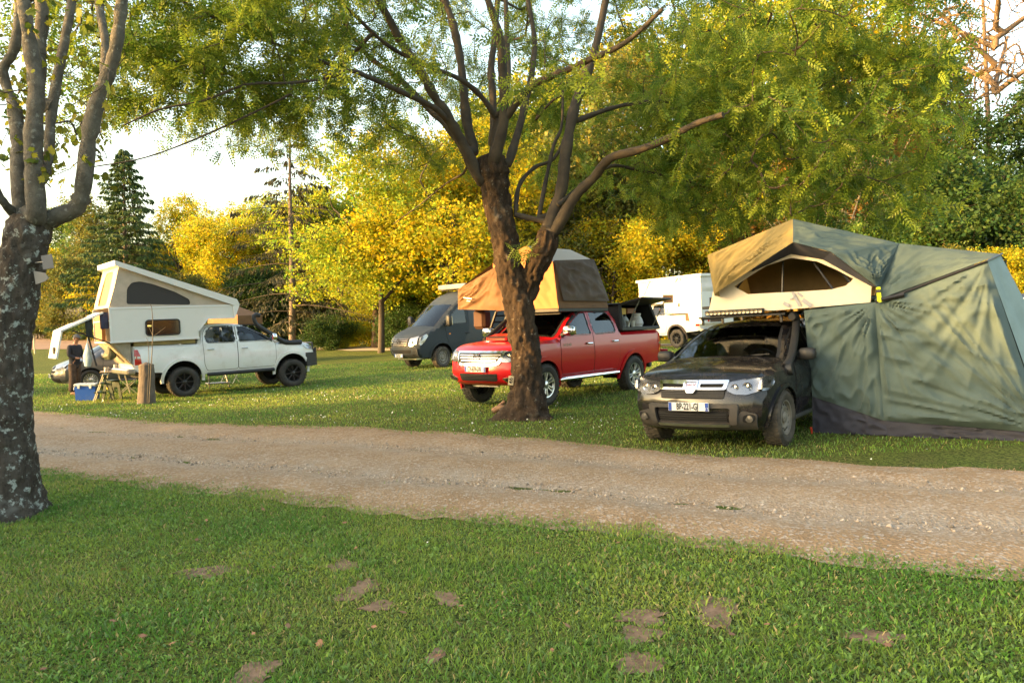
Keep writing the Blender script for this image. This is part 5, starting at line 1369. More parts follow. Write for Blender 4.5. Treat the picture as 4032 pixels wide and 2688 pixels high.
on_side('vent', M_BLACK, [(2670, 1194), (2677, 1194), (2677, 1208), (2670, 1208)]); on_side('inlet', pm('inlet_red', (.08, .02, .02), .5), [(2597, 1216), (2603, 1216), (2603, 1226), (2597, 1226)])
on_side('locker_seam', M_PRINT, [(2605, 1233), (2726, 1229), (2726, 1231), (2605, 1235)]); on_side('locker_seam', M_PRINT, [(2612, 1248), (2690, 1244), (2690, 1246), (2612, 1250)])
def side_text(s_, px, py, h, m_): 
    u0, v0 = pf(px, py); text_mesh(s_, h, lambda u, v, d: (u0 - u, YS + .006 + d, v0 + v), m_, 'lettering', fc)
side_text('Argyll', 2692, 1164, .20, M_PRINT); side_text('4x4', 2697, 1218, .10, M_PRINT)
mb = MB()
for k in range(3):
    u0, v0 = pf(2617 + k * 13, 1224)
    for a, b in (((-.08, -.10), (0, .02)), ((0, .02), (.08, -.10)), ((-.05, .10), (.03, -.02)), ((.05, .10), (-.01, .0))): mb.beam((u0 + a[0], YS + .006, v0 + a[1]), (u0 + b[0], YS + .006, v0 + b[1]), .012, .02, up=(0, 1, 0))
mb.build('mountain_print', M_PRINT, fc)
for sg in (-1,): mb = MB(); mb.box(x_r - .02, x_r, .50, .60, 1.05, 1.13, 0, .01); mb.build('tail_lamp', M_RED, fc)
mb = MB(); mb.box(x_r - .30, x_r, -.5, .8, .55, .62, 0, .02); mb.build('rear_step', M_BLACK, fc)

# --- silver people carrier behind the man, nose to the left
mpv = Car('parked_car', -12.47, 25.84, -145, label='silver people carrier half hidden behind the man at the camper door', category='car')
mpv.shape([(2.05, .25, .20, 0), (2.16, .36, .22, 0), (2.18, .52, .22, 0), (2.12, .70, .22, 0), (2.02, .82, .18, .01), (1.80, .92, .10, .03), (1.45, 1.02, .14, .05), (.85, 1.38, .12, .04), (.35, 1.60, .06, .04), (-.2, 1.68, 0, .04), (-1.4, 1.68, 0, .04), (-2.1, 1.55, -.05, .02),
           (-2.35, 1.05, -.06, 0), (-2.38, .5, -.05, 0), (-2.3, .3, 0, 0)], [(.2, .80), (.4, .88), (.7, .92), (.95, .90), (1.3, .80), (1.7, .66)], [(2.3, .82), (2.0, .90), (1.6, .97), (1.2, 1), (-2.4, .97)], [(1.95, .25), (1, .24), (-1, .24), (-2.2, .30)], r=.10,
          wheels=[(1.40, .33, .38), (-1.40, .33, .38)])
wm = rounded([(.95, 1.06), (-.1, 1.06), (-.1, 1.52), (.30, 1.50)], .05); wm2 = rounded([(-.18, 1.06), (-1.1, 1.06), (-1.1, 1.53), (-.18, 1.53)], .05)
mpv.body(M_SILVER, [wm, wm2], [(6, 8)], vin=.92); mpv.pane('windscreen', 6, 8, M_WIND, .92); mpv.lining(-1.8, 1.2, .4, [(.1, .4), (.1, -.4)], (1.1, 1.0))
for sg in (1, -1):
    mpv.door(sg, rounded([(.95, .34), (-.14, .34), (-.14, 1.57), (.30, 1.55), (1.02, 1.06), (1.05, .7)], .06), wm, M_SILVER, M_GLASSD, (.05, .88), M_SILVER); mpv.door(sg, rounded([(-.16, .34), (-.95, .34), (-1.15, .8), (-1.15, 1.57), (-.16, 1.57)], .06), wm2, M_SILVER, M_GLASSD, (-.9, .9), M_SILVER)
    for xc in (1.40, -1.40): mpv.arch(sg, xc, .33, .38, .03, .01, M_SILVER); wheel(mpv, xc, sg * .80, .33, 'multi', .21)
    mir = lambda p: [(sg * a, b) for a, b in p]
    mb = MB(); mpv.front(mb, mir(rounded([(.28, .80), (.30, .70), (.78, .74), (.78, .88), (.55, .86)], .03)), .012, .03, 0); mpv.side(mb, sg, rounded([(2.04, .72), (1.98, .83), (1.70, .92), (1.62, .88), (1.85, .76)], .03), .01, .02); mb.build('headlight', M_LAMPW, mpv.root)
    mb = MB(); mpv.front(mb, mir(rounded([(.03, .78), (.05, .68), (.24, .70), (.24, .80)], .02)), .006, 0); mb.build('grille', M_GAP, mpv.root)
    mpv.mirror(sg, 1.0, 1.08, 1.0, M_SILVER)
mb = MB(); mpv.front(mb, rounded([(-.42, .645), (-.38, .575), (.38, .575), (.42, .645)], .03), .006, 0); mb.build('upper_grille', M_GAP, mpv.root)
mb = MB(); mpv.front(mb, rounded([(-.62, .40), (-.55, .27), (.55, .27), (.62, .40)], .03), .006, 0); lg = mb.build('lower_grille', M_GAP, mpv.root)
for z in (.30, .335, .37): mb = MB(); mpv.front(mb, [(-.57, z - .006), (.57, z - .006), (.57, z + .006), (-.57, z + .006)], .012, .01); mb.build('slat', M_BLACK, lg)
mb = MB(); mpv.front(mb, [(0, .80), (-.05, .73), (0, .66), (.05, .73)], .03, .02); mb.build('emblem', M_CHROME, mpv.root)
mpv.plate(0, .48, 'AB-170-NK', dx=.03)

# --- tent and boxes of the third truck
tt = twin(thd.root, 'roof_tent', label='reddish brown roof tent whose tip shows past the nose of the near camper', category='tent')
fr = Frame(thd.root); P = fr.P
mb = MB(); c = [P(905, 1262, z=1.96), P(1024, 1252, z=1.98)]
q0 = np.array([.9, -.75, 1.90]); 
for a_, b_ in ((( .95, -1.25), (-.55, 1.0)),):
    x1_, y1_ = a_; x0_, y0_ = b_
    A0, B0, C0, D0 = (np.array(v) for v in ((x1_, y1_, 1.95), (x1_, y0_, 1.95), (x0_, y0_, 1.95), (x0_, y1_, 1.95))); up_ = np.array([0, 0, .42]); rg = np.array([(x1_ + x0_) / 2, (y0_ + y1_) / 2 + .3, 3.0])
    for u_, v_ in ((A0, B0), (B0, C0), (C0, D0), (D0, A0)): cloth(mb, u_, v_, v_ + up_, u_ + up_, (10, 4), .03, (4, 2), fade=.02); cloth(mb, u_ + up_, v_ + up_, rg, rg, (10, 8), .02, fade=.04)
mb.build('canvas', M_BROWN, tt, 60)
mb = MB(); mb.box(-.6, 1.0, -1.25, 1.0, 1.88, 1.945, 0, .01); mb.build('platform', M_BLACK, tt)
bxo = twin(thd.root, 'storage_box', label='long pale grey box on the bed of the far white pickup', category='box'); mb = MB(); mb.box(-2.55, -1.25, -.75, .75, 1.33, 1.72, 0, .02); mb.build('body', pm('pale_box', (.48, .43, .38), .6), bxo)
mb = MB(); mb.box(-2.58, -1.22, -.78, .78, 1.725, 1.76, 0, .01); mb.build('lid', pm('pale_box', (.5, .5, .5)), bxo)
# ------------------------------------------------------------------ trees
class Skel:
    """branch skeleton: hand-laid limbs first, then twigs grown to target points"""
    only_twigs = False

    def __init__(s): s.p = np.zeros((0, 3)); s.par = []; s.r = []; s.fixed = []

    def limb(s, pts, r0, r1, par=None, sub=5):
        P_ = catmull(pts, sub); n = len(P_); rr = np.interp(np.linspace(0, 1, n), [0, .12, 1], [r0, r0 * .86, r1])
        if par is None and len(s.p): par = int(np.argmin(((s.p - P_[0]) ** 2).sum(1)))
        i0 = len(s.p); s.p = np.vstack([s.p, P_])
        for k in range(n): s.par.append((i0 + k - 1) if k else (par if par is not None else -1)); s.r.append(rr[k]); s.fixed.append(True)
        return i0, i0 + n

    def grow(s, T, seg=4, bend=.35, tip=.004, wig=.06, droop=.0, minr=1e9):
        T = np.asarray(T); T = T[np.argsort(np.sqrt(((T[:, None, :] - s.p[None, ::4]) ** 2).sum(-1)).min(1))] if len(T) * len(s.p) < 3e7 else T
        P_ = np.zeros((len(s.p) + len(T) * seg, 3)); m = len(s.p); P_[:m] = s.p; s.tips = []; s.tipdir = []
        for t in T:
            d2 = ((P_[:m] - t) ** 2).sum(1); j = int(np.argmin(d2)); a = P_[j]; L = math.sqrt(d2[j]) + 1e-6
            pj = s.par[j]; dirn = (a - P_[pj]) if pj >= 0 else np.array([0, 0, 1.]); dirn = dirn / (np.linalg.norm(dirn) + 1e-9)
            c = a + dirn * L * bend
            prev = j
            for k in range(1, seg + 1):
                u = k / seg; q = (1 - u) ** 2 * a + 2 * u * (1 - u) * c + u * u * t + rng.normal(0, wig * L / seg, 3) * (k < seg); q[2] -= droop * L * u * u
                P_[m] = q; s.par.append(prev); s.r.append(0.); s.fixed.append(False); prev = m; m += 1
            s.tips.append(prev); dd = P_[prev] - P_[s.par[prev]]; s.tipdir.append(dd / (np.linalg.norm(dd) + 1e-9))
        s.p = P_[:m]
        cnt = np.zeros(m)
        ch = np.zeros(m, int)
        for i in range(m): 
            if s.par[i] >= 0: ch[s.par[i]] += 1
        cnt[ch == 0] = 1
        for i in range(m - 1, -1, -1):
            if s.par[i] >= 0: cnt[s.par[i]] += cnt[i]
        for i in range(m):
            if not s.fixed[i]: s.r[i] = min(tip * cnt[i] ** .5, s.r[s.par[i]] * .9 if s.fixed[s.par[i]] else 1e9)
        return s

    def segs(s, lo=0., hi=9.):
        r = np.array(s.r); par = np.array(s.par); fx = np.array(s.fixed)
        i = np.nonzero((par >= 0) & (~fx if s.only_twigs else True))[0]
        return s.p[par[i]], s.p[i], np.minimum(r[par[i]], r[i] * 1.35), r[i]

    def mesh(s, name, mat, parent, n=6, lo=0., hi=9., **k):
        A_, B_, ra, rb = s.segs(lo, hi)
        d = B_ - A_; L = np.linalg.norm(d, axis=1)[:, None] + 1e-9; d /= L; A_ = A_ - d * ra[:, None] * .3
        h = np.where(np.abs(d[:, 2:]) < .9, [[0, 0, 1.]], [[1., 0, 0]]); u = np.cross(d, h); u /= np.linalg.norm(u, axis=1)[:, None]; w = np.cross(d, u)
        a = np.arange(n) * 2 * np.pi / n; ring = np.cos(a)[None, :, None] * u[:, None] + np.sin(a)[None, :, None] * w[:, None]
        V = np.concatenate([A_[:, None] + ring * ra[:, None, None], B_[:, None] + ring * rb[:, None, None]], 1).reshape(-1, 3)
        j = np.arange(n); q = np.stack([j, (j + 1) % n, n + (j + 1) % n, n + j], 1); Fq = (q[None] + (np.arange(len(A_)) * 2 * n)[:, None, None]).reshape(-1, 4)
        return np_mesh(name, V, Fq, mat, parent, smooth=True, **k)


def frames(d, roll=None):
    """rotation matrices whose x axis runs along d"""
    n = len(d); d = d / (np.linalg.norm(d, axis=1)[:, None] + 1e-9)
    r = rng.normal(0, 1, (n, 3)); y = np.cross(r, d); y /= np.linalg.norm(y, axis=1)[:, None] + 1e-9
    if roll is not None:       # keep the leaf roughly facing up
        y = np.cross(np.array([0, 0, 1.]), d) + rng.normal(0, roll, (n, 3)); y -= d * (y * d).sum(1)[:, None]; y /= np.linalg.norm(y, axis=1)[:, None] + 1e-9
    return np.stack([d, y, np.cross(d, y)], 2)


def foliage(name, tv, tf, pos, d, size, mat, parent, tint, roll=None, **k):
    M_ = frames(d, roll); V = np.einsum('nij,kj->nki', M_, tv) * size[:, None, None] + pos[:, None]
    Fq = tf[None] + (np.arange(len(pos)) * len(tv))[:, None, None]
    return np_mesh(name, V.reshape(-1, 3), Fq.reshape(-1, tf.shape[1]), mat, parent, col=np.repeat(tint, len(tv), 0), **k)


def leaflet(x, y, ang, L, w, z=0, droop=.25):
    c, s_ = math.cos(ang), math.sin(ang); pts = [(0, 0, 0), (L * .45, w, -droop * L * .2), (L, 0, -droop * L), (L * .45, -w, -droop * L * .2)]
    return [(x + a * c - b * s_, y + a * s_ + b * c, z + q) for a, b, q in pts]


def pinnate(pairs=5, L=.078, w=.015):
    v = []
    for k in range(pairs):
        x = .06 + k * .046; z = -.9 * x * x
        for sg in (1, -1): v += leaflet(x, 0, sg * R(62 - 4 * k), L * (1 - .05 * abs(k - 2)), w, z)
    v += leaflet(.06 + pairs * .044, 0, 0, L, w, -.04)
    v = np.array(v); return v, np.arange(len(v)).reshape(-1, 4)


def sprig(k=6, L=.5, w=.16, spread=.8, seed=3):
    g = np.random.default_rng(seed); v = []
    for i in range(k):
        a = g.uniform(0, 2 * np.pi); b = g.uniform(-.7, .9); o = g.normal(0, spread * .4, 3)
        d = np.array([math.cos(a) * math.cos(b), math.sin(a) * math.cos(b), math.sin(b)]); y = np.cross(d, g.normal(0, 1, 3)); y /= np.linalg.norm(y)
        v += [o, o + d * L * .5 + y * w, o + d * L, o + d * L * .5 - y * w]
    v = np.array(v); return v, np.arange(len(v)).reshape(-1, 4)


def maple_shape():
    a = [-165, -128, -100, -72, -52, -32, -18, 0, 18, 32, 52, 72, 100, 128, 165]; r = [.30, .55, .40, .80, .55, .85, .62, 1.05, .62, .85, .55, .80, .40, .55, .30]
    v = [(0, 0, 0)] + [(.35 + q * math.cos(R(t)) * .6, q * math.sin(R(t)) * .62, -.25 * q * q) for t, q in zip(a, r)]
    return np.array(v), np.array([(0, i, i + 1) for i in range(1, 15)])


def bark_material(name, c1, c2, lichen, lamt=.62, scale=9):
    m = bpy.data.materials.new(name); m.use_nodes = True; nt = m.node_tree; b = nt.nodes['Principled BSDF']; MATS[name] = m
    co = nt.nodes.new('ShaderNodeTexCoord').outputs['Object']
    c = _mix(nt, _noise(nt, co, scale, 6, .7, .35, .65, (1, 1, .35)), c1, c2)
    c = _mix(nt, _noise(nt, co, scale * 3.2, 4, .7, .55, .75), c, tuple(q * .35 for q in c1))
    c = _mix(nt, _noise(nt, co, 13, 5, .7, lamt, lamt + .08), c, lichen)
    c = _mix(nt, _noise(nt, co, 2.2, 3, .6, .62, .72), c, tuple(.5 * a + .5 * d for a, d in zip(c2, lichen)))
    nt.links.new(c, b.inputs['Base Color']); b.inputs['Roughness'].default_value = .9; b.inputs['Specular IOR Level'].default_value = .2
    bn = nt.nodes.new('ShaderNodeBump'); bn.inputs['Distance'].default_value = .035; nt.links.new(_noise(nt, co, scale * 2.5, 6, .75, 0, 1, (1, 1, .4)), bn.inputs['Height']); nt.links.new(bn.outputs[0], b.inputs['Normal'])
    return m


def trunk_mesh(name, path, rad, mat, parent, n=96, sub=22, rough=.03, flare=None, seed=1, **k):
    """trunk with plated bark and root flare"""
    Q = catmull(np.column_stack([path, rad]), sub); P_, r = Q[:, :3], Q[:, 3]; kk = len(P_)
    T = np.gradient(P_, axis=0); T /= np.linalg.norm(T, axis=1)[:, None]; a = np.arange(n) * 2 * np.pi / n
    u = np.cross(T, [[0, 1., 0]]); u /= np.linalg.norm(u, axis=1)[:, None]; w = np.cross(T, u)
    L = np.concatenate([[0], np.cumsum(np.linalg.norm(np.diff(P_, axis=0), axis=1))])
    A_, Lg = np.meshgrid(a, L); pl = vn(A_ / (2 * np.pi) * 22, Lg * 9, seed) ; pl2 = vn(A_ / (2 * np.pi) * 44, Lg * 20, seed + 1); lump = vn(A_ / (2 * np.pi) * 5, Lg * 2.2, seed + 2)
    pl = np.where(A_ > 6.0, pl[:, :1], pl)
    R_ = r[:, None] * (1 + .10 * (lump - .5)) + rough * (np.clip(pl * 1.6 - .3, 0, 1) - .5) + rough * .5 * (pl2 - .5)
    if flare: R_ = R_ * (1 + flare[1] * np.exp(-Lg / flare[0]) * (.45 + .75 * np.clip(np.sin(A_ * 3 + 1) + .5 * np.sin(A_ * 5), 0, 2)))
    V = P_[:, None] + R_[..., None] * (np.cos(a)[None, :, None] * u[:, None] + np.sin(a)[None, :, None] * w[:, None])
    j = np.arange(n); q = np.stack([j, (j + 1) % n, n + (j + 1) % n, n + j], 1); Fq = (q[None] + (np.arange(kk - 1) * n)[:, None, None]).reshape(-1, 4)
    V = V.reshape(-1, 3); cap = np.array([[(kk - 1) * n + i, (kk - 1) * n + (i + 1) % n, kk * n, kk * n] for i in range(n)]); V = np.vstack([V, P_[-1] + T[-1] * r[-1] * .4])
    return np_mesh(name, V, np.vstack([Fq, cap]), mat, parent, smooth=True, **k)


M_BARK = bark_material('ash_bark', (.022, .015, .011), (.080, .053, .035), (.22, .20, .17), .615)
M_BARK2 = bark_material('maple_bark', (.042, .034, .028), (.100, .084, .070), (.36, .39, .36), .555, 11)
M_LIMB = pm('ash_limb', (.034, .026, .019), .85, col2=(.070, .053, .036), scale=4, bump=(25, .006, (1, 1, .5)))
M_LIMB2 = pm('maple_limb', (.125, .112, .092), .85, col2=(.060, .053, .042), scale=9, bump=(45, .014), dirt=((.22, .22, .19), 16, .58, .66, .8))
M_TWIG = pm('twig', (.060, .045, .032), .85)
M_ASH = pm('ash_leaf', (1, 1, 1), .5, attr='tint', transl=.50, spec=.3)
leaf_mat = lambda nm, tr=.45: pm(nm, (1, 1, 1), .55, attr='tint', transl=tr, spec=.25)


def leaf_tint(n, a, b, sd_=.18):
    t = rng.random((n, 1)); return (np.array(a) * (1 - t) + np.array(b) * t) * np.clip(rng.normal(1, sd_, (n, 1)), .4, 1.7)


# --- the big tree in the middle: trunk and limbs traced, twigs grown
TD = 13.1
zb = lambda zx, zy, d=0.: at(1300 + zx * .5952, zy * .5952, TD + d)
za_ = lambda zx, zy, d=0.: at(zx * .5739, zy * .5739, TD + d)
bp_ = on_ground(2070, 1650)
ash = empty('ash_tree', bp_, label='big forked tree with dark scaly trunk in front of the red pickup', category='tree')
ash_i = np.array(bp_); off = lambda pts: [np.array(p) - ash_i for p in pts]
tp = [at(*c) for c in ((2072, 1665, TD), (2074, 1600, TD), (2076, 1500, TD), (2070, 1400, TD), (2058, 1300, TD), (2042, 1200, TD), (2020, 1110, TD), (1998, 1020, TD), (1984, 930, TD), (1966, 840, TD), (1948, 740, TD), (1938, 670, TD), (1935, 620, TD))]
pxm = F / TD
trunk_mesh('trunk', np.array(off(tp)), np.array([84, 70, 60, 56, 55, 54, 54, 53, 52, 51, 55, 64, 54]) / pxm, M_BARK, ash, flare=(.28, .75), rough=.045, seed=5)
fk = [at(*c) for c in ((2062, 1180, TD), (2090, 1100, TD), (2122, 1030, TD - .1), (2148, 965, TD - .15), (2155, 915, TD - .15))]
trunk_mesh('fork', np.array(off(fk)), np.array([40, 43, 41, 44, 38]) / pxm, M_BARK, ash, rough=.045, seed=9, n=80)
sk = Skel()
sk.limb([tp[-2], tp[-1]], .05, .05, -1); sk.limb([fk[-2], fk[-1]], .05, .05, -1)
q = lambda s_: s_ * .5952 / pxm
LIMBS = [  # (points in zoom pixels with depth offset, start and end half width)
    ([(985, 1190, -.1), (880, 960, -.3), (780, 780, -.5), (690, 640, -.7), (600, 480, -.9), (480, 300, -1.1), (380, 110, -1.3), (290, -40, -1.5)], 46, 24),
    ([(930, 1060, .0), (770, 830, .2), (650, 720, .4), (560, 620, .6), (440, 510, .8), (250, 370, 1.1), (130, 200, 1.4), (50, 20, 1.6)], 30, 16),
    ([(780, 800, -.5), (690, 715, -.8), (560, 650, -1.1), (430, 590, -1.4), (250, 510, -1.7), (130, 470, -1.9), (-30, 505, -2.2)], 24, 14),
    ([(1110, 800, .3), (1000, 640, .1), (850, 520, -.2), (620, 430, -.5), (380, 300, -.9), (150, 90, -1.3), (30, -30, -1.5)], 24, 10),
    ([(950, 1000, .2), (900, 780, .3), (880, 560, .3), (850, 330, .4), (800, 120, .4), (740, -40, .5)], 42, 27),
    ([(1075, 960, .5), (1080, 700, .8), (1065, 450, 1.0), (1090, 250, 1.3), (1110, -40, 1.6)], 34, 22),
    ([(1080, 1080, -.2), (1150, 780, -.3), (1140, 480, -.4), (1120, 250, -.5), (1030, -40, -.6)], 46, 26),
    ([(1150, 720, .2), (1180, 500, .5), (1170, 250, .8), (1160, -40, 1.0)], 26, 18),
    ([(1180, 1080, .1), (1250, 850, .4), (1300, 650, .6), (1340, 450, .8), (1350, 250, 1.0), (1300, -40, 1.2)], 34, 18),
    ([(1175, 760, -.3), (1310, 590, -.6), (1450, 510, -.9), (1600, 450, -1.1), (1750, 380, -1.4), (1870, 330, -1.6), (2010, 240, -1.9), (2200, 60, -2.2)], 30, 14),
    ([(1440, 1530, -.1), (1530, 1250, .0), (1560, 1000, .1), (1620, 700, .3), (1700, 480, .5), (1760, 300, .7), (1830, -30, 1.0)], 54, 28),
    ([(1480, 1540, -.2), (1620, 1300, -.4), (1740, 1180, -.6), (1850, 1050, -.9), (2050, 990, -1.3), (2230, 920, -1.6), (2420, 820, -1.9), (2600, 760, -2.2)], 42, 20),
    ([(1225, 1420, .0), (1250, 1230, .3), (1350, 1110, .5), (1480, 1050, .7), (1560, 880, .9), (1600, 700, 1.2)], 20, 9),
    ([(1380, 1440, .2), (1430, 1180, .5), (1480, 960, .8), (1530, 840, 1.0), (1540, 600, 1.3)], 20, 9),
    ([(1630, 800, .3), (1850, 720, .6), (2050, 680, 1.0), (2352, 665, 1.5), (2600, 640, 2.0)], 22, 10),
    ([(1515, 1350, -.2), (1650, 1240, .3), (1850, 1100, .7), (2050, 1130, 1.1), (2300, 1180, 1.5), (2450, 1230, 1.8)], 18, 7),
    ([(2010, 240, -1.9), (2350, 180, -1.6), (2700, 120, -1.2), (3050, 60, -1.0)], 12, 5), ([(2352, 665, 1.5), (2640, 560, 1.6), (2950, 555, 1.4), (3400, 520, 1.2), (3700, 420, 1.0)], 10, 4), ([(1870, 330, -1.6), (2250, 420, -2.0), (2600, 480, -2.2), (2900, 640, -2.4)], 11, 4), ([(1760, 300, .7), (2100, 180, 1.2), (2500, 200, 1.6), (2900, 300, 1.8)], 13, 5), ([(2230, 920, -1.6), (2500, 1010, -1.5), (2750, 1080, -1.4)], 10, 4),
    ([(880, 1150, .2), (760, 1220, .5), (600, 1350, 1.0), (420, 1480, 1.4)], 9, 4),
]
for pts, a, b in LIMBS: sk.limb([zb(*c) for c in pts], q(a) * .92, q(b) * .85)
for pts, a, b in (([(2342, 520, -2.0), (2000, 570, -2.3), (1700, 580, -2.6), (1400, 690, -2.9), (1100, 750, -3.1), (850, 860, -3.3)], 10, 4), ([(2000, 640, -2.3), (1850, 720, -2.4), (1400, 930, -2.7), (1000, 1080, -2.9), (640, 1145, -3.1)], 7, 3), ([(2330, 470, -1.0), (1810, 270, -1.2), (1400, 90, -1.6), (1200, -20, -1.8)], 13, 8), ([(1700, 250, -1.3), (1560, 430, -1.6), (1480, 490, -1.8), (1150, 400, -2.2), (950, 250, -2.4)], 6, 3)):
    sk.limb([za_(*c) for c in pts], a * .5739 / pxm * 1.0, b * .5739 / pxm)
np_l = len(sk.p)
tg = []     # twig targets: along limb ends and through the crown's volume
for _ in range(1500):
    u = rng.uniform(0, 1); ang = rng.uniform(0, 2 * np.pi); rad = math.sqrt(rng.uniform(.12, 1))
    cx, cy = .4 + 6.5 * rad * math.cos(ang), 13.0 + 5.0 * rad * math.sin(ang)
    lo = np.interp(cx, [-6.5, -3, 0, 2.5, 4.5, 7.5], [4.5, 4.6, 4.6, 4.1, 3.7, 4.0]); hi = 10.2 - .05 * (cx - .5) ** 2
    tg.append((cx, cy, rng.uniform(lo, hi)))
for _ in range(480):   # hanging right-hand side and far left sprays
    tg.append((rng.uniform(2.2, 6.7), rng.uniform(11.0, 15.5), rng.uniform(3.1, 5.8)) if rng.random() < .72 else (rng.uniform(-6.8, -2.5), rng.uniform(9.8, 12.5), rng.uniform(4.3, 6.2)))
tg = np.array(tg); tg = tg[tg[:, 1] > 9.4]
tg = tg[~((tg[:, 1] < 12.3) & (np.abs(tg[:, 0] - .1) < 3.2) & (rng.random(len(tg)) < .72))]; tg = np.vstack([tg, np.stack([rng.uniform(-6.9, -2.2, 130), rng.uniform(9.8, 14.5, 130), rng.uniform(4.7, 8.2, 130)], 1)])
sk.grow(tg, 5, .30, .0045, .10, .02)
r_all = np.array(sk.r); ids = np.arange(len(sk.p))
sk.p -= ash_i
def smooth_limbs(sk, parent, mat, n=9):
    """each traced limb as its own round bough"""
    i = 0; fx = np.array(sk.fixed); par = np.array(sk.par); N = int(fx.sum())
    while i < N:
        j = i + 1
        while j < N and par[j] == j - 1: j += 1
        P_ = sk.p[i:j]; r = np.array(sk.r[i:j])
        if par[i] >= 0: P_ = np.vstack([sk.p[par[i]], P_]); r = np.concatenate([[r[0] * 1.05], r])
        mb = MB(); mb.tube(P_, r * (1 + .08 * rng.normal(0, 1, len(r))), n); mb.build('limb', mat, parent, 80)
        i = j
smooth_limbs(sk, ash, M_LIMB)
sk.only_twigs = True
sk.mesh('twigs', M_TWIG, ash, 5, .0, kind='stuff')
tv, tf = pinnate()
tips = np.array(sk.tips); par = np.array(sk.par); td = np.array(sk.tipdir)
pos, dr = [], []
nodes = np.concatenate([tips, par[tips], par[par[tips]]]); nd = np.concatenate([td, td, td])
for k in range(8):
    o = rng.normal(0, .055, (len(nodes), 3))
    pos.append(sk.p[nodes] + o); d = nd * .45 + rng.normal(0, .75, (len(nodes), 3)); d[:, 2] -= .12; dr.append(d)
pos, dr = np.concatenate(pos), np.concatenate(dr); n = len(pos)
keep = rng.random(n) < .86; pos, dr = pos[keep], dr[keep]; n = len(pos)
foliage('crown', tv, tf, pos, dr, rng.uniform(.60, 1.10, n), M_ASH, ash, leaf_tint(n, (.070, .155, .024), (.250, .305, .040)), .7, kind='stuff')
print('ash leaves', n)
# sprout on the trunk
p0 = at(2065, 990, TD - .45) - ash_i; m_ = 26
foliage('sprout', tv, tf, p0 + rng.normal(0, .07, (m_, 3)), rng.normal(0, 1, (m_, 3)) + [0, -.4, -.2], rng.uniform(.6, .9, m_), M_ASH, ash, leaf_tint(m_, (.09, .17, .03), (.2, .26, .05)), .6, kind='stuff')

# --- maple at the left edge
MD = 6.8; pm_ = F / MD
mb_ = on_ground(40, 2030)
MD = float(mb_[1]); pm_ = F / MD
mp = empty('maple_tree', mb_, label='maple tree with lichen-spotted trunk and pale limbs at the left edge', category='tree'); mi_ = np.array(mb_)
tp2 = [at(*c) for c in ((20, 2075, MD), (25, 1980, MD), (30, 1850, MD), (30, 1700, MD), (32, 1500, MD), (34, 1350, MD), (55, 1200, MD), (78, 1080, MD), (98, 980, MD), (112, 900, MD), (115, 850, MD))]
trunk_mesh('trunk', np.array(tp2) - mi_, np.array([126, 114, 100, 90, 82, 80, 80, 80, 80, 78, 58]) / pm_, M_BARK2, mp, flare=(.22, .85), rough=.030, seed=15)
sm = Skel(); zc_ = lambda zx, zy, d=0.: at(zx * .5739, zy * .5739, MD + d); qm = lambda s_: s_ * .5739 / pm_
sm.limb([tp2[-2], tp2[-1]], .05, .05, -1)
for pts, a, b in (([(160, 1540, 0), (130, 1250, 0), (125, 950, .1), (100, 760, .15)], 68, 52), ([(255, 1480, -.1), (235, 1200, -.12), (230, 900, -.12), (250, 600, -.1), (205, 300, -.1), (150, -60, -.1)], 82, 50), ([(270, 1250, 0), (330, 1100, .1), (350, 800, .2), (400, 500, .3), (460, 200, .4), (505, -60, .5)], 46, 34),
                  ([(290, 1530, .05), (400, 1480, .05), (530, 1420, .05), (575, 1250, .0), (610, 950, -.05), (670, 680, -.1), (745, 500, -.15), (800, 300, -.2), (845, -60, -.25)], 78, 42), ([(715, 560, -.1), (722, 300, .0), (690, 100, .1), (670, -60, .2)], 38, 30),
                  ([(120, 800, .2), (60, 640, .3), (20, 480, .3), (90, 360, .3), (120, 200, .3), (135, -60, .3)], 44, 36), ([(110, 1480, 0), (20, 1380, -.2), (-60, 1230, -.3), (-120, 1000, -.4)], 40, 26), ([(250, 700, .2), (270, 400, .4), (290, 100, .5), (260, -60, .6)], 60, 40)):
    sm.limb([zc_(*c) for c in pts], qm(a) * .9, qm(b) * .85)
tg = [at(rng.uniform(-250, 430), rng.uniform(-900, 700), MD + rng.uniform(-.6, 1.8)) for _ in range(190)] + [at(rng.uniform(-600, 900), rng.uniform(-1500, -200), MD + rng.uniform(-1.5, 2.5)) for _ in range(90)]
sm.grow(tg, 4, .3, .004, .08)
sm.p -= mi_; smooth_limbs(sm, mp, M_LIMB2, 12)
sm.only_twigs = True; sm.mesh('twigs', M_TWIG, mp, 5, kind='stuff')
mv, mf = maple_shape(); tips = np.array(sm.tips); td = np.array(sm.tipdir); par = np.array(sm.par)
M_MAPLE = leaf_mat('maple_leaf', .5)
me_leaf = bpy.data.meshes.new('leaf'); me_leaf.from_pydata(mv.tolist(), [], mf.tolist()); me_leaf.materials.append(pm('maple_leaf_single', (.20, .23, .035), .5, col2=(.12, .19, .03), scale=1.5, transl=.5))
order = rng.permutation(len(tips))[:110]
for i in order:       # the large near leaves, one by one
    o = link('leaf', me_leaf, mp); d = td[i] * .4 + rng.normal(0, .6, 3); d[2] -= .5; Mx = frames(d[None], .8)[0]
    o.matrix_local = Matrix.LocRotScale(Vector(sm.p[tips[i]]), Matrix(Mx.tolist()).to_quaternion(), Vector([float(rng.uniform(.09, .17))] * 3))
pos = np.concatenate([sm.p[tips] + rng.normal(0, .09, (len(tips), 3)) for _ in range(4)] + [sm.p[par[tips]] + rng.normal(0, .09, (len(tips), 3)) for _ in range(2)]); n = len(pos); d = rng.normal(0, .7, (n, 3)); d[:, 2] -= .5
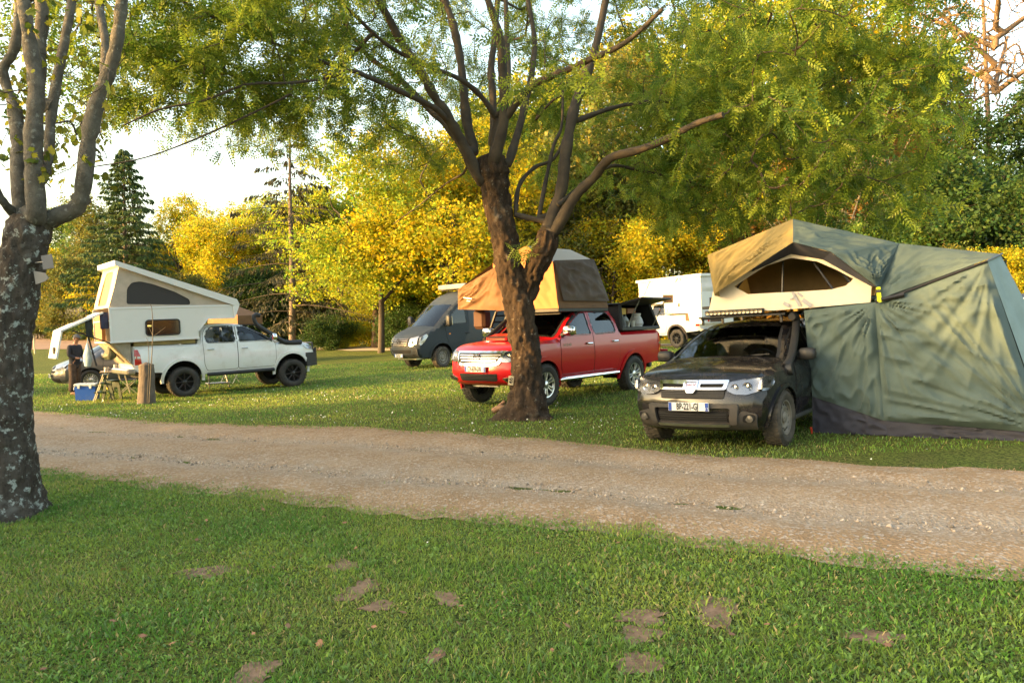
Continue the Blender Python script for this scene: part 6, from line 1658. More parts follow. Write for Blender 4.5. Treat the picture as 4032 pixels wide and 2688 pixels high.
foliage('crown', mv, mf, pos, d, rng.uniform(.06, .12, n), M_MAPLE, mp, leaf_tint(n, (.09, .15, .025), (.26, .25, .035)), .8, kind='stuff')
# --- background trees: a few kinds grown once, then copied one by one
def decid(kind, h, rx, nl, seed, low=.25, lobes=14, ls=.30, wide=.10, tips=420):
    """one broadleaf tree: returns (trunk mesh, crown mesh)"""
    global rng
    keep = rng; rng = np.random.default_rng(seed)
    s_ = Skel(); s_.limb([(0, 0, -.3), (.05, 0, h * .12), (-.1, .1, h * .35), (.1, 0, h * .62)], h * .020, h * .009)
    for k in range(7):
        a = k * 2.4 + rng.uniform(0, .6); z = h * rng.uniform(.22, .5); r = rx * rng.uniform(.5, .8)
        s_.limb([(0, 0, z), (r * .4 * math.cos(a), r * .4 * math.sin(a), z + h * .12), (r * math.cos(a), r * math.sin(a), z + h * .25)], h * .009, h * .003, sub=4)
    lb = []
    for k in range(lobes):
        z = h * rng.uniform(low + .08, .90); pr = math.sqrt(max(.05, 1 - ((z / h - .52) / .50) ** 2)); a = rng.uniform(0, 2 * np.pi); r = rx * pr * rng.uniform(.35, .85)
        lb.append((r * math.cos(a), r * math.sin(a), z, rx * rng.uniform(.28, .46)))
    lb = np.array(lb); T = []
    while len(T) < tips:
        b = lb[rng.integers(len(lb))]; d = rng.normal(0, 1, 3); d /= np.linalg.norm(d); p = b[:3] + d * b[3] * rng.uniform(.55, 1.05) * [1, 1, .8]
        if p[2] > h * low: T.append(p)
    s_.grow(np.array(T), 4, .3, h * .0007, .12)
    o1 = s_.mesh('trunk', M_TWIG, None, 6); m1 = o1.data; bpy.data.objects.remove(o1)
    t_ = np.array(s_.tips); pos = np.repeat(s_.p[t_], max(1, nl // len(t_)), 0); n = len(pos); pos = pos + rng.normal(0, rx * .085, (n, 3)) * [1, 1, .8]
    sv, sf = sprig(4, 1., .32, 1.2, seed); 
    o2 = foliage('crown', sv, sf, pos, rng.normal(0, 1, (n, 3)), rng.uniform(.6, 1.3, n) * ls * .62, leaf_mat('leaf_base'), None, np.clip(rng.normal(1, .22, (n, 1)), .4, 1.8) * np.ones((1, 3)) * np.array([1, 1, 1]) * (1 + np.array([[.25, .05, -.1]]) * rng.normal(0, 1, (n, 1))), None)
    m2 = o2.data; bpy.data.objects.remove(o2); rng = keep
    return m1, m2


def tint_leaf(name, col, tr=.45):
    if name in MATS: return MATS[name]
    return pm(name, col, .55, attr='tint', transl=tr, tcol=tuple(min(1, c * 1.35) for c in col), spec=.2)


KINDS_ = {'round': decid('round', 11., 4.2, 9000, 101), 'tall': decid('tall', 14., 4.0, 9000, 102, .22), 'bush': decid('bush', 6.5, 3.6, 9000, 103, .02, 18, .26), 'loose': decid('loose', 12., 4.6, 9500, 104, .24, 20, .28), 'shrub': decid('shrub', 2.6, 1.8, 4200, 105, .0, 12, .16)}
LC = {'sungold': (.33, .30, .025), 'lime': (.27, .31, .035), 'green': (.10, .165, .032), 'dark': (.038, .075, .018), 'olive': (.125, .135, .032), 'rust': (.24, .14, .035)}  # gold and lime hold the low sun's yellow in the leaf colour


def plant(name, kind, lc, px, d, scale, label, group, y_base=None, sx=1., rot=None, x=None, cat='tree'):
    p = at(px, 1300, d) if x is None else np.array([x, d, 0]); z = float(ground_z(p[0], p[1])) - .05
    t = empty(name, (p[0], p[1], z), rng.uniform(0, 6.28) if rot is None else rot, label=label, category=cat, group=group)
    t.scale = (scale * sx, scale * sx, scale)
    m1, m2 = KINDS_[kind]; link('trunk', m1, t)
    c = link('crown', m2, t); c.material_slots[0].link = 'OBJECT'; c.material_slots[0].material = tint_leaf('leaf_' + lc, LC[lc], .5 if lc in ('sungold', 'lime') else .38)
    return t


BT = 'trees along the far side of the camp site'
for a in (  # name, kind, colour, px, distance, scale, label
    ('background_tree', 'round', 'sungold', 120, 84, .95, 'golden tree at the far left just past the maple trunk'),
    ('background_tree', 'bush', 'olive', 330, 78, 1.3, 'olive bushy tree behind the raised camper roof, left of the spruce'),
    ('background_tree', 'tall', 'green', 250, 92, 1.15, 'green tree standing behind the olive one on the far left'),
    ('background_tree', 'bush', 'sungold', 480, 74, 1.0, 'low golden bush right behind the camper pop top'),
    ('background_tree', 'bush', 'dark', 560, 80, 1.1, 'dark bush below the spruce behind the camper'),
    ('background_tree', 'round', 'sungold', 850, 72, 1.12, 'glowing golden tree between the spruce and the bare-trunked conifer'),
    ('background_tree', 'loose', 'sungold', 990, 84, 1.2, 'pale golden open tree behind the bare-trunked conifer'),
    ('background_tree', 'bush', 'olive', 760, 66, .9, 'olive bush under the golden tree behind the camper'),
    ('background_tree', 'bush', 'dark', 1010, 66, 1.0, 'dark bush behind the nose of the camper'),
    ('background_tree', 'bush', 'olive', 1250, 68, 1.1, 'olive bush behind the low juniper'),
    ('background_tree', 'round', 'lime', 1350, 62, 1.2, 'lime tree behind the drooping conifer on its right'),
    ('background_tree', 'loose', 'lime', 1500, 45, 1.04, 'bright lime tree with stout trunk left of the grey van'),
    ('background_tree', 'loose', 'sungold', 1780, 43, .98, 'bright golden tree right above the grey van'),
    ('background_tree', 'round', 'lime', 1640, 52, 1.0, 'lime tree filling the gap between the two bright trees by the van'),
    ('background_tree', 'round', 'sungold', 1900, 50, 1.05, 'golden tree peeking out left of the forked trunk'),
    ('background_tree', 'tall', 'sungold', 720, 90, 1.22, 'tall golden tree far behind, just right of the spruce'),
    ('background_tree', 'tall', 'lime', 1070, 80, 1.10, 'tall lime tree behind the bare-trunked conifer on its left'),
    ('background_tree', 'tall', 'olive', 400, 88, 1.18, 'tall olive tree just left of the spruce'),
    ('background_tree', 'round', 'olive', 1230, 76, 1.25, 'olive round tree behind the bare-trunked conifer on its right'),
    ('background_tree', 'bush', 'dark', 1560, 60, 1.2, 'dark bush under the lime trees left of the van'),
    ('background_tree', 'bush', 'dark', 1820, 55, 1.2, 'dark bush just behind the grey van'),
    ('background_tree', 'tall', 'lime', 2060, 56, 1.05, 'lime tree right behind the big forked trunk'),
    ('background_tree', 'loose', 'sungold', 2230, 62, 1.3, 'golden tree showing through the fork of the big tree'),
    ('background_tree', 'tall', 'olive', 2420, 50, .95, 'olive tree rising behind the red pickup canopy'),
    ('background_tree', 'bush', 'sungold', 2420, 46, .75, 'golden ivy-clad bush behind the open black canopy'),
    ('background_tree', 'bush', 'lime', 2560, 52, 1.2, 'sunlit lime bush above the far white camper'),
    ('background_tree', 'loose', 'sungold', 2700, 58, 1.25, 'golden tree behind the far white camper'),
    ('background_tree', 'tall', 'lime', 2850, 48, 1.05, 'tall sunlit lime tree left of the green tent peak'),
    ('background_tree', 'bush', 'rust', 2960, 46, 1.1, 'rusty bush behind the green tent peak'),
    ('background_tree', 'loose', 'sungold', 3120, 54, 1.35, 'sunlit golden open tree high behind the tent peak'),
    ('background_tree', 'bush', 'sungold', 3080, 62, 1.6, 'golden thicket on the slope behind the tent'),
    ('background_tree', 'bush', 'rust', 3380, 50, 1.35, 'rusty bush behind the grey bare stems'),
    ('background_tree', 'loose', 'rust', 3350, 62, 1.3, 'rusty open tree above the bare stems'),
    ('background_tree', 'bush', 'green', 3560, 40, 1.05, 'green bush right of the bare stems'),
    ('background_tree', 'bush', 'dark', 3780, 37, 1.30, 'tall dark evergreen above the right end of the tent'),
    ('background_tree', 'tall', 'dark', 3930, 42, .95, 'dark tree in the upper right corner below the bare one'),
    ('background_tree', 'bush', 'sungold', 3960, 31, .55, 'golden bush at the right edge beside the tent'),
    ('background_tree', 'bush', 'olive', 3680, 33, .58, 'olive bush just above the tent roof on the right'),
    ('background_tree', 'bush', 'dark', 4120, 34, 1.1, 'dark bush cut by the right edge of the picture'),
    ('background_tree', 'bush', 'green', 3450, 36, .62, 'fresh green bush behind the tent ridge'),
    ('background_tree', 'tall', 'olive', 3620, 60, 1.2, 'olive tree far up the slope on the right'),
    ('background_tree', 'bush', 'olive', 2180, 50, 1.0, 'olive bush behind the brown roof tent'),
    ('background_tree', 'bush', 'sungold', 2640, 44, .7, 'golden bush low behind the far white camper'),
    ('background_tree', 'round', 'green', 640, 96, 1.1, 'green tree in the gap between spruce and golden tree'),
): plant(a[0], a[1], a[2], a[3], a[4], a[5] * np.interp(a[3], [1500, 1800, 2050, 2300, 3300, 3500, 3700], [.96, 1.08, 1.25, 1.42, 1.42, 1.2, .95]), a[6], BT, sx=rng.uniform(.95, 1.15))
SH = 'shrubs along the far track'
for (k, lc, px, d, sc_, lb) in (('shrub', 'dark', 1290, 52, 1.0, 'dark juniper-like shrub with bright tips beside the far track'), ('shrub', 'lime', 1345, 53, .85, 'bright-tipped shrub right of the dark juniper'), ('shrub', 'sungold', 1440, 56, 1.1, 'small golden shrub left of the stout trunk'), ('shrub', 'dark', 1600, 50, 1.2, 'dark shrub at the edge of the far grass left of the van'), ('shrub', 'olive', 150, 80, 1.3, 'olive shrub at the end of the ploughed field')):
    plant('shrub', k, lc, px, d, sc_, lb, SH, cat='shrub')
# trees out of the picture on the sunny side: placed and sized to throw the long evening shade over the camp
SD = 'trees and hedge left of the camp site, outside the picture'
HB = [(-11.5, -6.5, .66), (-12.6, -4.4, .64), (-13, -2.2, .64), (-13.2, -.1, .64), (-13.6, 2.0, .66), (-14, 4.0, .82), (-14.6, 6.0, .72), (-15.2, 8.0, .64), (-17.0, 9.6, .72), (-19, 11.2, .48), (-21.5, 12.8, .48), (-24, 15.2, .48), (-27, 21.3, 1.15),  # unseen; the last one enlarged to keep the van front in shade
      (-16.0, -7.5, .80), (-16.4, -4.6, .78), (-16.8, -1.6, .78), (-17.2, 1.2, .78), (-17.8, 3.8, .80), (-15.5, 4.25, 1.08), (-16.6, 4.7, 1.02)]  # unseen; last two made tall and narrow to shade part of the annex
for k, (x, y, sc_) in enumerate(HB):
    kind = 'bush'; lb = 'unseen hedge bush with %s' % ('no bush', 'one bush', 'two bushes', 'three bushes', 'four bushes', 'five bushes', 'six bushes', 'seven bushes', 'eight bushes', 'nine bushes', 'ten bushes', 'eleven bushes', 'twelve bushes')[k if k < 13 else k - 13] + (' between it and the camera in the front row' if k < 13 else ' nearer the camera in the tall back row')
    plant('hedge_bush', kind, 'green', 0, y, sc_, lb, SD, x=x, sx={1.15: .6, 1.08: .36, 1.02: .36}.get(sc_, 1.15), cat='bush')

plant('shade_tree', 'loose', 'green', 0, 24.8, .80, 'unseen open tree added past the hedge to dapple the far camper', SD, x=-26, sx=1., cat='tree')  # unseen, added to break up the direct sun on the far camper

# --- conifers
def conifer(name, px, d, h, sp, nb, label, needles, ncol, bare=.2, droop=.5, thick=.016, y0=None):
    p = at(px, 1340, d); z = float(ground_z(p[0], p[1])) - .1
    t = empty(name, (p[0], p[1], z), label=label, category='tree')
    trunk_mesh('trunk', np.array([(0, 0, 0), (.05, 0, h * .3), (-.05, 0, h * .65), (0, 0, h)]), np.array([h * thick, h * thick * .8, h * thick * .45, .02]), pm('conifer_bark', (.115, .085, .07), .9, col2=(.17, .13, .105), scale=6, bump=(20, .02)), t, n=12, sub=6, rough=.02)
    A_, D_, pos, dr = [], [], [], []; mb = MB()
    for k in range(nb):
        f = bare + (1 - bare) * (k + rng.random()) / nb; zz = h * f; L = sp * (1 - f) ** .75 * rng.uniform(.5, 1.25) + .15; a = k * 2.399 + rng.uniform(-.3, .3)
        dv = np.array([math.cos(a), math.sin(a), 0]); m_ = 7
        pts = np.array([dv * L * u + [0, 0, zz + L * (.12 * u - droop * u * u + droop * .45 * u ** 3)] for u in np.linspace(0, 1, m_)]); mb.tube(pts, np.linspace(.045 * L / sp + .012, .008, m_), 4, caps=False)
        q = int(needles * (.25 + L / sp)); u = rng.uniform(.12, 1, q) ** .8
        pp = np.stack([np.interp(u, np.linspace(0, 1, m_), pts[:, i]) for i in range(3)], 1); sd_ = np.cross(dv, [0, 0, 1]); w_ = rng.normal(0, .13, q) * L * (1.1 - u)
        pos.append(pp + sd_ * w_[:, None] - np.array([0, 0, 1]) * (np.abs(w_) * .5 + rng.uniform(0, .15, q))[:, None]); dd = dv * .6 + sd_ * np.sign(w_)[:, None] * .7 + [0, 0, -.5 - droop] + rng.normal(0, .25, (q, 3)); dr.append(dd)
    mb.build('boughs', M_TWIG, t, 60, kind='stuff')
    pos, dr = np.concatenate(pos), np.concatenate(dr); n = len(pos)
    v = np.array([(0, 0, 0), (.5, .13, -.04), (1, 0, -.15), (.5, -.13, -.04), (.1, 0, .05), (.55, .02, -.20), (.9, 0, -.3), (.5, 0, .02)]); fq = np.array([(0, 1, 2, 3), (4, 5, 6, 7)])
    foliage('crown', v, fq, pos, dr, rng.uniform(.28, .55, n), leaf_mat('needle', .18), t, leaf_tint(n, *ncol), .5, kind='stuff')
    return t
conifer('spruce_tree', 500, 62, 15.8, 5.0, 170, 'dark green spruce with pointed top behind the camper', 105, ((.050, .095, .030), (.11, .15, .04)), .06, .30)
conifer('spruce_tree', 1150, 54, 17.0, 6.2, 64, 'tall thin conifer with bare trunk and sparse drooping boughs', 62, ((.045, .048, .025), (.085, .080, .040)), .10, .42, .0145)
conifer('spruce_tree', 1380, 64, 12.5, 4.5, 60, 'second drooping conifer half hidden by the lime trees', 60, ((.045, .06, .028), (.085, .09, .04)), .12, .5, .014)


def bare(name, base, h, spread, label, mat, stems=1, tips=500, fan=.35, r0=.02):
    t = empty(name, base, label=label, category='tree'); s_ = Skel()
    for k in range(stems):
        a = rng.uniform(0, 6.28); f = (rng.uniform(.2, 1) * fan) if stems > 1 else .05
        s_.limb([(0, 0, -.2), (f * h * .3 * math.cos(a), f * h * .3 * math.sin(a), h * .35), (f * h * math.cos(a), f * h * math.sin(a), h * rng.uniform(.7, 1))], h * r0, h * r0 * .3, par=-1 if k == 0 else 0)
    if stems == 1:
        for k in range(9):
            a = k * 2.4; z = h * rng.uniform(.3, .65); s_.limb([(0, 0, z), (spread * .4 * math.cos(a), spread * .4 * math.sin(a), z + h * .08), (spread * math.cos(a), spread * math.sin(a), z + h * .2)], h * .008, h * .003)
    T = rng.normal(0, 1, (tips, 3)); T /= np.linalg.norm(T, axis=1)[:, None]; T = T * rng.uniform(.4, 1, (tips, 1)) * [spread, spread, h * .36] + [0, 0, h * .66]
    s_.grow(T, 5, .35, h * .0009, .14); s_.mesh('trunk', mat, t, 5)
    return t
M_BARE = pm('bare_bark', (.20, .135, .085), .85, col2=(.15, .10, .06), scale=3)
M_STEM = pm('grey_stem', (.15, .125, .095), .85, col2=(.10, .085, .062), scale=3)
p = at(3900, 1200, 66); bare('bare_tree', (p[0], p[1], float(ground_z(p[0], p[1]))), 33., 9.0, 'leafless orange-lit tree in the upper right corner', M_BARE, 1, 1600, r0=.011)
p = at(3560, 1200, 72); bare('bare_tree', (p[0], p[1], float(ground_z(p[0], p[1]))), 29., 8.0, 'leafless tree behind the green crown left of the upper right corner', M_BARE, 1, 900, r0=.010)
p = at(3230, 1200, 40); bare('bare_shrub', (p[0], p[1], float(ground_z(p[0], p[1]))), 11., 4.2, 'fan of grey bare stems rising behind the tent peak', M_STEM, 16, 420, .42, .008)
p = at(2330, 1200, 47); bare('bare_shrub', (p[0], p[1], float(ground_z(p[0], p[1]))), 8., 3.0, 'small leafless tree behind the brown roof tent', M_STEM, 5, 200, .3, .010)
# stout trunk left of the van
p = on_ground(1482, 1370); tk = empty('stub_tree', p, label='stout shaggy trunk with young shoots at the edge of the far track', category='tree')
trunk_mesh('trunk', np.array([(0, 0, -.1), (0, 0, 1.), (.05, 0, 2.4), (0, 0, 3.6)]), np.array([.36, .27, .25, .20]), M_BARK, tk, n=20, sub=8, rough=.08, seed=77)
n = 420; foliage('crown', *sprig(4, .8, .22, 1., 8), np.stack([rng.normal(0, .9, n), rng.normal(0, .9, n), 3.9 + rng.normal(0, .6, n)], 1), rng.normal(0, 1, (n, 3)), rng.uniform(.12, .3, n), tint_leaf('leaf_olive', LC['olive'], .38), tk, np.clip(rng.normal(1, .2, (n, 1)), .4, 1.7) * np.ones((1, 3)), kind='stuff')
# ------------------------------------------------------------------ the man and the small things round the camper
def skinned(name, joints, edges, mat, parent, root=0, sub=2):
    """one smooth surface grown round a joint graph; joints are (x, y, z, rx, ry)"""
    import bmesh
    bm = bmesh.new(); lay = bm.verts.layers.skin.verify(); vs_ = []
    for k, j in enumerate(joints):
        v = bm.verts.new(j[:3]); v[lay].radius = (j[3], j[4] if len(j) > 4 else j[3]); v[lay].use_root = k == root; vs_.append(v)
    for a, b in edges: bm.edges.new((vs_[a], vs_[b]))
    me = bpy.data.meshes.new(name); bm.to_mesh(me); bm.free(); o = bpy.data.objects.new(name, me); COL.objects.link(o)
    o.modifiers.new('s', 'SKIN').use_smooth_shade = True; m2 = o.modifiers.new('d', 'SUBSURF'); m2.levels = m2.render_levels = sub
    dg = bpy.context.evaluated_depsgraph_get(); dg.update(); m3 = bpy.data.meshes.new_from_object(o.evaluated_get(dg)); bpy.data.objects.remove(o)
    m3.materials.clear(); m3.materials.append(mat); m3.polygons.foreach_set('use_smooth', [True] * len(m3.polygons)); m3.name = name
    return link(name, m3, parent)


g = on_ground(296, 1553)
man = empty('person', g, R(-12), label='person in a dark jacket, brown trousers and grey cap standing at the camper door', category='person')
# x points where he looks (right), y away from the camera side
M_SKIN = pm('skin', (.42, .22, .14), .55, col2=(.36, .17, .11), scale=14); M_JKT = pm('navy_jacket', (.012, .015, .024), .85, col2=(.02, .022, .032), scale=8, bump=(40, .006)); M_TRS = pm('brown_trousers', (.105, .070, .052), .9, col2=(.045, .03, .022), scale=8, bump=(30, .008)); M_CAP = pm('grey_cap', (.10, .095, .095), .85, bump=(60, .003)); M_SHOE = pm('tan_shoe', (.30, .17, .09), .7)
body = [(0, 0, .92, .10, .13), (-.01, 0, 1.15, .11, .15), (.0, 0, 1.38, .10, .17), (.03, 0, 1.50, .055, .055), (.055, 0, 1.56, .055, .055), (.075, 0, 1.63, .085, .075), (.085, 0, 1.71, .078, .07),
        (.0, -.19, 1.41, .055), (.02, -.23, 1.16, .042), (.20, -.12, 1.08, .034), (.25, -.08, 1.09, .028), (.0, .19, 1.41, .055), (.03, .24, 1.15, .042), (.22, .13, 1.10, .034), (.27, .09, 1.11, .028),
        (.0, -.09, .88, .085), (.03, -.10, .50, .062), (-.01, -.11, .10, .042), (.0, .09, .88, .085), (.0, .10, .50, .062), (-.05, .11, .10, .042), (.10, -.12, .05, .036), (.06, .12, .05, .036)]
be = [(0, 1), (1, 2), (2, 3), (3, 4), (4, 5), (5, 6), (2, 7), (7, 8), (8, 9), (9, 10), (2, 11), (11, 12), (12, 13), (13, 14), (0, 15), (15, 16), (16, 17), (0, 18), (18, 19), (19, 20), (17, 21), (20, 22)]
skinned('body', body, be, M_SKIN, man)
jk = [(0, 0, .76, .13, .165), (0, 0, .86, .135, .17), (-.01, 0, 1.15, .135, .175), (.0, 0, 1.36, .12, .19), (.02, 0, 1.47, .075, .08), (.0, -.20, 1.41, .08), (.02, -.245, 1.16, .062), (.17, -.135, 1.085, .05), (.0, .20, 1.41, .08), (.03, .255, 1.15, .062), (.19, .145, 1.105, .05)]
skinned('jacket', jk, [(0, 1), (1, 2), (2, 3), (3, 4), (3, 5), (5, 6), (6, 7), (3, 8), (8, 9), (9, 10)], M_JKT, man)
tr_ = [(0, 0, 1.02, .125, .155), (.0, -.10, .84, .115), (.03, -.115, .50, .10), (-.01, -.125, .07, .095), (.0, .10, .84, .115), (.0, .115, .50, .10), (-.05, .125, .07, .095)]
skinned('trousers', tr_, [(0, 1), (1, 2), (2, 3), (0, 4), (4, 5), (5, 6)], M_TRS, man)
for sx, y in ((.0, -.115), (-.04, .115)): skinned('shoe', [(sx - .05, y, .045, .045), (sx + .06, y, .05, .045), (sx + .17, y, .035, .036)], [(0, 1), (1, 2)], M_SHOE, man)
mb = MB(); us = np.linspace(0, 2 * np.pi, 17); vs_ = np.linspace(0, np.pi / 2, 6)
mb.grid(lambda u, v: (.085 + .105 * np.cos(u) * np.cos(v), .088 * np.sin(u) * np.cos(v), 1.70 + .095 * np.sin(v)), us, vs_); mb.prism([(.14, -.07), (.22, -.055), (.245, 0), (.22, .055), (.14, .07)], lambda u, v, d: (u, v, d - .25 * (u - .14)), 1.70, 1.712); mb.build('cap', M_CAP, man, 60)
mb = MB(); mb.tube([(.155, 0, 1.665), (.175, 0, 1.645), (.158, 0, 1.628)], [.008, .014, .010], 6); mb.build('nose', M_SKIN, man, 60)
for y in (-.074, .074): mb = MB(); mb.tube([(.065, y, 1.63), (.055, y * 1.12, 1.66), (.065, y, 1.685)], [.010, .014, .010], 6); mb.build('ear', M_SKIN, man, 60)
mb = MB(); [mb.lathe([(.010, 0), (.007, .006), (0, .008)], (.155, y, 1.672), 'x', 8) for y in (-.03, .03)]; mb.tube([(.158, -.025, 1.605), (.165, 0, 1.603), (.158, .025, 1.605)], .005, 5); mb.build('eye', pm('eye_dark', (.03, .02, .02), .3), man)
mb = MB(); mb.grid(lambda u, v: (.062 + .092 * np.cos(u) * np.cos(v), .083 * np.sin(u) * np.cos(v), 1.665 + .06 * np.sin(v)), np.linspace(R(75), R(285), 12), np.linspace(-.9, .9, 6)); mb.build('hair', pm('grey_hair', (.16, .15, .14), .8), man, 60)
for (hx, hy, hz, sg) in ((.27, -.065, 1.09, 1), (.29, .075, 1.11, -1)):       # fingers
    fj = [(hx - .03, hy, hz, .026, .018), (hx + .02, hy, hz, .026, .018)]; fe = [(0, 1)]
    for k in range(4): i = len(fj); fj += [(hx + .05, hy + (k - 1.5) * .014, hz + .012, .009), (hx + .07, hy + (k - 1.5) * .014 + sg * .006, hz - .012 - .003 * k, .008), (hx + .055, hy + (k - 1.5) * .014, hz - .032, .007)]; fe += [(1, i), (i, i + 1), (i + 1, i + 2)]
    i = len(fj); fj += [(hx + .005, hy + sg * .025, hz + .014, .010), (hx + .04, hy + sg * .035, hz + .010, .008)]; fe += [(0, i), (i, i + 1)]
    skinned('hand', fj, fe, M_SKIN, man, 0, 1)


def thing(name, px, py, label, cat, rz=0., **k):
    p = on_ground(px, py); return empty(name, p, R(rz), label=label, category=cat, **k), p


# plastic bags
fr = Frame(wht.root)
M_BAGB = pm('blue_bag', (.30, .46, .62), .35, col2=(.20, .34, .50), scale=7, bump=(18, .03), transl=.12); M_BAGG = pm('green_bag', (.045, .065, .035), .35, col2=(.07, .09, .05), scale=7, bump=(18, .03))
def hang_bag(name, px, py, d, w, h, mat, label):
    p = at(px, py, d); t = empty(name, p, label=label, category='bag'); mb = MB(); mb.lathe([(0, -h * .5), (w * .35, -h * .49), (w * .5, -h * .30), (w * .46, -.05 * h), (w * .28, h * .2), (w * .10, h * .45), (0, h * .5)], (0, 0, 0), 'z', 14)
    V = mb.v[0]; V[:, :2] *= (1 + .35 * (vn(V[:, 2] * 9 + 3, np.arctan2(V[:, 1], V[:, 0]) * 2.5, 6) - .5))[:, None]; V[:, 1] *= .6; mb.build('sack', mat, t, 60)
    mb = MB(); mb.tube([(0, 0, h * .45), (.01, 0, h * .7)], .012, 5); mb.build('handle', mat, t)
hang_bag('plastic_bag', 345, 1395, 21.2, .26, .66, M_BAGB, 'pale blue plastic bag in front of the man'); hang_bag('plastic_bag', 432, 1388, 20.6, .33, .38, M_BAGG, 'dark green bag hanging from the camper corner')
# blue cool box
t, p = thing('cool_box', 345, 1575, 'blue cool box with pale lid on the grass by the steps', 'cool box', 6)
mb = MB(); mb.prism([(-.24, 0), (.24, 0), (.27, .38), (-.27, .38)], lambda u, v, d: (u, d, v), -.16, .16); mb.build('body', pm('cool_blue', (.01, .085, .42), .4, dirt=((.2, .25, .35), 5, .5, .9, .3)), t)
mb = MB(); mb.box(-.285, .285, -.175, .175, .385, .46, 0, .02); mb.build('lid', pm('cool_lid', (.42, .48, .55), .45), t)
for x in (-.15, .15): mb = MB(); mb.box(x - .03, x + .03, -.19, -.17, .33, .43, 0, .006); mb.build('latch', pm('cool_latch', (.55, .6, .65), .4), t)
mb = MB(); mb.tube([(-.29, -.1, .40), (-.31, -.1, .30), (-.31, .1, .30), (-.29, .1, .40)], .012, 6); mb.build('handle', pm('cool_lid', (.4, .4, .4)), t)
# two step stools
M_GRN = pm('green_plastic', (.012, .035, .022), .5); M_CRM = pm('cream_tube', (.45, .42, .30), .5)
t, p = thing('step_ladder', 405, 1578, 'small folding step ladder with cream rails beside the cool box', 'step ladder', 20)
for y in (-.17, .17): mb = MB(); mb.tube([(-.20, y, 0), (.04, y, .72)], .016, 6); mb.build('rail', M_CRM, t); mb = MB(); mb.tube([(.26, y, 0), (.04, y, .70)], .014, 6); mb.build('leg', M_GRN, t)
for zz, xx in ((.24, -.12), (.48, -.04), (.70, .04)): mb = MB(); mb.box(xx - .07, xx + .09, -.18, .18, zz - .015, zz + .015, 0, .01); mb.build('step', M_GRN, t)
t, p = thing('step_stool', 442, 1574, 'dark green plastic step stool beside the cream-railed ladder', 'stool', -10)
for sg in (1, -1):
    mb = MB(); mb.prism([(-.20, 0), (-.12, 0), (-.04, .34), (.04, .34), (.12, 0), (.20, 0), (.09, .52), (-.09, .52)], lambda u, v, d: (u, d + sg * .16, v), -.015, .015); mb.build('side_frame', M_GRN, t)
mb = MB(); mb.box(-.13, .13, -.17, .17, .50, .54, 0, .015); mb.build('top', M_GRN, t); mb = MB(); mb.box(-.03, .03, -.182, -.176, .30, .36); mb.build('sticker', pm('sticker_yellow', (.6, .45, .05), .5), t)
# table with pots behind the steps, chair legs showing under the tailgate
t, p = thing('folding_table', 425, 1560, 'small folding table cluttered with pots under the camper rear', 'table', 25)
p[1] += .5; t.location = p; mb = MB(); mb.box(-.42, .42, -.25, .25, .66, .69, 0, .008); mb.build('top', pm('table_top', (.40, .28, .16), .5), t)
for x in (-.36, .36):
    for y in (-.2, .2): mb = MB(); mb.tube([(x, y, 0), (x * .55, y, .66)], .014, 6); mb.build('leg', M_CRM, t)
for k, (x, y, r_, h, m_, nm, lb) in enumerate(((-.25, -.1, .07, .12, M_STEEL, 'cooking_pot', 'small steel pot at the left of the cluttered table'), (-.02, -.12, .05, .20, M_CREAM, 'mug', 'pale mug in the middle of the cluttered table'), (.22, -.05, .11, .16, M_MESH, 'cooking_pot', 'black pot at the right of the cluttered table'))):
    c, s_ = math.cos(R(25)), math.sin(R(25)); o = empty(nm, (p[0] + x * c - y * s_, p[1] + x * s_ + y * c, p[2] + .69), label=lb, category='pot' if 'pot' in nm else 'mug'); mb = MB(); mb.lathe([(0, 0), (r_, 0), (r_, h), (r_ * .9, h), (r_ * .88, .02), (0, .02)], n=14); mb.build('body', m_, o); mb = MB(); mb.tube([(r_, 0, h * .8), (r_ + .05, 0, h * .75), (r_ + .05, 0, h * .35), (r_, 0, h * .3)], .008, 5); mb.build('handle', m_, o)
def fold_chair(px, py, rz, label, dx=0):
    t, p = thing('folding_chair', px, py, label, 'chair', rz, group='folding seats behind the white pickup')
    for sg in (1, -1):
        for a, b in (((-.22, 0), (.22, .42)), ((.22, 0), (-.22, .42))): mb = MB(); mb.tube([(a[0], sg * .22, a[1]), (b[0], sg * .22, b[1])], .012, 6); mb.build('leg', M_CRM, t)
        mb = MB(); mb.tube([(-.22, sg * .22, .42), (-.30, sg * .22, .85)], .012, 6); mb.build('back_post', M_CRM, t)
    mb = MB(); cloth(mb, (-.22, -.21, .42), (.22, -.21, .42), (.22, .21, .42), (-.22, .21, .42), (6, 6), .01, sag=-.03); mb.build('seat', M_NAVY, t, 60)
    mb = MB(); cloth(mb, (-.23, -.21, .50), (-.23, .21, .50), (-.30, .21, .84), (-.30, -.21, .84), (6, 6), .01); mb.build('backrest', M_NAVY, t, 60)
fold_chair(505, 1548, 30, 'folding chair whose crossed cream legs show left of the wooden post'); fold_chair(905, 1508, 80, 'folding chair seen under the white pickup between its wheels')
t, p = thing('entry_step', 860, 1530, 'grey metal folding step under the white pickup', 'step', 40)
mb = MB(); mb.box(-.35, .35, -.14, .14, .16, .19, 0, .01); mb.build('tread', M_STEEL, t)
for x in (-.3, .3): mb = MB(); mb.beam((x, -.12, 0), (x * .8, .14, .5), .03, .03); mb.build('leg', M_STEEL, t)
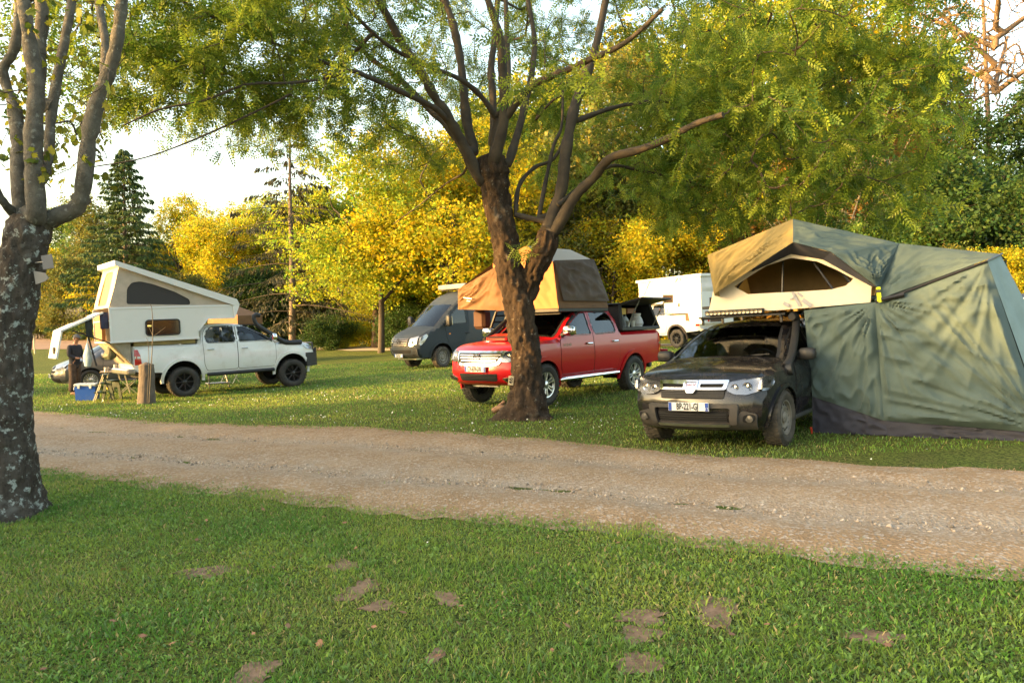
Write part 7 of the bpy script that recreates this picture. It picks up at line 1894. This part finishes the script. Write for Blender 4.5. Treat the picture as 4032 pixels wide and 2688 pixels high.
# wooden post with a sapling
t, p = thing('wooden_post', 578, 1588, 'sawn grey wooden post standing in the daisies beside the white pickup', 'post')
hh = (1588 - 1435) / F * p[1]; trunk_mesh('post', np.array([(0, 0, -.05), (0, 0, hh * .3), (.01, 0, hh * .7), (.0, 0, hh)]), np.array([.225, .195, .175, .17]), pm('grey_wood', (.155, .125, .10), .9, col2=(.095, .075, .06), scale=5, bump=(18, .02, (1, 1, .2))), t, n=48, sub=12, rough=.009, seed=3)
t2 = empty('sapling', p + np.array([.05, -.28, 0]), label='thin leafless sapling in front of the wooden post', category='sapling')
d_ = p[1] - .28; zz = lambda px, py: at(px, py, d_) - np.array(t2.location)
for pts, r0 in (([(588, 1585), (596, 1430), (602, 1300), (598, 1215), (590, 1195)], .014), ([(580, 1585), (586, 1440), (584, 1350), (576, 1330)], .010), ([(601, 1320), (592, 1300), (583, 1283)], .007), ([(602, 1325), (640, 1297), (652, 1287)], .006)): mb = MB(); q_ = catmull([zz(*c) for c in pts], 3); mb.tube(q_, np.linspace(r0, r0 * .4, len(q_)), 6); mb.build('stem', M_STEM, t2)
mb = MB(); c0 = zz(582, 1283); mb.tube([c0, c0 + [.09, 0, .0]], .022, 6); mb.build('bud', pm('bud', (.5, .5, .2), .6), t2)
# stake in the field
t, p = thing('field_stake', 138, 1392, 'pale stake at the near edge of the ploughed field', 'stake'); mb = MB(); mb.tube([(0, 0, -.1), (-.08, 0, 1.25)], [.05, .035], 6); mb.build('stake', pm('stake', (.5, .42, .28), .8), t)
# signs on the trees
p = at(188, 1030, MD - .12); t = empty('tree_sign', p, label='small grey metal plate nailed to the maple trunk', category='sign'); mb = MB(); mb.box(-.055, .05, -.004, .004, -.07, .065, 0, .002, Matrix.Rotation(R(-8), 4, 'Y')); mb.build('plate', pm('sign_grey', (.13, .13, .14), .5), t); mb = MB(); mb.tube([(-.04, -.006, 0), (-.15, .03, -.01)], .006, 5); mb.build('nail', M_STEEL, t)
p = at(170, 1095, MD - .1); t = empty('tree_sign', p, label='small pointed pale board under the grey plate on the maple trunk', category='sign'); mb = MB(); mb.prism([(-.09, .07), (.02, .05), (.055, .0), (.02, -.03), (-.07, -.06)], lambda u, v, d: (u, d, v), -.005, .005); mb.build('board', pm('sign_pale', (.24, .22, .20), .6), t)
p = at(2012, 1498, TD - .42); t = empty('pitch_number', p, R(-14), label='small cream pitch number plate fixed low on the forked trunk', category='sign'); mb = MB(); mb.box(-.045, .045, -.006, .006, -.075, .075, 0, .004, Matrix.Rotation(R(5), 4, 'Y')); mb.build('plate', pm('cream_plate', (.42, .34, .22), .6), t)
text_mesh('46', .10, lambda u, v, d: (-v + .0, -.008 - d, u), M_INK, 'lettering', t, bold=.002)
t, p = thing('dead_branch', 2010, 1640, 'short broken piece of wood at the foot of the forked trunk', 'branch'); mb = MB(); q_ = catmull([(-.30, 0, .10), (-.16, -.05, .16), (.0, -.08, .10), (.14, -.12, .06), (.24, -.18, .03)], 4); mb.tube(q_, np.interp(np.linspace(0, 1, len(q_)), [0, .4, 1], [.05, .055, .03]), 9); mb.tube([(-.24, 0, .12), (-.10, .05, .26)], [.05, .03], 8); mb.build('wood', pm('dead_wood', (.30, .17, .09), .85, col2=(.22, .12, .07), scale=12, bump=(40, .006)), t, 60)
# right edge: awning and camp gear beyond the tent
p = at(4000, 1165, 21); t = empty('awning', (p[0], p[1], float(ground_z(p[0], p[1]))), label='navy and white awning showing past the right end of the tent', category='awning'); zt = p[2] - t.location[2]
mb = MB(); cloth(mb, (-.9, -.2, zt - .06), (2.2, -.8, zt - .02), (2.2, 1.4, zt + .12), (-.9, 1.4, zt + .08), (16, 10), .03, seed=5); mb.build('sheet', M_NAVY2, t, 60); mb = MB(); cloth(mb, (-.9, -.21, zt - .10), (2.2, -.81, zt - .10), (2.2, -.8, zt - .02), (-.9, -.2, zt - .06), (14, 3), .01, fade=.02); mb.build('valance', M_PLATE, t, 60)
for x in (-.9, 2.2): mb = MB(); mb.tube([(x, 1.3, 0), (x, 1.3, zt + .1)], .02, 6); mb.build('pole', M_POLE, t)
mb = MB(); mb.tube([(-.9, -.2, zt - .06), (-1.1, -1.4, 0)], .006, 5); mb.tube([(2.2, -.8, zt - .02), (2.4, -2.0, 0)], .006, 5); mb.build('guy_rope', M_CREAM, t)
# guy line of the green tent
t = twin(dus.root, 'guy_line', label='pale guy line running down from the right end of the green tent', category='rope'); fr = Frame(dus.root); a_ = fr.P(4032, 1300, x=-.7); mb = MB(); mb.tube([e_t2 + (-.3, .1, -.5), a_ + (-.4, 1.0, -.9)], .006, 5); mb.build('rope', M_CREAM, t)
# fallen leaves
n = 70; x, y = scatter(n, 3.4, 7.5); keep = path_pos(x, y) < -.05; x, y = x[keep], y[keep]; n = len(x)
d = rng.normal(0, 1, (n, 3)); d[:, 2] *= .25; foliage('fallen_leaves', mv, mf, np.stack([x, y, ground_z(x, y) + .045], 1), d, rng.uniform(.03, .055, n), pm('dead_leaf', (.30, .15, .08), .8, attr='tint'), None, rng.uniform(.6, 1.4, (n, 1)) * np.ones((1, 3)), .25, kind='stuff', label='a few brown fallen leaves on the near lawn', category='leaves')
